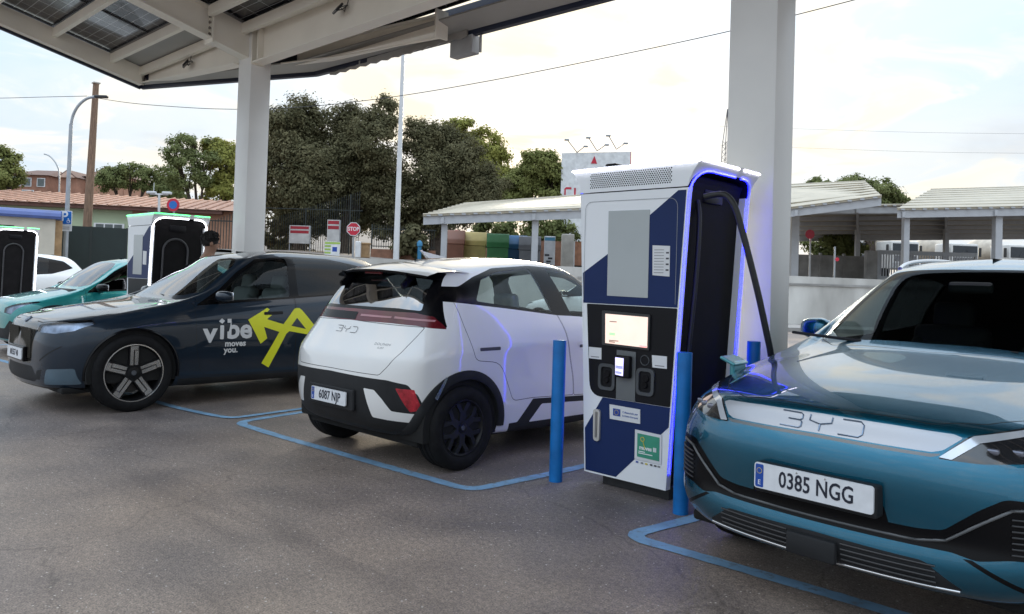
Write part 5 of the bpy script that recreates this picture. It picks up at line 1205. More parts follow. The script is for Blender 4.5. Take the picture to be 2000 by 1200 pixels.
for sx in (-1, 1):                                   # daytime-running light blade of each headlight and lamp modules
    front_sheet('light_blade', [(sx*x, z) for x, z in rpoly([(.468, .822), (.51, .818), (.585, .885), (.70, .915), (.83, .922), (.83, .942), (.70, .938), (.56, .908), (.50, .852)], .004)], mat('drl_clear', (.62, .66, .72), .12, .4), blu, feU, .006)
    for k in range(3):
        x = sx*(.62+.07*k); m = MB(); m.rbox((x, feU(x, .86)+.010, .858), (.05, .03, .024), .008); m.build('lamp_module', mat('lamp_glass_block', (.20, .21, .26), .1, .6), blu)
# outlined badge on the nose strip
badge(blu, feU, .0, .882, .098, mat('badge_line', (.22, .30, .42), .2, .7), -1, .003)
plate(blu, (.015, -.040, .628), .52, .112, '0385 NGG', tilt=R(0), size=.096, xs=.74)
m = MB(); m.rbox((.015, .0, .618), (.535, .075, .13), .01); m.build('plate_holder', PLAST, blu)
# grey line along the band, slats of the lower grille, bright lip line
def zline(name, pts, r, mt, off): 
    m = MB(); P = []
    for (x0, z0), (x1, z1) in zip(pts[:-1], pts[1:]):
        for k in range(8): u = k/8; P.append((x0+(x1-x0)*u, z0+(z1-z0)*u))
    P.append(pts[-1]); m.tube([(x, feU(x, z)-off, z) for x, z in P], r, 6); return m.build(name, mt, blu, 60)
zline('grey_line', [(-.80, .665), (-.70, .655), (-.62, .60), (-.50, .508), (-.40, .490), (0, .488), (.40, .490), (.50, .508), (.62, .60), (.70, .655), (.80, .665)], .0065, mat('line_grey', (.10, .105, .11), .35, .4), .004)
zline('lip_line', [(-.545, .318), (0, .312), (.545, .318)], .0055, CHROME, .005)
for z in (.340, .362, .384, .406):
    zline('grille_slat', [(-.47, z), (-.12, z)], .004, mat('slat_black', (.03, .03, .032), .4), .004); zline('grille_slat', [(.12, z), (.47, z)], .004, mat('slat_black', (.03, .03, .032), .4), .004)
m = MB(); m.rbox((0, .0, .362), (.22, .035, .095), .012); m.build('radar_cover', PLAST, blu, 40)
for k in range(7):
    z = .49+.022*k; zline('side_vent_slat', [(.70, z), (.86, z)], .004, mat('slat_black', (.03, .03, .032), .4), .003); zline('side_vent_slat', [(-.86, z), (-.70, z)], .004, mat('slat_black', (.03, .03, .032), .4), .003)
under(blu, .80, .3, 4.5, .255)
for c in (AF, AR):
    for sx in (-1, 1):
        arch_liner(blu, c, RA+.005, sx*.48, sx*.90); arch_lip(blu, c, RA, fnU, sx, PLAST, R(-6), R(186), .05)
        wheel(blu, (sx*.82, c[0], c[1]), .365, .235, .255, sx, 5, 'plain')
for sx in (-1, 1): mirror(blu, (sx*1.03, 2.12, 1.185), sx, .19, .23, .165, TEALP, -1)
for sx in (-1, 1):                                   # roof rails
    m = MB(); pts = [(sx*.575, 2.42, 1.625), (sx*.575, 2.52, 1.658), (sx*.57, 2.68, 1.682), (sx*.56, 2.95, 1.700), (sx*.55, 3.3, 1.705), (sx*.54, 3.7, 1.69), (sx*.53, 3.95, 1.64)]
    m.tube(catmull(pts), .014, 8); m.build('roof_rail', CHROME, blu, 60)
    m = MB(); m.tube([(sx*.40, 1.395, 1.165), (sx*.40-.45, 1.44, 1.185)], .009, 6); m.build('wiper', PLAST, blu)
for x in (-.38, .38): seat(blu, x, 2.55, .55, -1, INTD, .66)
m = MB(); m.rbox((0, 3.45, .68), (1.25, .5, .2), .07, 3); m.rbox((0, 3.72, .95), (1.25, .14, .6), .06, 3, rx=R(-14)); m.build('rear_bench', INTD, blu, 60)
m = MB(); m.rbox((0, 1.72, .98), (1.42, .60, .24), .09, 3); m.build('dashboard', INTD, blu, 60)
m = MB(); m.lathe([(.165, -.012), (.185, 0), (.165, .012), (.15, 0)], 'y', (0, 0, 0), 28, True); sw = m.build('steering_wheel', INTD, blu, 60); sw.location = (.38, 2.08, 1.04); sw.rotation_euler = (R(-22), 0, 0)
m = MB(); m.rbox((.0, 1.98, 1.50), (.24, .05, .07), .02); m.build('inner_mirror', INTD, blu)
# open charge flap on the right front wing with its bright underside
m = MB(); m.rbox((-.90, .84, 1.03), (.10, .20, .020), .008, 2, rz=R(8), ry=R(24)); m.rbox((-.875, .84, .985), (.03, .16, .09), .008, 1, rz=R(6)); m.build('charge_flap', paint('flap_paint', (.03, .24, .28), 0, .3, .3), blu)
# ================================================================== two more parked cars on the left
def simple_car(label, loc, pmat, rows, sz=1.0, rz=0, kf=1.0):
    g_ = lambda y: y if y > 1.76 else 1.76-(1.76-y)*kf
    rr = [{k: (v[0]*.97, g_(v[1]), v[2]*sz) for k, v in r_.items()} for r_ in rows]
    t = thing('parked_car', label, 'car', loc, rz); B = Body(rr, 4, 5); f_ = skin_fn(B)
    AF, AR, RA = (g_(.865), .375), (3.87, .375), .42
    for c in (AF, AR): B.cut('arch_hole', circ(c, RA, 28), 'x', 0)
    Z = lambda P: [(g_(a), b*sz) for a, b in P]; ZF = lambda P: [(a, b*sz) for a, b in P]; ZY = lambda P: [(a, g_(b)) for a, b in P]
    B.cut('window_surround', rpoly(Z([(1.50, 1.075), (2.66, 1.155), (3.6, 1.225), (4.12, 1.38), (3.9, 1.55), (3.3, 1.655), (2.72, 1.662), (2.30, 1.612), (2.04, 1.46), (1.80, 1.265)]), .03), 'x', 0, only={'body'})
    for q, nm in ((Z([(1.72, 1.125), (2.645, 1.175), (2.68, 1.636), (2.32, 1.588), (2.09, 1.45), (1.88, 1.28)]), 'front_door_window'), (Z([(2.76, 1.182), (3.50, 1.238), (3.56, 1.60), (3.25, 1.635), (2.78, 1.640)]), 'rear_door_window')):
        B.cut(nm, rpoly(q, .03), 'x', 0, only={'window_surround'})
    B.cut('windscreen', rpoly(sym(ZY([(0, 1.40), (.40, 1.42), (.60, 1.475), (.72, 1.63), (.59, 2.06), (.49, 2.14), (0, 2.085)])), .03), 'z', rng=(1.08*sz, 2), only={'body'})
    B.panel('front_door', rpoly(Z([(1.475, 1.12), (1.495, .62), (1.555, .36), (2.682, .31), (2.700, 1.22)]), .03), 'x', 0, only={'body'})
    B.panel('hood', rpoly(sym(ZY([(0, .165), (.42, .19), (.66, .34), (.80, .72), (.84, 1.10), (.85, 1.47), (.70, 1.50), (.56, 1.36), (0, 1.29)])), .03), 'z', rng=(.8*sz, 1.3), only={'body'}, nz=.25)
    hl_ = ZF([(.40, .72), (.40, .80), (.60, .86), (.868, .93), (.875, .90), (.72, .80), (.62, .70)])
    for q in (rpoly(hl_, .01), rpoly(mirx(hl_), .01)): B.cut('headlight', q, 'y', rng=(-1, g_(.56)), only={'body', 'hood', 'gap_crease_line'})
    B.cut('lower_grille', rpoly(sym(ZF([(0, .28), (.80, .28), (.86, .50), (.60, .60), (.45, .46), (0, .45)])), .02), 'y', rng=(-1, g_(.5)), only={'body'})
    B.cut('sill_trim', [(g_(.865)+.43, .2), (3.45, .2), (3.45, .32), (g_(.865)+.43, .32)], 'x', 0, only={'body'})
    for i in [i for i, n in B.names.items() if n == 'arch_hole']: B.drop(i)
    lining(B, t, INTD, .35, {'body', 'front_door', 'window_surround'})
    B.parts(t, dict(body=pmat, front_door=pmat, hood=pmat, window_surround=GLOSSB, front_door_window=GL_D, rear_door_window=GL_D, windscreen=GL_W, headlight=LENS, lower_grille=PLAST, sill_trim=PLAST), DARK)
    housing(B, t, 'headlight', mat('lamp_housing', (.42, .47, .55), .25, .3), .03, 'lamp_housing')
    under(t, .78, g_(.3), 4.5, .235)
    for c in (AF, AR):
        for sx in (-1, 1):
            arch_liner(t, c, RA+.005, sx*.5, sx*.90); arch_lip(t, c, RA, f_, sx, PLAST, R(-8), R(188), .035)
            wheel(t, (sx*.82, c[0], c[1]), .375, .235, .27, sx, 5, 'y')
    for sx in (-1, 1): mirror(t, (sx*1.03, 1.76, 1.17*sz), sx, .19, .26, .14, GLOSSB, -1)
    for x in (-.38, .38): seat(t, x, 2.45, .55, -1, INTD, .64)
    m = MB(); m.rbox((0, 1.62, .96), (1.40, .55, .24), .09, 3); m.build('dashboard', INTD, t, 60)
    return t
TURQ = paint('turquoise_paint', (.012, .27, .27), .15, .35, .3)
simple_car('turquoise hatchback parked behind the charger with the green top', (-14.72, 2.82, 0), TURQ, suv_rows(), .955, kf=.72)
simple_car('white car half hidden between turquoise hatchback and leftmost charger', (-23.0, 2.6, 0), WHP, suv_rows(), 1.02)
# ================================================================== person behind the navy SUV
def person(loc, rz, label):
    t = thing('person', label, 'person', loc, rz); H_ = 1.88
    me = bpy.data.meshes.new('body'); V = [(0, 0, .98), (0, .01, 1.15), (0, .0, 1.36), (0, .01, 1.50), (0, -.015, 1.60), (0, -.04, 1.72), (0, -.035, 1.80)]; E_ = [(0, 1), (1, 2), (2, 3), (3, 4), (4, 5), (5, 6)]; Rd = [(.155, .11), (.145, .105), (.19, .125), (.15, .10), (.058, .06), (.078, .095), (.07, .085)]
    for sx in (-1, 1):
        o = len(V); V += [(sx*.19, 0, 1.49), (sx*.24, .02, 1.22), (sx*.22, -.10, 1.00), (sx*.21, -.16, .93), (sx*.10, 0, .90), (sx*.11, -.02, .50), (sx*.11, .02, .10), (sx*.12, -.13, .045)]
        E_ += [(3, o), (o, o+1), (o+1, o+2), (o+2, o+3), (0, o+4), (o+4, o+5), (o+5, o+6), (o+6, o+7)]; Rd += [(.065, .065), (.05, .05), (.04, .04), (.035, .045), (.095, .095), (.065, .065), (.045, .05), (.045, .035)]
    me.from_pydata(V, E_, []); o = link('body', me, t); md = o.modifiers.new('skin', 'SKIN'); md.use_smooth_shade = True
    for i, sv in enumerate(me.skin_vertices[0].data): sv.radius = Rd[i]; sv.use_root = (i == 0)
    o.modifiers.new('sub', 'SUBSURF').levels = 2; o.modifiers['sub'].render_levels = 2
    dg = bpy.context.evaluated_depsgraph_get(); m2 = bpy.data.meshes.new_from_object(o.evaluated_get(dg)); o.modifiers.clear(); o.data = m2; m2.name = 'body'
    for q in (mat('skin_tone', (.30, .16, .10), .55), mat('dark_shirt', (.035, .035, .04), .8), mat('dark_trousers', (.03, .032, .045), .8), mat('grey_shirt', (.16, .16, .165), .85)): m2.materials.append(q)
    for p in m2.polygons:
        z = p.center.z; x = abs(p.center.x)
        p.material_index = 0 if z > 1.545 or (x > .17 and z < 1.12 and z > .8) else (3 if z > .96 else 2); p.use_smooth = True
    m = MB()                                            # hair: many short curls
    rg = random.Random(4)
    m.ball((0, -.015, 1.785), (.092, .110, .105), 14, 8)
    for k in range(420):
        a = rg.uniform(0, 2*PI); e = rg.uniform(-1.0 if math.sin(a) > -.1 else -.2, 1.5); c = Vector((.088*math.cos(a)*math.cos(e), -.025+.108*math.sin(a)*math.cos(e), 1.80+.095*math.sin(e)))
        if math.sin(a) < -.75 and e < .5: continue
        d = Vector((rg.uniform(-1, 1), rg.uniform(-1, 1), rg.uniform(-1, 1)))*.022; m.tube([c-d*.3, c+d*.5+(c-Vector((0, -.025, 1.78)))*.12, c+d], .0075, 4)
    h = m.build('hair', mat('hair_black', (.012, .010, .009), .8), t, 60); h['kind'] = 'stuff'
    for sx in (-1, 1): m = MB(); m.ball((sx*.085, -.02, 1.735), (.012, .022, .033), 8, 6); m.build('ear', mat('skin_tone', (.30, .16, .10), .55), t, 60)
    m = MB(); m.add([(-.016, -.132, 1.70), (.016, -.132, 1.70), (0, -.165, 1.705), (0, -.135, 1.755)], [(0, 1, 2), (0, 2, 3), (1, 3, 2)]); m.build('nose', mat('skin_tone', (.30, .16, .10), .55), t)
    for sx in (-1, 1): m = MB(); m.ball((sx*.033, -.125, 1.748), (.012, .008, .007), 8, 6); m.build('eye', mat('eye_dark', (.03, .02, .02), .3), t, 60)
    m = MB(); m.rbox((0, -.128, 1.668), (.048, .012, .010), .004); m.build('mouth', mat('lip_tone', (.22, .09, .07), .5), t)
    for sx in (-1, 1):
        for k in range(5):
            m = MB(); b0 = Vector((sx*(.195+.012*k), -.185, .93-.006*abs(k-2))); m.tube([b0, b0+Vector((0, -.035, -.02)), b0+Vector((0, -.05, -.05))], [.009, .009, .007], 6); m.build('finger', mat('skin_tone', (.30, .16, .10), .55), t, 60)
    return t
pp = person((-10.50, 4.87, 0), R(168), 'dark haired person standing behind the navy SUV in front of the pillar')
pp.scale = (1.10, 1.10, 1.055)
# ================================================================== terrain behind the car park
def smooth(a, b, x): t = min(1, max(0, (x-a)/(b-a))); return t*t*(3-2*t)
def ztop(u): return 1.60+max(0, min(.75, (2.5-u)*.05))
def zt(u, v):
    right = ztop(u)+min(max(v-29.4, 0), 36)*.033+max(0, v-65)*.004
    left = -.05+max(0, v-46)*.115 if v < 120 else 8.4
    k = smooth(-14.5, -11.5, u); return right*k+left*(1-k)
def uv_of(p): return (p.x*math.cos(YAW)+p.y*math.sin(YAW), -p.x*math.sin(YAW)+p.y*math.cos(YAW))
DIRT = mat('lot_ground', (.20, .175, .155), .9, var=.2, scale=.5, bump=.2, bscale=20)
us = [-160, -120, -90, -70, -50, -36, -26, -20, -16, -14.5, -13.5, -12.5, -11.5, -9, -6, -3, 0, 2.5, 5, 8, 12, 16, 20, 26, 36, 60, 90, 160]; vs_ = [29.5, 31, 34, 38, 42, 46, 52, 58, 65, 75, 90, 120, 160, 260, 420]
m = MB(); m.add([ground_uv(u, v, zt(u, v)) for v in vs_ for u in us], [(j*len(us)+i, j*len(us)+i+1, (j+1)*len(us)+i+1, (j+1)*len(us)+i) for j in range(len(vs_)-1) for i in range(len(us)-1)])
struct(m.build('terrain', DIRT, None, 60))
def gp(x, y, d, lift=None):
    """ground point under image position (x,y) at depth d"""
    p = at(x, y, d); u, v = uv_of(p); return Vector((p.x, p.y, zt(u, v) if v > 29.4 else 0))
def zpx(x, y, d): return at(x, y, d).z
RZ = YAW                                                   # objects turned to face the camera direction
WALLW = mat('white_wall', (.60, .585, .55), .8, var=.10, scale=.9, bump=.15, bscale=12, col2=(.34, .325, .30), stretch=(1, 1, .35)); CONC = mat('concrete_grey', (.30, .29, .275), .85, var=.2, scale=1.5, bump=.2, bscale=15)
def uvwall(name, u0, u1, v0, v1, zb, zt_, th, mt, parent=None):
    a0, a1 = ground_uv(u0, v0), ground_uv(u1, v1); d = (a1-a0).normalized(); n = Vector((-d.y, d.x, 0))*th
    zb = zb if isinstance(zb, tuple) else (zb, zb); zt_ = zt_ if isinstance(zt_, tuple) else (zt_, zt_)
    q = [a0, a1, a1+n, a0+n]; zz = (0, 1, 1, 0); m = MB(); m.hexa([(p.x, p.y, zb[k]) for p, k in zip(q, zz)]+[(p.x, p.y, zt_[k]) for p, k in zip(q, zz)]); return m.build(name, mt, parent)
rw = uvwall('retaining_wall', -14, 46, 29.1, 29.1, 0, (2.2, 1.60), .45, WALLW); tag(rw, 'long white plastered retaining wall behind the right pillar', 'wall')
# make its top follow the ground step
rw.data.vertices[5].co.z = 1.60; rw.data.vertices[6].co.z = 1.60
cp = uvwall('coping', 2.5, 46, 29.05, 29.05, 1.60, 1.68, .55, CONC, rw)
kb = uvwall('kerb', -14, 46, 26.2, 26.2, 0, .14, .3, CONC); struct(kb)
pv = uvwall('pavement', -14, 46, 26.5, 26.5, .0, .12, 2.58, mat('pavement_pale', (.34, .32, .30), .85, var=.12, scale=2)); struct(pv)
# ------------------------------------------------------------------ trees
BARK = mat('bark', (.075, .055, .042), .9, var=.3, scale=6, bump=.4, bscale=25)
def leafmat(name, c, c2):
    m, t, b = newmat(name); ln = t.links.new
    oi = t.nodes.new('ShaderNodeNewGeometry'); tcn = t.nodes.new('ShaderNodeTexCoord'); n = t.nodes.new('ShaderNodeTexNoise'); n.inputs['Scale'].default_value = .8; n.inputs['Detail'].default_value = 4; ln(tcn.outputs['Object'], n.inputs['Vector'])
    mm_ = t.nodes.new('ShaderNodeMath'); mm_.operation = 'MULTIPLY_ADD'; mm_.inputs[1].default_value = .35; ln(oi.outputs['Random Per Island'], mm_.inputs[0])
    m2_ = t.nodes.new('ShaderNodeMapRange'); m2_.inputs[1].default_value = .3; m2_.inputs[2].default_value = .7; m2_.inputs[4].default_value = .65; ln(n.outputs['Fac'], m2_.inputs[0]); ln(m2_.outputs[0], mm_.inputs[2])
    r = t.nodes.new('ShaderNodeValToRGB'); r.color_ramp.elements[0].color = c+(1,); r.color_ramp.elements[1].color = c2+(1,); ln(mm_.outputs[0], r.inputs[0])
    ln(r.outputs[0], b.inputs['Base Color']); b.inputs['Roughness'].default_value = .8; b.inputs['Specular IOR Level'].default_value = .1
    tr = t.nodes.new('ShaderNodeBsdfTranslucent'); ln(r.outputs[0], tr.inputs[0]); mx = t.nodes.new('ShaderNodeMixShader'); mx.inputs[0].default_value = .25
    o = t.nodes['Material Output']; ln(b.outputs[0], mx.inputs[1]); ln(tr.outputs[0], mx.inputs[2]); ln(mx.outputs[0], o.inputs[0]); return m
LEAF_D = leafmat('leaf_oak', (.058, .060, .030), (.185, .168, .092)); LEAF_G = leafmat('leaf_green', (.115, .135, .04), (.27, .28, .10)); LEAF_Y = leafmat('leaf_yellowgreen', (.17, .185, .045), (.36, .35, .10)); LEAF_M = leafmat('leaf_mid', (.09, .115, .04), (.22, .24, .10))
def leaves(name, blobs, n, size, mt, parent, seed, shell=.55):
    """leaf-sized faces in clumps spread through ellipsoid blobs: (centre, radii)"""
    rg = np.random.default_rng(seed); vol = np.array([b[1][0]*b[1][1]*b[1][2] for b in blobs])**.8; cnt = (n*vol/vol.sum()).astype(int)
    P = []; Q = []
    for (c, r), k in zip(blobs, cnt):
        ncl = max(8, k//150); d = rg.normal(size=(ncl, 3)); d /= np.linalg.norm(d, axis=1)[:, None]; rad = shell+(1-shell)*rg.random(ncl)**.5
        rad *= 1+.16*rg.normal(size=ncl)
        cc = np.array(c)+d*rad[:, None]*np.array(r); idx = rg.integers(0, ncl, k); sp = .14*np.mean(r)+.05
        of = rg.normal(size=(k, 3))*sp*np.array([1, 1, .75]); P.append(cc[idx]+of); Q.append(of/(np.linalg.norm(of, axis=1)[:, None]+1e-6)*.9+d[idx]*.5+np.array([0, 0, .35])+rg.normal(size=(k, 3))*.45)
    P = np.concatenate(P); N_ = len(P); nq = np.concatenate(Q); nq /= np.linalg.norm(nq, axis=1)[:, None]
    a = rg.normal(size=(N_, 3)); a -= (a*nq).sum(1)[:, None]*nq; a /= np.linalg.norm(a, axis=1)[:, None]; b = np.cross(nq, a)
    s_ = size*(.6+.8*rg.random(N_))[:, None]
    v = np.stack([P-a*s_, P-b*s_*.55, P+a*s_, P+b*s_*.55], 1).reshape(-1, 3)
    me = bpy.data.meshes.new(name); me.vertices.add(len(v)); me.vertices.foreach_set('co', v.ravel()); me.loops.add(4*N_); me.loops.foreach_set('vertex_index', np.arange(4*N_, dtype=np.int32))
    me.polygons.add(N_); me.polygons.foreach_set('loop_start', np.arange(0, 4*N_, 4, dtype=np.int32)); me.update(calc_edges=True); me.materials.append(mt); return link(name, me, parent)
def tree(label, base, top, blobs, n, size, mt, seed, trunk_r=.28, group=None, bare=False, cat='tree', name='tree'):
    """blobs given relative to the base point"""
    t = thing(name, label, cat, base, 0, group); rg = random.Random(seed)
    m = MB(); fork = top*.34; m.tube(catmull([(0, 0, -.3), (.05, 0, fork*.5), (.12, .05, fork)]), [trunk_r*(1.25-.5*k/12) for k in range(13)], 9); tk = m.build('trunk', BARK, t, 60)
    for c, r in blobs:
        m = MB(); c = Vector(c); m.tube(catmull([(.1, .04, fork*.85), (c.x*.45, c.y*.45, fork+(c.z-fork)*.45), (c.x*.9, c.y*.9, c.z)], 4), [trunk_r*.55*(1-.8*k/8) for k in range(9)], 6); m.build('limb', BARK, t, 60)
        for q in range(5 if not bare else 9):
            m = MB(); e = c+Vector((rg.uniform(-1, 1)*r[0], rg.uniform(-1, 1)*r[1], rg.uniform(-.3, 1)*r[2]))*.85; m.tube([(c.x*.6, c.y*.6, fork+(c.z-fork)*.6), c*.4+e*.6+Vector((0, 0, .1)), e], [trunk_r*.18, trunk_r*.1, .015], 5); m.build('branch', BARK, t, 60)
    leaves('crown', blobs, n, size, mt, t, seed); return t
def px_blobs(base, d, lst):
    """blobs from (x, y, rx_px, ry_px, depth offset)"""
    out = []
    for x, y, rx, ry, dd in lst:
        p = at(x, y, d+dd)-base; out.append((tuple(p), (rx*d/1500, max(rx, ry)*d/1500*.8, ry*d/1500)))
    return out
def pxtree(label, bx, d, lst, n, size, mt, seed, **k):
    base = gp(bx, 500, d); bl = px_blobs(base, d, lst); return tree(label, base, max(c[2]+r[2] for c, r in bl), bl, n, size, mt, seed, **k)
OAKS = 'dark evergreen oaks behind the car park'
pxtree('dark evergreen oak with a rounded crown just right of the left pillar', 585, 44, [(560, 265, 48, 62, 0), (600, 250, 40, 55, 1), (545, 350, 50, 70, 0), (600, 360, 60, 75, -1), (560, 420, 45, 38, 0), (615, 440, 40, 30, 1)], 70000, .08, LEAF_D, 11, trunk_r=.35, group=OAKS)
pxtree('tallest dark evergreen oak, behind the STOP sign', 672, 45, [(745, 225, 36, 38, 0), (690, 250, 45, 50, 1), (725, 290, 55, 55, -1), (670, 330, 55, 65, 0), (740, 370, 60, 60, 0), (690, 420, 55, 40, 1), (752, 425, 36, 34, -1)], 80000, .08, LEAF_D, 12, trunk_r=.4, group=OAKS)
pxtree('broad dark evergreen oak sloping down to the right of the tall white lamp pole', 850, 46, [(820, 275, 40, 45, 0), (860, 300, 55, 55, 1), (905, 330, 55, 55, 0), (830, 360, 60, 60, -1), (900, 390, 65, 45, 0), (945, 370, 42, 50, 1), (840, 425, 55, 40, 0), (790, 440, 30, 35, 0)], 86000, .08, LEAF_D, 13, trunk_r=.4, group=OAKS)
BEH = 'lighter trees beyond the oaks'
pxtree('pale yellow green tree showing behind the right side of the oaks', 930, 60, [(900, 255, 36, 22, 0), (945, 300, 40, 45, 0), (965, 360, 45, 50, 0)], 20000, .12, LEAF_Y, 14, group=BEH)
pxtree('green tree between the oaks and the white billboard', 1040, 56, [(1050, 320, 42, 26, 0), (1030, 355, 45, 30, 1), (1075, 360, 36, 35, 0), (1010, 380, 30, 35, 1)], 24000, .115, LEAF_G, 15, group=BEH)
pxtree('sparse green tree left of the left pillar', 385, 58, [(340, 300, 40, 24, 0), (375, 285, 38, 20, 1), (355, 340, 50, 30, 0), (400, 330, 36, 36, 0)], 9000, .10, LEAF_M, 16, bare=True, group=BEH)
pxtree('bright yellow green tree partly hidden by the left pillar', 440, 60, [(425, 290, 30, 22, 0), (440, 325, 36, 42, 0), (430, 375, 40, 30, 0)], 15000, .12, LEAF_Y, 17, group=BEH)
pxtree('low olive bush tree beyond the green building', 250, 62, [(215, 350, 34, 20, 0), (255, 345, 32, 24, 0), (290, 350, 28, 22, 0), (330, 375, 40, 24, 0)], 16000, .11, LEAF_M, 18, group=BEH)
pxtree('bushy green tree at the left edge of the photo', 5, 52, [(0, 320, 34, 32, 0), (20, 345, 28, 28, 0), (-25, 340, 30, 40, 0)], 14000, .10, LEAF_G, 19, group=BEH)
pxtree('dark green tree behind the right hand solar carports', 1700, 62, [(1600, 362, 30, 12, 0), (1660, 362, 36, 16, 0), (1715, 375, 36, 24, 0), (1740, 392, 26, 20, 0)], 15000, .11, LEAF_M, 20, group=BEH)
for k, (x, y, rx, ry) in enumerate(((556, 470, 40, 28), (800, 470, 26, 30), (965, 455, 40, 40), (1050, 440, 60, 36), (1620, 480, 50, 26))):
    lab = ('dark shrub behind the fence left of the STOP sign', 'dark green shrub right of the tall white lamp pole', 'olive shrub behind the left post of the middle carport', 'wide green shrub under the middle carport roof', 'dark green shrub behind the grey panel wall')[k]
    pxtree(lab, x, (46, 40, 52, 54, 52)[k], [(x, y, rx, ry, 0), (x+rx*.6, y+ry*.3, rx*.7, ry*.7, 0)], 5000, .13, LEAF_D if k < 2 else LEAF_M, 30+k, trunk_r=.07, cat='shrub', name='shrub')
# ------------------------------------------------------------------ poles, lamps, wires
GALV = mat('galvanised', (.36, .38, .40), .45, .5, var=.1, scale=4); WPOLE = mat('white_pole', (.62, .63, .64), .4, var=.05); WOOD = mat('pole_wood', (.23, .145, .095), .85, var=.25, scale=5, bump=.3, bscale=14, stretch=(6, 6, .6))
def pole(name, label, cat, x, yb, d, h, r0, r1, mt, group=None):
    b = gp(x, yb, d); t = thing(name, label, cat, b, 0, group); m = MB(); m.tube([(0, 0, 0), (0, 0, h*.5), (0, 0, h)], [r0, (r0+r1)/2, r1], 14); m.build('pole', mt, t, 60); return t, b
t, b = pole('lamp_post', 'tall tapered white lamp pole in front of the dark oaks', 'lamp post', 773.5, 505, 30.5, 12.5, .12, .045, WPOLE)
m = MB(); m.tube([(0, 0, 12.4), (.6, .4, 12.7), (1.4, .9, 12.75)], [.04, .035, .03], 8); m.build('arm', WPOLE, t, 60); m = MB(); m.rbox((1.7, 1.1, 12.75), (.55, .22, .1), .03, 2, rz=.57); m.build('lamp_head', GALV, t); m = MB(); m.rbox((0, 0, .04), (.4, .4, .08), .01); m.build('base_plate', GALV, t)
t, b = pole('lamp_post', 'galvanised lamp post with curved arm carrying the blue P sign', 'lamp post', 127.5, 500, 25, 6.1, .085, .055, GALV)
cr2 = cr.copy(); cr2.z = 0; cr2.normalize()
m = MB(); m.tube(catmull([(0, 0, 6.05), cr2*.06+Vector((0, 0, 6.4)), cr2*.22+Vector((0, 0, 6.72)), cr2*.48+Vector((0, 0, 6.95)), cr2*.78+Vector((0, 0, 7.03))]), .045, 10); m.build('arm', GALV, t, 60)
m = MB(); q = cr2*.95+Vector((0, 0, 7.03)); m.rbox(q, (.42, .16, .09), .03, 2, rz=YAW); m.build('lamp_head', mat('black_alu', (.02, .02, .022), .4), t)
# blue P sign and its small plate: held by the post
def sign_frame(p, d_toward=.06): return frame(p-Vector((fw.x, fw.y, 0)).normalized()*d_toward, cr2, (0, 0, 1))
def flat(name, M_, poly, th, mt, parent):
    m = MB(); m.prism(poly, 'z', 0, th); me = m.mesh(name); me.transform(M_); me.materials.append(mt); bm = bmesh.new(); bm.from_mesh(me); bmesh.ops.recalc_face_normals(bm, faces=list(bm.faces)); bm.to_mesh(me); bm.free(); return link(name, me, parent)
SW = mat('sign_white', (.74, .75, .76), .4); SB = mat('sign_blue', (.01, .14, .48), .4); SR = mat('sign_red', (.52, .012, .04), .4)
p0 = at(131.5, 426, 24.85); s_ = thing('parking_sign', 'square blue P parking sign with wheelchair mark on the lamp post', 'sign', p0)
Mx = sign_frame(Vector((0, 0, 0)))
flat('sign_plate', Mx, rpoly([(-.19, -.225), (.19, -.225), (.19, .225), (-.19, .225)], .03), .012, SW, s_)
flat('sign_face', Mx @ Matrix.Translation((0, 0, .013)), rpoly([(-.172, -.205), (.172, -.205), (.172, .205), (-.172, .205)], .02), .003, SB, s_)
text('sign_letter', 'P', .44, SW, s_, Mx @ Matrix.Translation((-.045, .03, .018)), .001, .008)
m = MB(); m.lathe([(.042, .0), (.056, .0), (.056, .002), (.042, .002)], 'z', (.085, -.115, .017), 18, True); m.tube([(.075, -.045, .018), (.078, -.09, .018), (.115, -.10, .018), (.135, -.14, .018)], .010, 6); m.ball((.073, -.028, .018), .016, 8, 6); me = m.mesh('w'); me.transform(Mx); me.materials.append(SW); link('wheelchair_mark', me, s_)
sp_ = thing('sign_plate_small', 'small white plate under the blue P sign', 'sign', at(131.5, 446, 24.85)); flat('sign_plate', Mx, rpoly([(-.18, -.10), (.18, -.10), (.18, .10), (-.18, .10)], .015), .012, SW, sp_)
for z_ in (.03, -.03): flat('text_line', Mx @ Matrix.Translation((0, z_, .013)), [(-.11, -.012), (.11, -.012), (.11, .012), (-.11, .012)], .002, mat('print_grey', (.25, .25, .26), .5), sp_)
t = thing('utility_pole', 'brown wooden utility pole behind the turquoise hatchback', 'utility pole', gp(165, 500, 28)); hb = zpx(178, 162, 28)
m = MB(); m.tube([(0, 0, 0), (.06, .05, hb*.5), (.13, .10, hb)], [.165, .14, .10], 14); m.build('pole', WOOD, t, 60); m = MB(); m.rbox((.13, .10, hb+.02), (.24, .24, .05), .01); m.build('pole_cap', mat('zinc_cap', (.45, .42, .36), .5), t)
m = MB(); m.tube([(-.02, .0, hb-.5), (.30, .24, hb-.5)], .03, 8); m.build('insulator_bracket', GALV, t, 60)
t, b = pole('lamp_post', 'distant curved street lamp among the brick houses', 'lamp post', 116, 372, 80, 3.2, .10, .07, GALV)
m = MB(); zb = [at(x, y, 80)-b for x, y in ((116, 345), (112, 325), (104, 312), (95, 304), (86, 301))]; m.tube(catmull([Vector((0, 0, 3.1))]+zb), .07, 6); m.build('arm', GALV, t, 60)
WIRE = mat('wire_dark', (.03, .03, .035), .6)
def wire(label, pts, r=.012):
    m = MB(); m.tube(catmull([at(*p) for p in pts], 8), r, 5); o = m.build('overhead_wire', WIRE, None, 60); tag(o, label, 'wire')
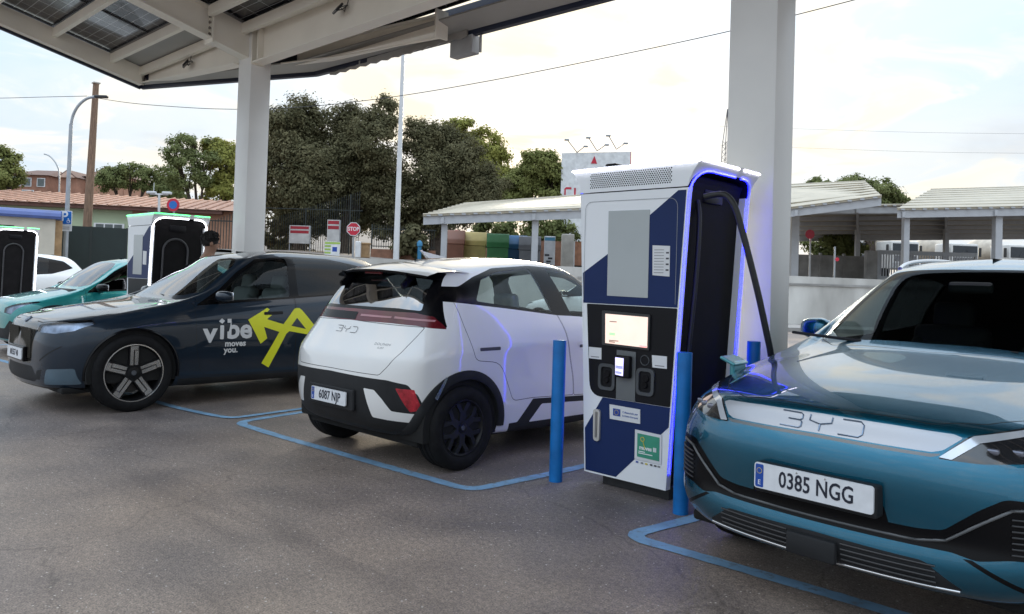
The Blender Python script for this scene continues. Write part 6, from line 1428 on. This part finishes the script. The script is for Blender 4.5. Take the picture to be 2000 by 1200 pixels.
wire('overhead wire from the wooden pole sweeping up to the right across the sky', [(172, 189, 28), (250, 201, 27.3), (330, 208, 26.6), (420, 213, 25.8), (520, 213, 25), (640, 205, 24), (785, 187, 22.8), (940, 161, 21.5), (1100, 130, 20.2), (1280, 93, 19), (1430, 60, 18), (1560, 28, 17.2), (1700, -8, 16.3), (1900, -60, 15.4)], .011)
wire('overhead wire running left from the wooden pole out of the photo', [(170, 188, 28), (80, 190, 29), (0, 192, 30), (-120, 193, 31)], .011)
for k, (y0, y1) in enumerate(((255, 262), (292, 300))): wire(('upper', 'lower')[k]+' faint power line across the sky right of the near pillar', [(1405, y0-8, 160), (1560, y0-3, 150), (1800, y1-3, 140), (2040, y1, 130)], .018)
# lattice pylon
t = thing('pylon', 'distant steel lattice mast beside the right pillar', 'pylon', gp(1414, 500, 210)); hz = zpx(1416, 212, 210)-t.location.z
LAT = mat('lattice_steel', (.12, .12, .13), .6, .4)
def legx(z): return 1.6*(1-z/hz)+.12 if z < hz*.8 else .30*(1-(z-hz*.8)/(hz*.2))+.06+.06
for sx in (-1, 1):
    for sy in (-1, 1):
        m = MB(); m.tube([(sx*1.3, sy*1.3, 0), (sx*.9, sy*.9, hz*.78), (sx*.05, sy*.05, hz)], .10, 5); m.build('leg', LAT, t)
zz = 2.0
while zz < hz*.8:
    w0 = 1.3-.4*zz/(hz*.78); dz = 1.5
    for sy in (-1, 1):
        m = MB(); m.tube([(-w0, sy*w0, zz), (w0, sy*w0, zz+dz)], .06, 4); m.build('brace', LAT, t); m = MB(); m.tube([(w0, sy*w0, zz), (-w0, sy*w0, zz+dz)], .06, 4); m.build('brace', LAT, t)
    zz += dz
# ------------------------------------------------------------------ STOP sign and other signs
t, b = pole('stop_sign', 'red octagonal STOP sign on a grey post under the oaks', 'sign', 689, 503, 34, 1.0, .045, .04, GALV)
c = at(691, 448, 33.9)-b; Mx = sign_frame(c, .06); m = MB(); m.tube([(0, 0, .9), (c.x, c.y, c.z+.2)], .042, 8); m.build('post', GALV, t, 60)
oc = lambda r: [(r*math.cos(R(22.5+45*k)), r*math.sin(R(22.5+45*k))) for k in range(8)]
flat('sign_plate', Mx, oc(.315), .012, SW, t); flat('sign_face', Mx @ Matrix.Translation((0, 0, .013)), oc(.285), .004, SR, t); text('sign_letters', 'STOP', .235, SW, t, Mx @ Matrix.Translation((0, 0, .0185)), .001, .006, 1.0, .86)
t, b = pole('round_sign', 'round red rimmed white priority sign under the middle carport', 'sign', 889, 500, 38, .6, .04, .04, GALV); c = at(892, 460, 37.9)-b; Mx = sign_frame(c, .06)
m = MB(); m.tube([(0, 0, .5), (c.x, c.y, c.z+.2)], .04, 8); m.build('post', GALV, t, 60)
disc = lambda r: circ((0, 0), r, 24)
flat('sign_plate', Mx, disc(.27), .012, SR, t); flat('sign_face', Mx @ Matrix.Translation((0, 0, .013)), disc(.18), .004, SW, t)
for sx in (-1, 1): flat('arrow_mark', Mx @ Matrix.Translation((sx*.055, 0, .0175)), [(-.02, -.05), (.02, -.05), (.02, .05), (-.02, .05)], .002, mat('print_dark', (.05, .05, .06), .5), t)
t, b = pole('round_sign', 'round red and blue no parking sign behind the green topped charger', 'sign', 340, 480, 24, .5, .035, .035, GALV); c = at(340, 401, 23.9)-b; Mx = sign_frame(c, .06); m = MB(); m.tube([(0, 0, .4), c], .035, 8); m.build('post', GALV, t, 60)
flat('sign_plate', Mx, disc(.20), .012, SR, t); flat('sign_face', Mx @ Matrix.Translation((0, 0, .013)), disc(.125), .004, SB, t)
t, b = pole('lamp_post', 'thin white pole with twin lamps behind the green topped charger', 'lamp post', 311, 480, 30, 1.0, .05, .05, WPOLE); c = at(311, 380, 30)-b; m = MB(); m.tube([(0, 0, .9), c], .05, 8); m.build('post', WPOLE, t, 60)
for dx in (-.30, .30): m = MB(); m.rbox(c+cr2*dx+Vector((0, 0, .06)), (.34, .20, .10), .03, 2, rz=YAW); m.build('lamp_head', WPOLE, t)
m = MB(); m.tube([c-cr2*.35, c+cr2*.35], .03, 6); m.build('cross_arm', WPOLE, t); m = MB(); m.tube([c-cr2*.22, c-cr2*.22+Vector((0, 0, .45))], .012, 5); m.build('aerial', WPOLE, t)
t, b = pole('info_board', 'white and green information board with a blue flag square near the STOP sign', 'sign', 648, 505, 33, .3, .04, .04, GALV); c = at(650, 486, 33)-b; Mx = sign_frame(c, .05)
m = MB(); m.tube([(0, 0, .2), c], .035, 6); m.build('post', GALV, t); flat('board', Mx, [(-.34, -.32), (.30, -.32), (.34, .30), (-.34, .30)], .03, SW, t)
GNL = mat('board_green', (.36, .52, .10), .5)
for k in range(3): flat('green_stripe', Mx @ Matrix.Translation((-.2, .10-.14*k, .031)), [(-.13, -.04), (.13, -.04), (.13, .04), (-.13, .04)], .003, GNL, t)
flat('green_band', Mx @ Matrix.Translation((0, .24, .031)), [(-.33, -.05), (.33, -.05), (.33, .04), (-.33, .04)], .003, GNL, t); flat('blue_square', Mx @ Matrix.Translation((.10, -.03, .031)), [(-.10, -.10), (.10, -.10), (.10, .10), (-.10, .10)], .003, mat('eu_blue', (.012, .06, .34), .4), t)
for lab, (x0, x1, y0, y1), d in (('red and white banner on the fence left of the oak trunks', (566, 606, 441, 476), 40), ('red and white banner on the fence between the oak trunks', (640, 664, 430, 472), 40)):
    b = gp((x0+x1)/2, 500, d); t = thing('banner', lab, 'banner', b); c = at((x0+x1)/2, (y0+y1)/2, d)-b; w2, h2 = (x1-x0)/2*d/1500, (y1-y0)/2*d/1500; Mx = sign_frame(c, .1)
    flat('banner_sheet', Mx, [(-w2, -h2), (w2, -h2), (w2, h2), (-w2, h2)], .02, mat('banner_white', (.50, .49, .48), .7), t)
    for k in (.55, .08): flat('red_stripe', Mx @ Matrix.Translation((0, h2*k+h2*.2, .021)), [(-w2*.9, -h2*.16), (w2*.9, -h2*.16), (w2*.9, h2*.16), (-w2*.9, h2*.16)], .003, mat('banner_red', (.34, .02, .035), .7), t)
    for sx in (-1, 1): m = MB(); m.tube([(c.x+cr2.x*w2*sx, c.y+cr2.y*w2*sx, 0), (c.x+cr2.x*w2*sx, c.y+cr2.y*w2*sx, c.z+h2)], .03, 6); m.build('post', GALV, t)
# ------------------------------------------------------------------ fences and low walls
FGRN = mat('fence_dark', (.018, .024, .022), .6); BRICK = mat('brick_red', (.27, .135, .085), .85, var=.2, scale=3, bump=.2, bscale=18); BRICKY = mat('brick_ochre', (.36, .23, .12), .85, var=.2, scale=4)
def palisade(label, x0, x1, d, ytop, seed, base_h=.35, brick=True):
    a, b = gp(x0, 500, d), gp(x1, 500, d); t = thing('fence', label, 'fence', a); ln_ = (b-a).length; ux = (b-a).normalized(); h = zpx((x0+x1)/2, ytop, d)-a.z
    def P(s_, z_): return Vector((ux.x*s_, ux.y*s_, z_+(b.z-a.z)*s_/ln_))
    rz = math.atan2(ux.y, ux.x)
    if brick: m = MB(); q = P(ln_/2, base_h/2-.2); m.box(q, (ln_, .25, base_h+.4), rz); m.build('base_wall', BRICK, t)
    m = MB(); k = .0
    while k < ln_: m.box(P(k, base_h+(h-base_h)/2), (.024, .03, h-base_h), rz); k += .125
    o = m.build('pickets', FGRN, t); o['kind'] = 'stuff'
    for z_ in (base_h+.15, h-.15): m = MB(); m.box(P(ln_/2, z_), (ln_, .045, .045), rz); m.build('rail', FGRN, t)
    k = 0
    while k <= ln_: m = MB(); m.box(P(k, h/2), (.07, .07, h), rz); m.build('post', FGRN, t); k += 2.5
palisade('dark metal picket fence between the left pillar and the oaks', 508, 700, 41, 436, 1)
palisade('dark metal picket fence between the STOP sign and the middle carport', 725, 850, 40, 440, 2, .5)
palisade('brown metal picket fence in front of the brick building left of the left pillar', 390, 470, 31, 441, 3, .2, False)
m = MB(); p = gp(712, 500, 36); h = zpx(712, 478, 36)-p.z; m.rbox((0, 0, h/2), (.42, .42, h), .01, 1, rz=YAW); t = thing('gate_pillar', 'short ochre brick gate pillar right of the STOP sign', 'pillar', p); m.build('pillar', BRICKY, t); m = MB(); m.rbox((0, 0, h+.04), (.5, .5, .08), .01, 1, rz=YAW); m.build('cap', BRICKY, t)
p = gp(699, 500, 35.5); m = MB(); h = zpx(699, 472, 35.5)-p.z; m.rbox((0, 0, h/2), (.24, .2, h), .02, 1, rz=YAW); o = m.build('utility_box', SW, None); o.location = p; tag(o, 'narrow white utility cabinet beside the STOP sign post', 'cabinet')
# solid dark green fence with panels
a, b = gp(104, 500, 26.5), gp(246, 500, 27.5); t = thing('fence', 'solid dark green panel fence behind the wooden pole', 'fence', a); ux = (b-a).normalized(); ln_ = (b-a).length; rz = math.atan2(ux.y, ux.x); h = zpx(170, 443, 27)
for k in range(2): m = MB(); m.box((ux.x*(k+.5)*ln_/2, ux.y*(k+.5)*ln_/2, h/2), (ln_/2-.03, .05, h), rz); m.build('panel', mat('fence_green', (.012, .022, .020), .6, var=.15), t)
for k in range(3): m = MB(); m.box((ux.x*k*ln_/2, ux.y*k*ln_/2, h/2), (.07, .08, h+.03), rz); m.build('post', FGRN, t)
# ------------------------------------------------------------------ buildings on the left
def lbuild(name, label, a, depth, ang):
    return thing(name, label, 'building', a, ang)
a, b = at(-90, 500, 32.6), at(470, 500, 34.8); a.z = b.z = 0; ux = (b-a).normalized(); ang = math.atan2(ux.y, ux.x); ln_ = (b-a).length
t = thing('building', 'long low pale green building with a terracotta roof behind the panel fence', 'building', a, ang); hE = 4.15
LGRN = mat('render_pale_green', (.42, .50, .34), .8, var=.06, scale=.8); TERR = mat('terracotta_tile', (.42, .25, .18), .85, var=.15, scale=2.5, bump=.25, bscale=8); EAVE = mat('eave_brown', (.14, .07, .055), .8)
xs_b = ln_*.60
m = MB(); m.b2((0, 0, 0), (xs_b, 6, hE)); m.build('wall', LGRN, t); m = MB(); m.b2((xs_b, .02, 0), (ln_, 6, hE)); m.build('brick_wall', mat('brick_orange', (.37, .20, .13), .85, var=.12, scale=3, bump=.15, bscale=12), t)
m = MB(); m.b2((-.3, -.45, hE-.16), (ln_*.93, 6, hE)); m.build('eave', EAVE, t)
rfm = MB(); rfm.add([(-.4, -.55, hE+.005), (ln_+.2, -.55, hE+.005), (ln_+.2, 5.5, hE+.95), (-.4, 5.5, hE+.95), (-.4, 6.2, hE), (ln_+.2, 6.2, hE)], [(0, 1, 2, 3), (3, 2, 5, 4), (0, 3, 4), (1, 5, 2)]); rf = rfm.build('roof', TERR, t)
for k in range(int(ln_/.45)): m = MB(); m.tube([(-.2+k*.45, -.56, hE+.02), (-.2+k*.45, 5.5, hE+.97)], .05, 5); m.build('tile_rib', TERR, rf)
for (xa, xb) in ((252, 302),):
    pass
wl = ln_*(175+90)/560
for wx, ww in ((wl, 1.12), (wl-2.6, .9), (1.6, 1.1)):
    fr_ = MB(); fr_.b2((wx-.06, -.06, 3.02), (wx+ww+.06, .02, 3.40)); f2 = fr_.build('window', SW, t)
    for q in range(3): m = MB(); m.b2((wx+q*ww/3+.03, -.075, 3.07), (wx+(q+1)*ww/3-.03, -.055, 3.35)); m.build('pane', mat('dark_pane', (.10, .12, .12), .2), f2)
# booth
p = at(52, 500, 23.5); p.z = 0; t = thing('kiosk', 'cream rendered kiosk with rounded blue roof at the left edge', 'kiosk', p, YAW+R(33)); hk = zpx(52, 424, 23.5)
m = MB(); m.b2((-2.2, 0, 0), (.72, 2.4, hk)); m.build('wall', mat('cream_render', (.55, .51, .43), .85, var=.1, scale=1.5), t)
m = MB(); n_ = 8; prof = [(-.12, hk-.02), (-.14, hk+.06), (-.08, hk+.16), (.06, hk+.24), (.3, hk+.27), (2.45, hk+.27), (2.45, hk-.02)]; m.prism(prof, 'x', -2.4, .86); m.build('roof', mat('roof_blue', (.07, .11, .30), .5, var=.1), t, fix=True)
m = MB(); m.b2((.722, .1, 0), (.92, .4, hk-.05)); m.build('brick_pier', BRICKY, t)
# brick houses on the slope
def house(label, x0, x1, ye, yr, d, seed, gable=False, wins=()):
    a = at(x0, 380, d); b = at(x1, 380, d); zg = zt(*uv_of((a+b)/2)); a.z = zg; t = thing('house', label, 'house', a, YAW); wd = (x1-x0)*d/1500; h = zpx((x0+x1)/2, ye, d)-zg; hr = zpx((x0+x1)/2, yr, d)-zg
    m = MB(); m.b2((0, 0, -1), (wd, 7, h)); w_ = m.build('wall', BRICKH, t)
    m = MB()
    if not gable: m.add([(-.3, -.4, h), (wd+.3, -.4, h), (wd-.8, 3.5, hr), (.8, 3.5, hr), (-.3, 7.4, h), (wd+.3, 7.4, h)], [(0, 1, 2, 3), (1, 5, 2), (5, 4, 3, 2), (4, 0, 3), (0, 4, 5, 1)])
    else: m.add([(-.2, -.3, h), (wd*.5, -.3, hr), (wd+.2, -.3, h), (-.2, 7.3, h), (wd*.5, 7.3, hr), (wd+.2, 7.3, h)], [(0, 2, 1), (3, 4, 5), (0, 1, 4, 3), (1, 2, 5, 4)])
    m.build('roof', ROOFH, t)
    if gable: m = MB(); m.prism([(0, h-.02), (wd, h-.02), (wd*.5, hr-.12)], 'y', -.32, -.05); m.build('gable', mat('render_pink', (.55, .38, .30), .8), t, fix=True)
    for (wx, wz, ww, wh) in wins:
        wz = h-wz
        m = MB(); m.b2((wx*wd-.08, -.1, wz-.08), (wx*wd+ww+.08, .05, wz+wh+.08)); f2 = m.build('window', SW, t); m = MB(); m.b2((wx*wd, -.13, wz), (wx*wd+ww, -.09, wz+wh)); m.build('pane', mat('dark_pane', (.10, .12, .12), .2), f2)
BRICKH = mat('brick_house', (.30, .15, .10), .85, var=.15, scale=1.5); ROOFH = mat('roof_brown', (.17, .105, .085), .85, var=.15, scale=2)
house('brick house with brown hipped roof behind the tree at the left edge', 20, 92, 342, 325, 88, 1, wins=((.06, 1.25, .9, 1.0), (.36, 1.25, .8, .85), (.74, 1.25, .75, .85), (.34, 2.3, 1.2, .5)))
house('brick house with a pale pink gable between lamp post and wooden pole', 116, 148, 347, 332, 84, 2, True)
house('brick house with a small white window just left of the wooden pole', 146, 178, 345, 333, 86, 3, wins=((.36, 1.0, .6, .7),))
house('distant cream gabled house right of the wooden pole', 176, 242, 344, 325, 100, 4, True)
# ------------------------------------------------------------------ carports with solar roofs
CPST = mat('carport_steel', (.42, .43, .45), .5, .1, var=.05); CPROOF = mat('carport_roof_cream', (.42, .375, .29), .5, var=.08, scale=2); CPDK = mat('carport_under', (.24, .245, .25), .6)
def carport(label, fl, fr_, bl, br, posts, ribs=9, under_ribs=0, beam_h=.32, xtra=()):
    """roof given by its four corners (front left, front right, back left, back right)"""
    t = thing('carport', label, 'carport', (0, 0, 0)); o = Vector((fl.x, fl.y, 0)); t.location = o
    c = [Vector(p)-o for p in (fl, fr_, br, bl)]; up = Vector((0, 0, 1)); th = .07
    m = MB(); m.hexa([p for p in c]+[p+up*th for p in c]); rf = m.build('roof_sheet', CPROOF, t)
    for k in range(ribs+1):                       # standing ribs along the roof
        u = k/ribs; a_ = c[0].lerp(c[3], u)+up*(th+.012); b_ = c[1].lerp(c[2], u)+up*(th+.012); m = MB(); m.tube([a_, b_], .035, 4); m.build('roof_rib', CPROOF, rf)
    dn = (c[1]-c[0]).normalized(); bk = (c[3]-c[0]); bk.normalize()
    n_ = int((c[1]-c[0]).length/.45)
    for k in range(n_):                           # wavy front ends
        p_ = c[0].lerp(c[1], (k+.5)/n_)-bk*.02; m = MB(); m.box(p_+up*.03, (.16, .06, .06), math.atan2(dn.y, dn.x)); m.build('sheet_end', CPST, rf)
    for a_, b_ in ((c[0], c[1]), (c[3], c[2])):
        a2, b2_ = a_+bk*(.12 if a_ is c[0] else -.12), b_+bk*(.12 if a_ is c[0] else -.12); m = MB(); q = [a2-bk*.05, b2_-bk*.05, b2_+bk*.05, a2+bk*.05]; m.hexa([p-up*(beam_h+.02) for p in q]+[p-up*.02 for p in q]); m.build('edge_beam', CPST, t)
    for k in range(under_ribs):
        u = (k+.6)/under_ribs; a_ = c[0].lerp(c[3], u)-up*.12; b_ = c[1].lerp(c[2], u)-up*.12; m = MB(); q = [a_-bk*.04, b_-bk*.04, b_+bk*.04, a_+bk*.04]; m.hexa([p-up*.10 for p in q]+[p+up*.10 for p in q]); m.build('purlin', CPST, t)
    for (u, w_, pt) in posts:                      # post at fraction u along, w along depth
        top = c[0].lerp(c[1], u).lerp(c[3].lerp(c[2], u), w_)-up*.05; g_ = top+o; uu, vv = uv_of(g_); zb = zt(uu, vv) if vv > 29.4 else 0
        m = MB(); m.rbox((top.x, top.y, (zb+top.z)/2), (pt, pt, top.z-zb), .012, 1, rz=YAW); m.build('post', CPST, t)
        e0 = c[0].lerp(c[1], u)-up*.05; e1 = c[3].lerp(c[2], u)-up*.05; q = [e0-dn*.07, e0+dn*.07, e1+dn*.07, e1-dn*.07]; m = MB(); m.hexa([p-up*.26 for p in q]+[p-up*.015 for p in q]); m.build('cross_beam', CPST, t)
    return t
carport('long cream roofed solar carport in the middle behind the white hatchback', at(826, 423, 30.5), at(1330, 403, 30.5), at(905, 401, 37), at(1340, 370, 37), [(.075, .06, .24), (.43, .06, .26), (.8, .06, .26)], 9)
carport('solar carport with a steeply tilted roof end just right of the right pillar', at(1440, 422, 33), at(1722, 386, 30.5), at(1440, 368, 42), at(1690, 357, 40), [(.43, .25, .34)], 7, 4)
carport('low grey carport with ribbed underside in the middle right background', at(1560, 404, 38), at(2040, 402, 38), at(1560, 462, 52), at(2040, 458, 52), [(.24, .7, .26), (.6, .7, .26), (.98, .7, .26)], 7, 6)
carport('cream roofed solar carport at the right edge of the photo', at(1752, 411, 33), at(2140, 404, 33), at(1818, 373, 41), at(2150, 364, 41), [(.035, .05, .25), (.50, .05, .30)], 8)
# ------------------------------------------------------------------ recycling containers
def container(label, x, d, col, w_=1.15):
    p = gp(x, 500, d); t = thing('recycling_container', label, 'container', p, YAW, 'recycling containers in a row'); cm = mat('bin_'+label.split()[0], col, .5, var=.08, scale=3); dk = mat('bin_shadow', (.03, .03, .03), .7)  # dark grey for slot, feet and lifting pin
    m = MB(); m.prism([(-.55, .10), (.55, .10), (.60, .95), (-.60, .95)], 'x', -w_/2, w_/2); m.build('tub', cm, t, fix=True)
    m = MB(); m.prism(rpoly([(-.62, .96), (.60, .96), (.55, 1.15), (.15, 1.62), (-.15, 1.66), (-.55, 1.20)], .06), 'x', -w_/2-.03, w_/2+.03); m.build('lid', cm, t, fix=True)
    m = MB(); m.rbox((0, -.40, 1.30), (w_*.7, .06, .16), .02, 1, rx=R(-45)); m.build('slot', dk, t)
    for sx in (-1, 1): m = MB(); m.rbox((sx*w_*.38, 0, .05), (.10, .8, .10), .02, 1); m.build('foot', dk, t)
    m = MB(); m.tube([(-w_/2-.05, -.2, 1.0), (-w_/2-.05, .2, 1.0)], .04, 6); m.build('lifting_pin', dk, t)
for k, (x, c_, lab) in enumerate(((886, (.22, .09, .055), 'brown recycling container beside the left post of the middle carport'), (925, (.55, .44, .16), 'yellow recycling container in the row'), (972, (.06, .26, .10), 'green recycling container in the row'), (1008, (.05, .20, .45), 'blue recycling container in the row'), (1034, (.28, .30, .34), 'grey recycling container in front of the carport post'))): container(lab, x, 37+.5*(k % 2), c_, 1.0 if k != 1 else 1.15)
m = MB(); a, b = gp(862, 500, 40), gp(1100, 500, 40); t = thing('low_wall', 'low red brick wall behind the recycling containers', 'wall', a); ln_ = (b-a).length; m.b2((0, 0, -.2), (ln_, .25, 1.3)); m.build('wall', BRICK, t); t.rotation_euler = (0, 0, math.atan2((b-a).y, (b-a).x))
p = gp(1160, 500, 62); t = thing('building', 'red brown low building behind the middle carport', 'building', gp(1000, 500, 62), YAW); m = MB(); m.b2((-5, 0, 0), (7, 6, 2.1)); m.build('wall', BRICK, t); m = MB(); m.b2((-5.2, -.2, 2.1), (7.2, 6.2, 2.3)); m.build('roof', EAVE, t)
for k in range(4): m = MB(); m.b2((-4+k*2.6, -.05, .8), (-3+k*2.6, .02, 1.7)); m.build('window', mat('dark_pane', (.10, .12, .12), .2), t)
p = gp(1073, 500, 38.5); t = thing('info_column', 'white and blue printed advertising column near the carport post', 'column', p, YAW); m = MB(); h = zpx(1073, 462, 38.5)-p.z; m.rbox((0, 0, h/2), (.55, .12, h), .02); m.build('panel', SW, t); m = MB(); m.b2((-.26, -.068, h-.22), (.26, -.06, h-.05)); m.build('blue_header', mat('header_blue', (.10, .30, .45), .5), t)
for k in range(4): m = MB(); m.rbox((-.12+.08*(k % 3), -.066, h*.2+.16*k), (.22, .008, .09), .002); m.build('printed_patch', mat('print_dark', (.05, .05, .06), .5), t)
p = gp(1108, 500, 39); m = MB(); h = zpx(1108, 458, 39)-p.z; m.rbox((0, 0, h/2), (.62, .5, h), .02, 1, rz=YAW); o = m.build('cabinet', mat('cabinet_cream', (.55, .53, .48), .7), None); o.location = p; tag(o, 'cream cabinet at the charger edge behind the carport', 'cabinet')
p = gp(819, 500, 39); m = MB(); h = zpx(819, 470, 39)-p.z; m.lathe([(.10, 0), (.10, h*.7), (.14, h*.72), (.14, h*.9), (.05, h)], 'z', (0, 0, 0), 12); o = m.build('standpipe', mat('standpipe_blue', (.03, .20, .38), .5), None, 40); o.location = p; tag(o, 'small blue standpipe left of the middle carport', 'standpipe')
# ------------------------------------------------------------------ white billboard with six lamps
p = gp(1163, 500, 55); t = thing('billboard', 'white billboard with red marks and six lamps on arms above the charger', 'billboard', p); k_ = 55/1500
cc = at(1163, 350, 55)-p; Mx = frame(cc, cr2, (0, 0, 1)); w2 = 67*k_; zt_ = (350-297)*k_
flat('board', Mx @ Matrix.Translation((0, 0, -.3)), [(-w2, -4.5), (w2, -4.5), (w2, zt_+.1), (-w2, zt_-.15)], .3, SW, t)
flat('board_side', Mx @ Matrix.Translation((w2+.03, 0, -.28)), [(-.03, -4.5), (.03, -4.5), (.03, zt_+.1), (-.03, zt_+.1)], .25, SR, t)
flat('red_triangle', Mx @ Matrix.Translation((-.12, (350-320)*k_, .01)), [(-.24, 0), (.20, 0), (.0, .56)], .02, SR, t)
flat('red_letter_part', Mx @ Matrix.Translation((-60*k_, (350-383)*k_, .01)), [(0, 0), (.10, 0), (.10, .42), (.50, .42), (.50, .56), (.12, .56), (0, .44)], .02, SR, t)
flat('red_letter_part', Mx @ Matrix.Translation((-41*k_, (350-383)*k_, .01)), [(0, 0), (.12, 0), (.12, .52), (0, .52)], .02, SR, t)
for k, (xa, xb, xc) in enumerate(((1127, 1107, 1144), (1166, 1149, 1185), (1204, 1188, 1222))):
    for xe, ye in ((xb, 272-4*k), (xc, 285-3*k)):
        m = MB(); a_ = at(xa, 298-3*k, 55)-p; e_ = at(xe, ye, 54.2)-p; m.tube([a_, e_], .035, 5); arm = m.build('lamp_arm', GALV, t); m = MB(); m.rbox(e_+Vector((0, 0, -.05)), (.34, .24, .12), .04, 2, rz=YAW); m.build('lamp_head', GALV, arm)
for sx in (-.6, .6): m = MB(); q = cc+cr2*w2*sx; m.tube([(q.x, q.y, 0), (q.x, q.y, cc.z-4)], .15, 8); m.build('leg', GALV, t)
# ------------------------------------------------------------------ right background: panel wall, gate, trucks, posts
a, b = gp(1556, 545, 44), gp(1694, 545, 44); t = thing('panel_wall', 'grey concrete panel wall with graffiti spots under the carports', 'wall', a); ux = (b-a).normalized(); ln_ = (b-a).length; t.rotation_euler = (0, 0, math.atan2(ux.y, ux.x)); h = zpx(1620, 499, 44)-a.z
for k in range(3): m = MB(); m.b2((k*ln_/3+.03, 0, 0), ((k+1)*ln_/3-.03, .12, h)); m.build('panel', CONC, t)
for k in range(4): m = MB(); m.b2((k*ln_/3-.06, -.05, 0), (k*ln_/3+.06, .16, h+.12)); m.build('post', WALLW if k == 0 else CONC, t)
a = gp(1716, 545, 42); t = thing('gate', 'grey steel sliding gate behind the blue SUV roof', 'gate', a, YAW); wd = 190*42/1500; h = zpx(1760, 490, 42)-a.z
m = MB(); m.b2((0, 0, h-.22), (wd, .12, h)); m.build('top_rail', CPST, t); m = MB(); m.b2((0, 0, .1), (wd, .12, .3)); m.build('bottom_rail', CPST, t)
for k in range(4): m = MB(); m.b2((k*wd/3-.06, -.01, .1), (k*wd/3+.06, .13, h)); m.build('stile', CPST, t)
for k in range(36): m = MB(); m.b2((.1+k*wd/36, .03, .3), (.16+k*wd/36, .07, h-.22)); m.build('bar', CPST, t)
p = gp(1700, 545, 41); m = MB(); h2 = zpx(1700, 490, 41)-p.z; m.rbox((0, 0, h2/2), (.55, .4, h2), .02, 1, rz=YAW); o = m.build('gate_post', CONC, None); o.location = p; tag(o, 'squat grey concrete gate post right of the panel wall', 'post')
t, b = pole('marker_post', 'thin grey post with a red disc in front of the panel wall', 'post', 1629, 556, 31.5, zpx(1630, 482, 31.5)-zt(*uv_of(at(1629, 556, 31.5))), .04, .035, GALV)
c = at(1634, 507, 31.4)-b; Mx = sign_frame(c, .05); flat('red_disc', Mx, disc(.08), .01, SR, t)
t, b = pole('round_sign', 'red sign on a pole behind the right pillar under the tilted carport', 'sign', 1581, 540, 40, zpx(1581, 450, 40)-zt(*uv_of(at(1581, 540, 40))), .05, .04, WPOLE); c = at(1581, 458, 39.9)-b; Mx = sign_frame(c, .06); flat('sign_plate', Mx, disc(.24), .012, SR, t)
TRW = mat('truck_white', (.60, .59, .57), .45, var=.05); TRG = mat('truck_glass', (.02, .024, .03), .12)
def truck(label, x, d, drum=True):
    p = gp(x, 500, d); t = thing('truck', label, 'truck', p, YAW+R(8), 'white mixer trucks parked beyond the carports')
    m = MB(); m.rbox((0, 1.0, 1.75), (2.4, 2.0, 2.2), .12, 2); m.build('cab', TRW, t, 40); m = MB(); m.rbox((0, -.01, 2.25), (2.15, .06, .85), .03, 1); m.build('windscreen', TRG, t); m = MB(); m.rbox((0, -.03, .95), (2.3, .1, .5), .04, 1); m.build('bumper', mat('truck_bumper', (.35, .35, .35), .5), t); m = MB(); m.rbox((0, -.02, 1.5), (1.9, .06, .45), .02, 1); m.build('grille', mat('truck_grille', (.12, .12, .13), .5), t)
    for sx in (-1, 1):
        m = MB(); m.rbox((sx*1.42, .15, 2.2), (.16, .2, .75), .05, 2); m.build('mirror', mat('truck_mirror', (.03, .03, .03), .4), t); m = MB(); m.lathe([(.05, -.12), (.5, -.14), (.52, 0), (.5, .14), (.05, .12)], 'x', (sx*1.05, 1.0, .52), 20); m.build('wheel', TYRE, t, 40)
        m = MB(); m.rbox((sx*.9, -.05, .95), (.36, .06, .2), .03, 1); m.build('headlight', SW, t); m = MB(); m.tube([(sx*.35, -.06, 1.9), (sx*.1, -.06, 2.3)], .02, 5); m.build('wiper', TRG, t)
    if drum: m = MB(); m.lathe([(.3, 0), (.9, .5), (1.15, 1.5), (1.1, 2.6), (.6, 4.0), (.4, 4.3)], 'y', (0, 2.3, 2.4), 22); m.build('mixer_drum', mat('drum_cream', (.52, .46, .38), .6, var=.15, scale=2), t, 40, fix=True)
    m = MB(); m.b2((-.5, 2, .7), (.5, 6.5, 1.1)); m.build('chassis', mat('truck_bumper', (.35, .35, .35), .5), t)
truck('white mixer truck left of the first right hand carport post', 1768, 60); truck('white mixer truck between the two right hand carport posts', 1885, 61); truck('white mixer truck at the right edge of the photo', 1998, 60); truck('dark fronted truck half hidden behind the panel wall', 1672, 62, False)
# one more parked car roof far behind the white hatchback
p = at(1120, 560, 19); o = clone(bpy.data.objects['parked_car.004']); o.location = (p.x-1.0, p.y, 0); o.rotation_euler = (0, 0, R(-95)); o['label'] = 'white car far behind the hatchback, only its roof showing beside the charger'
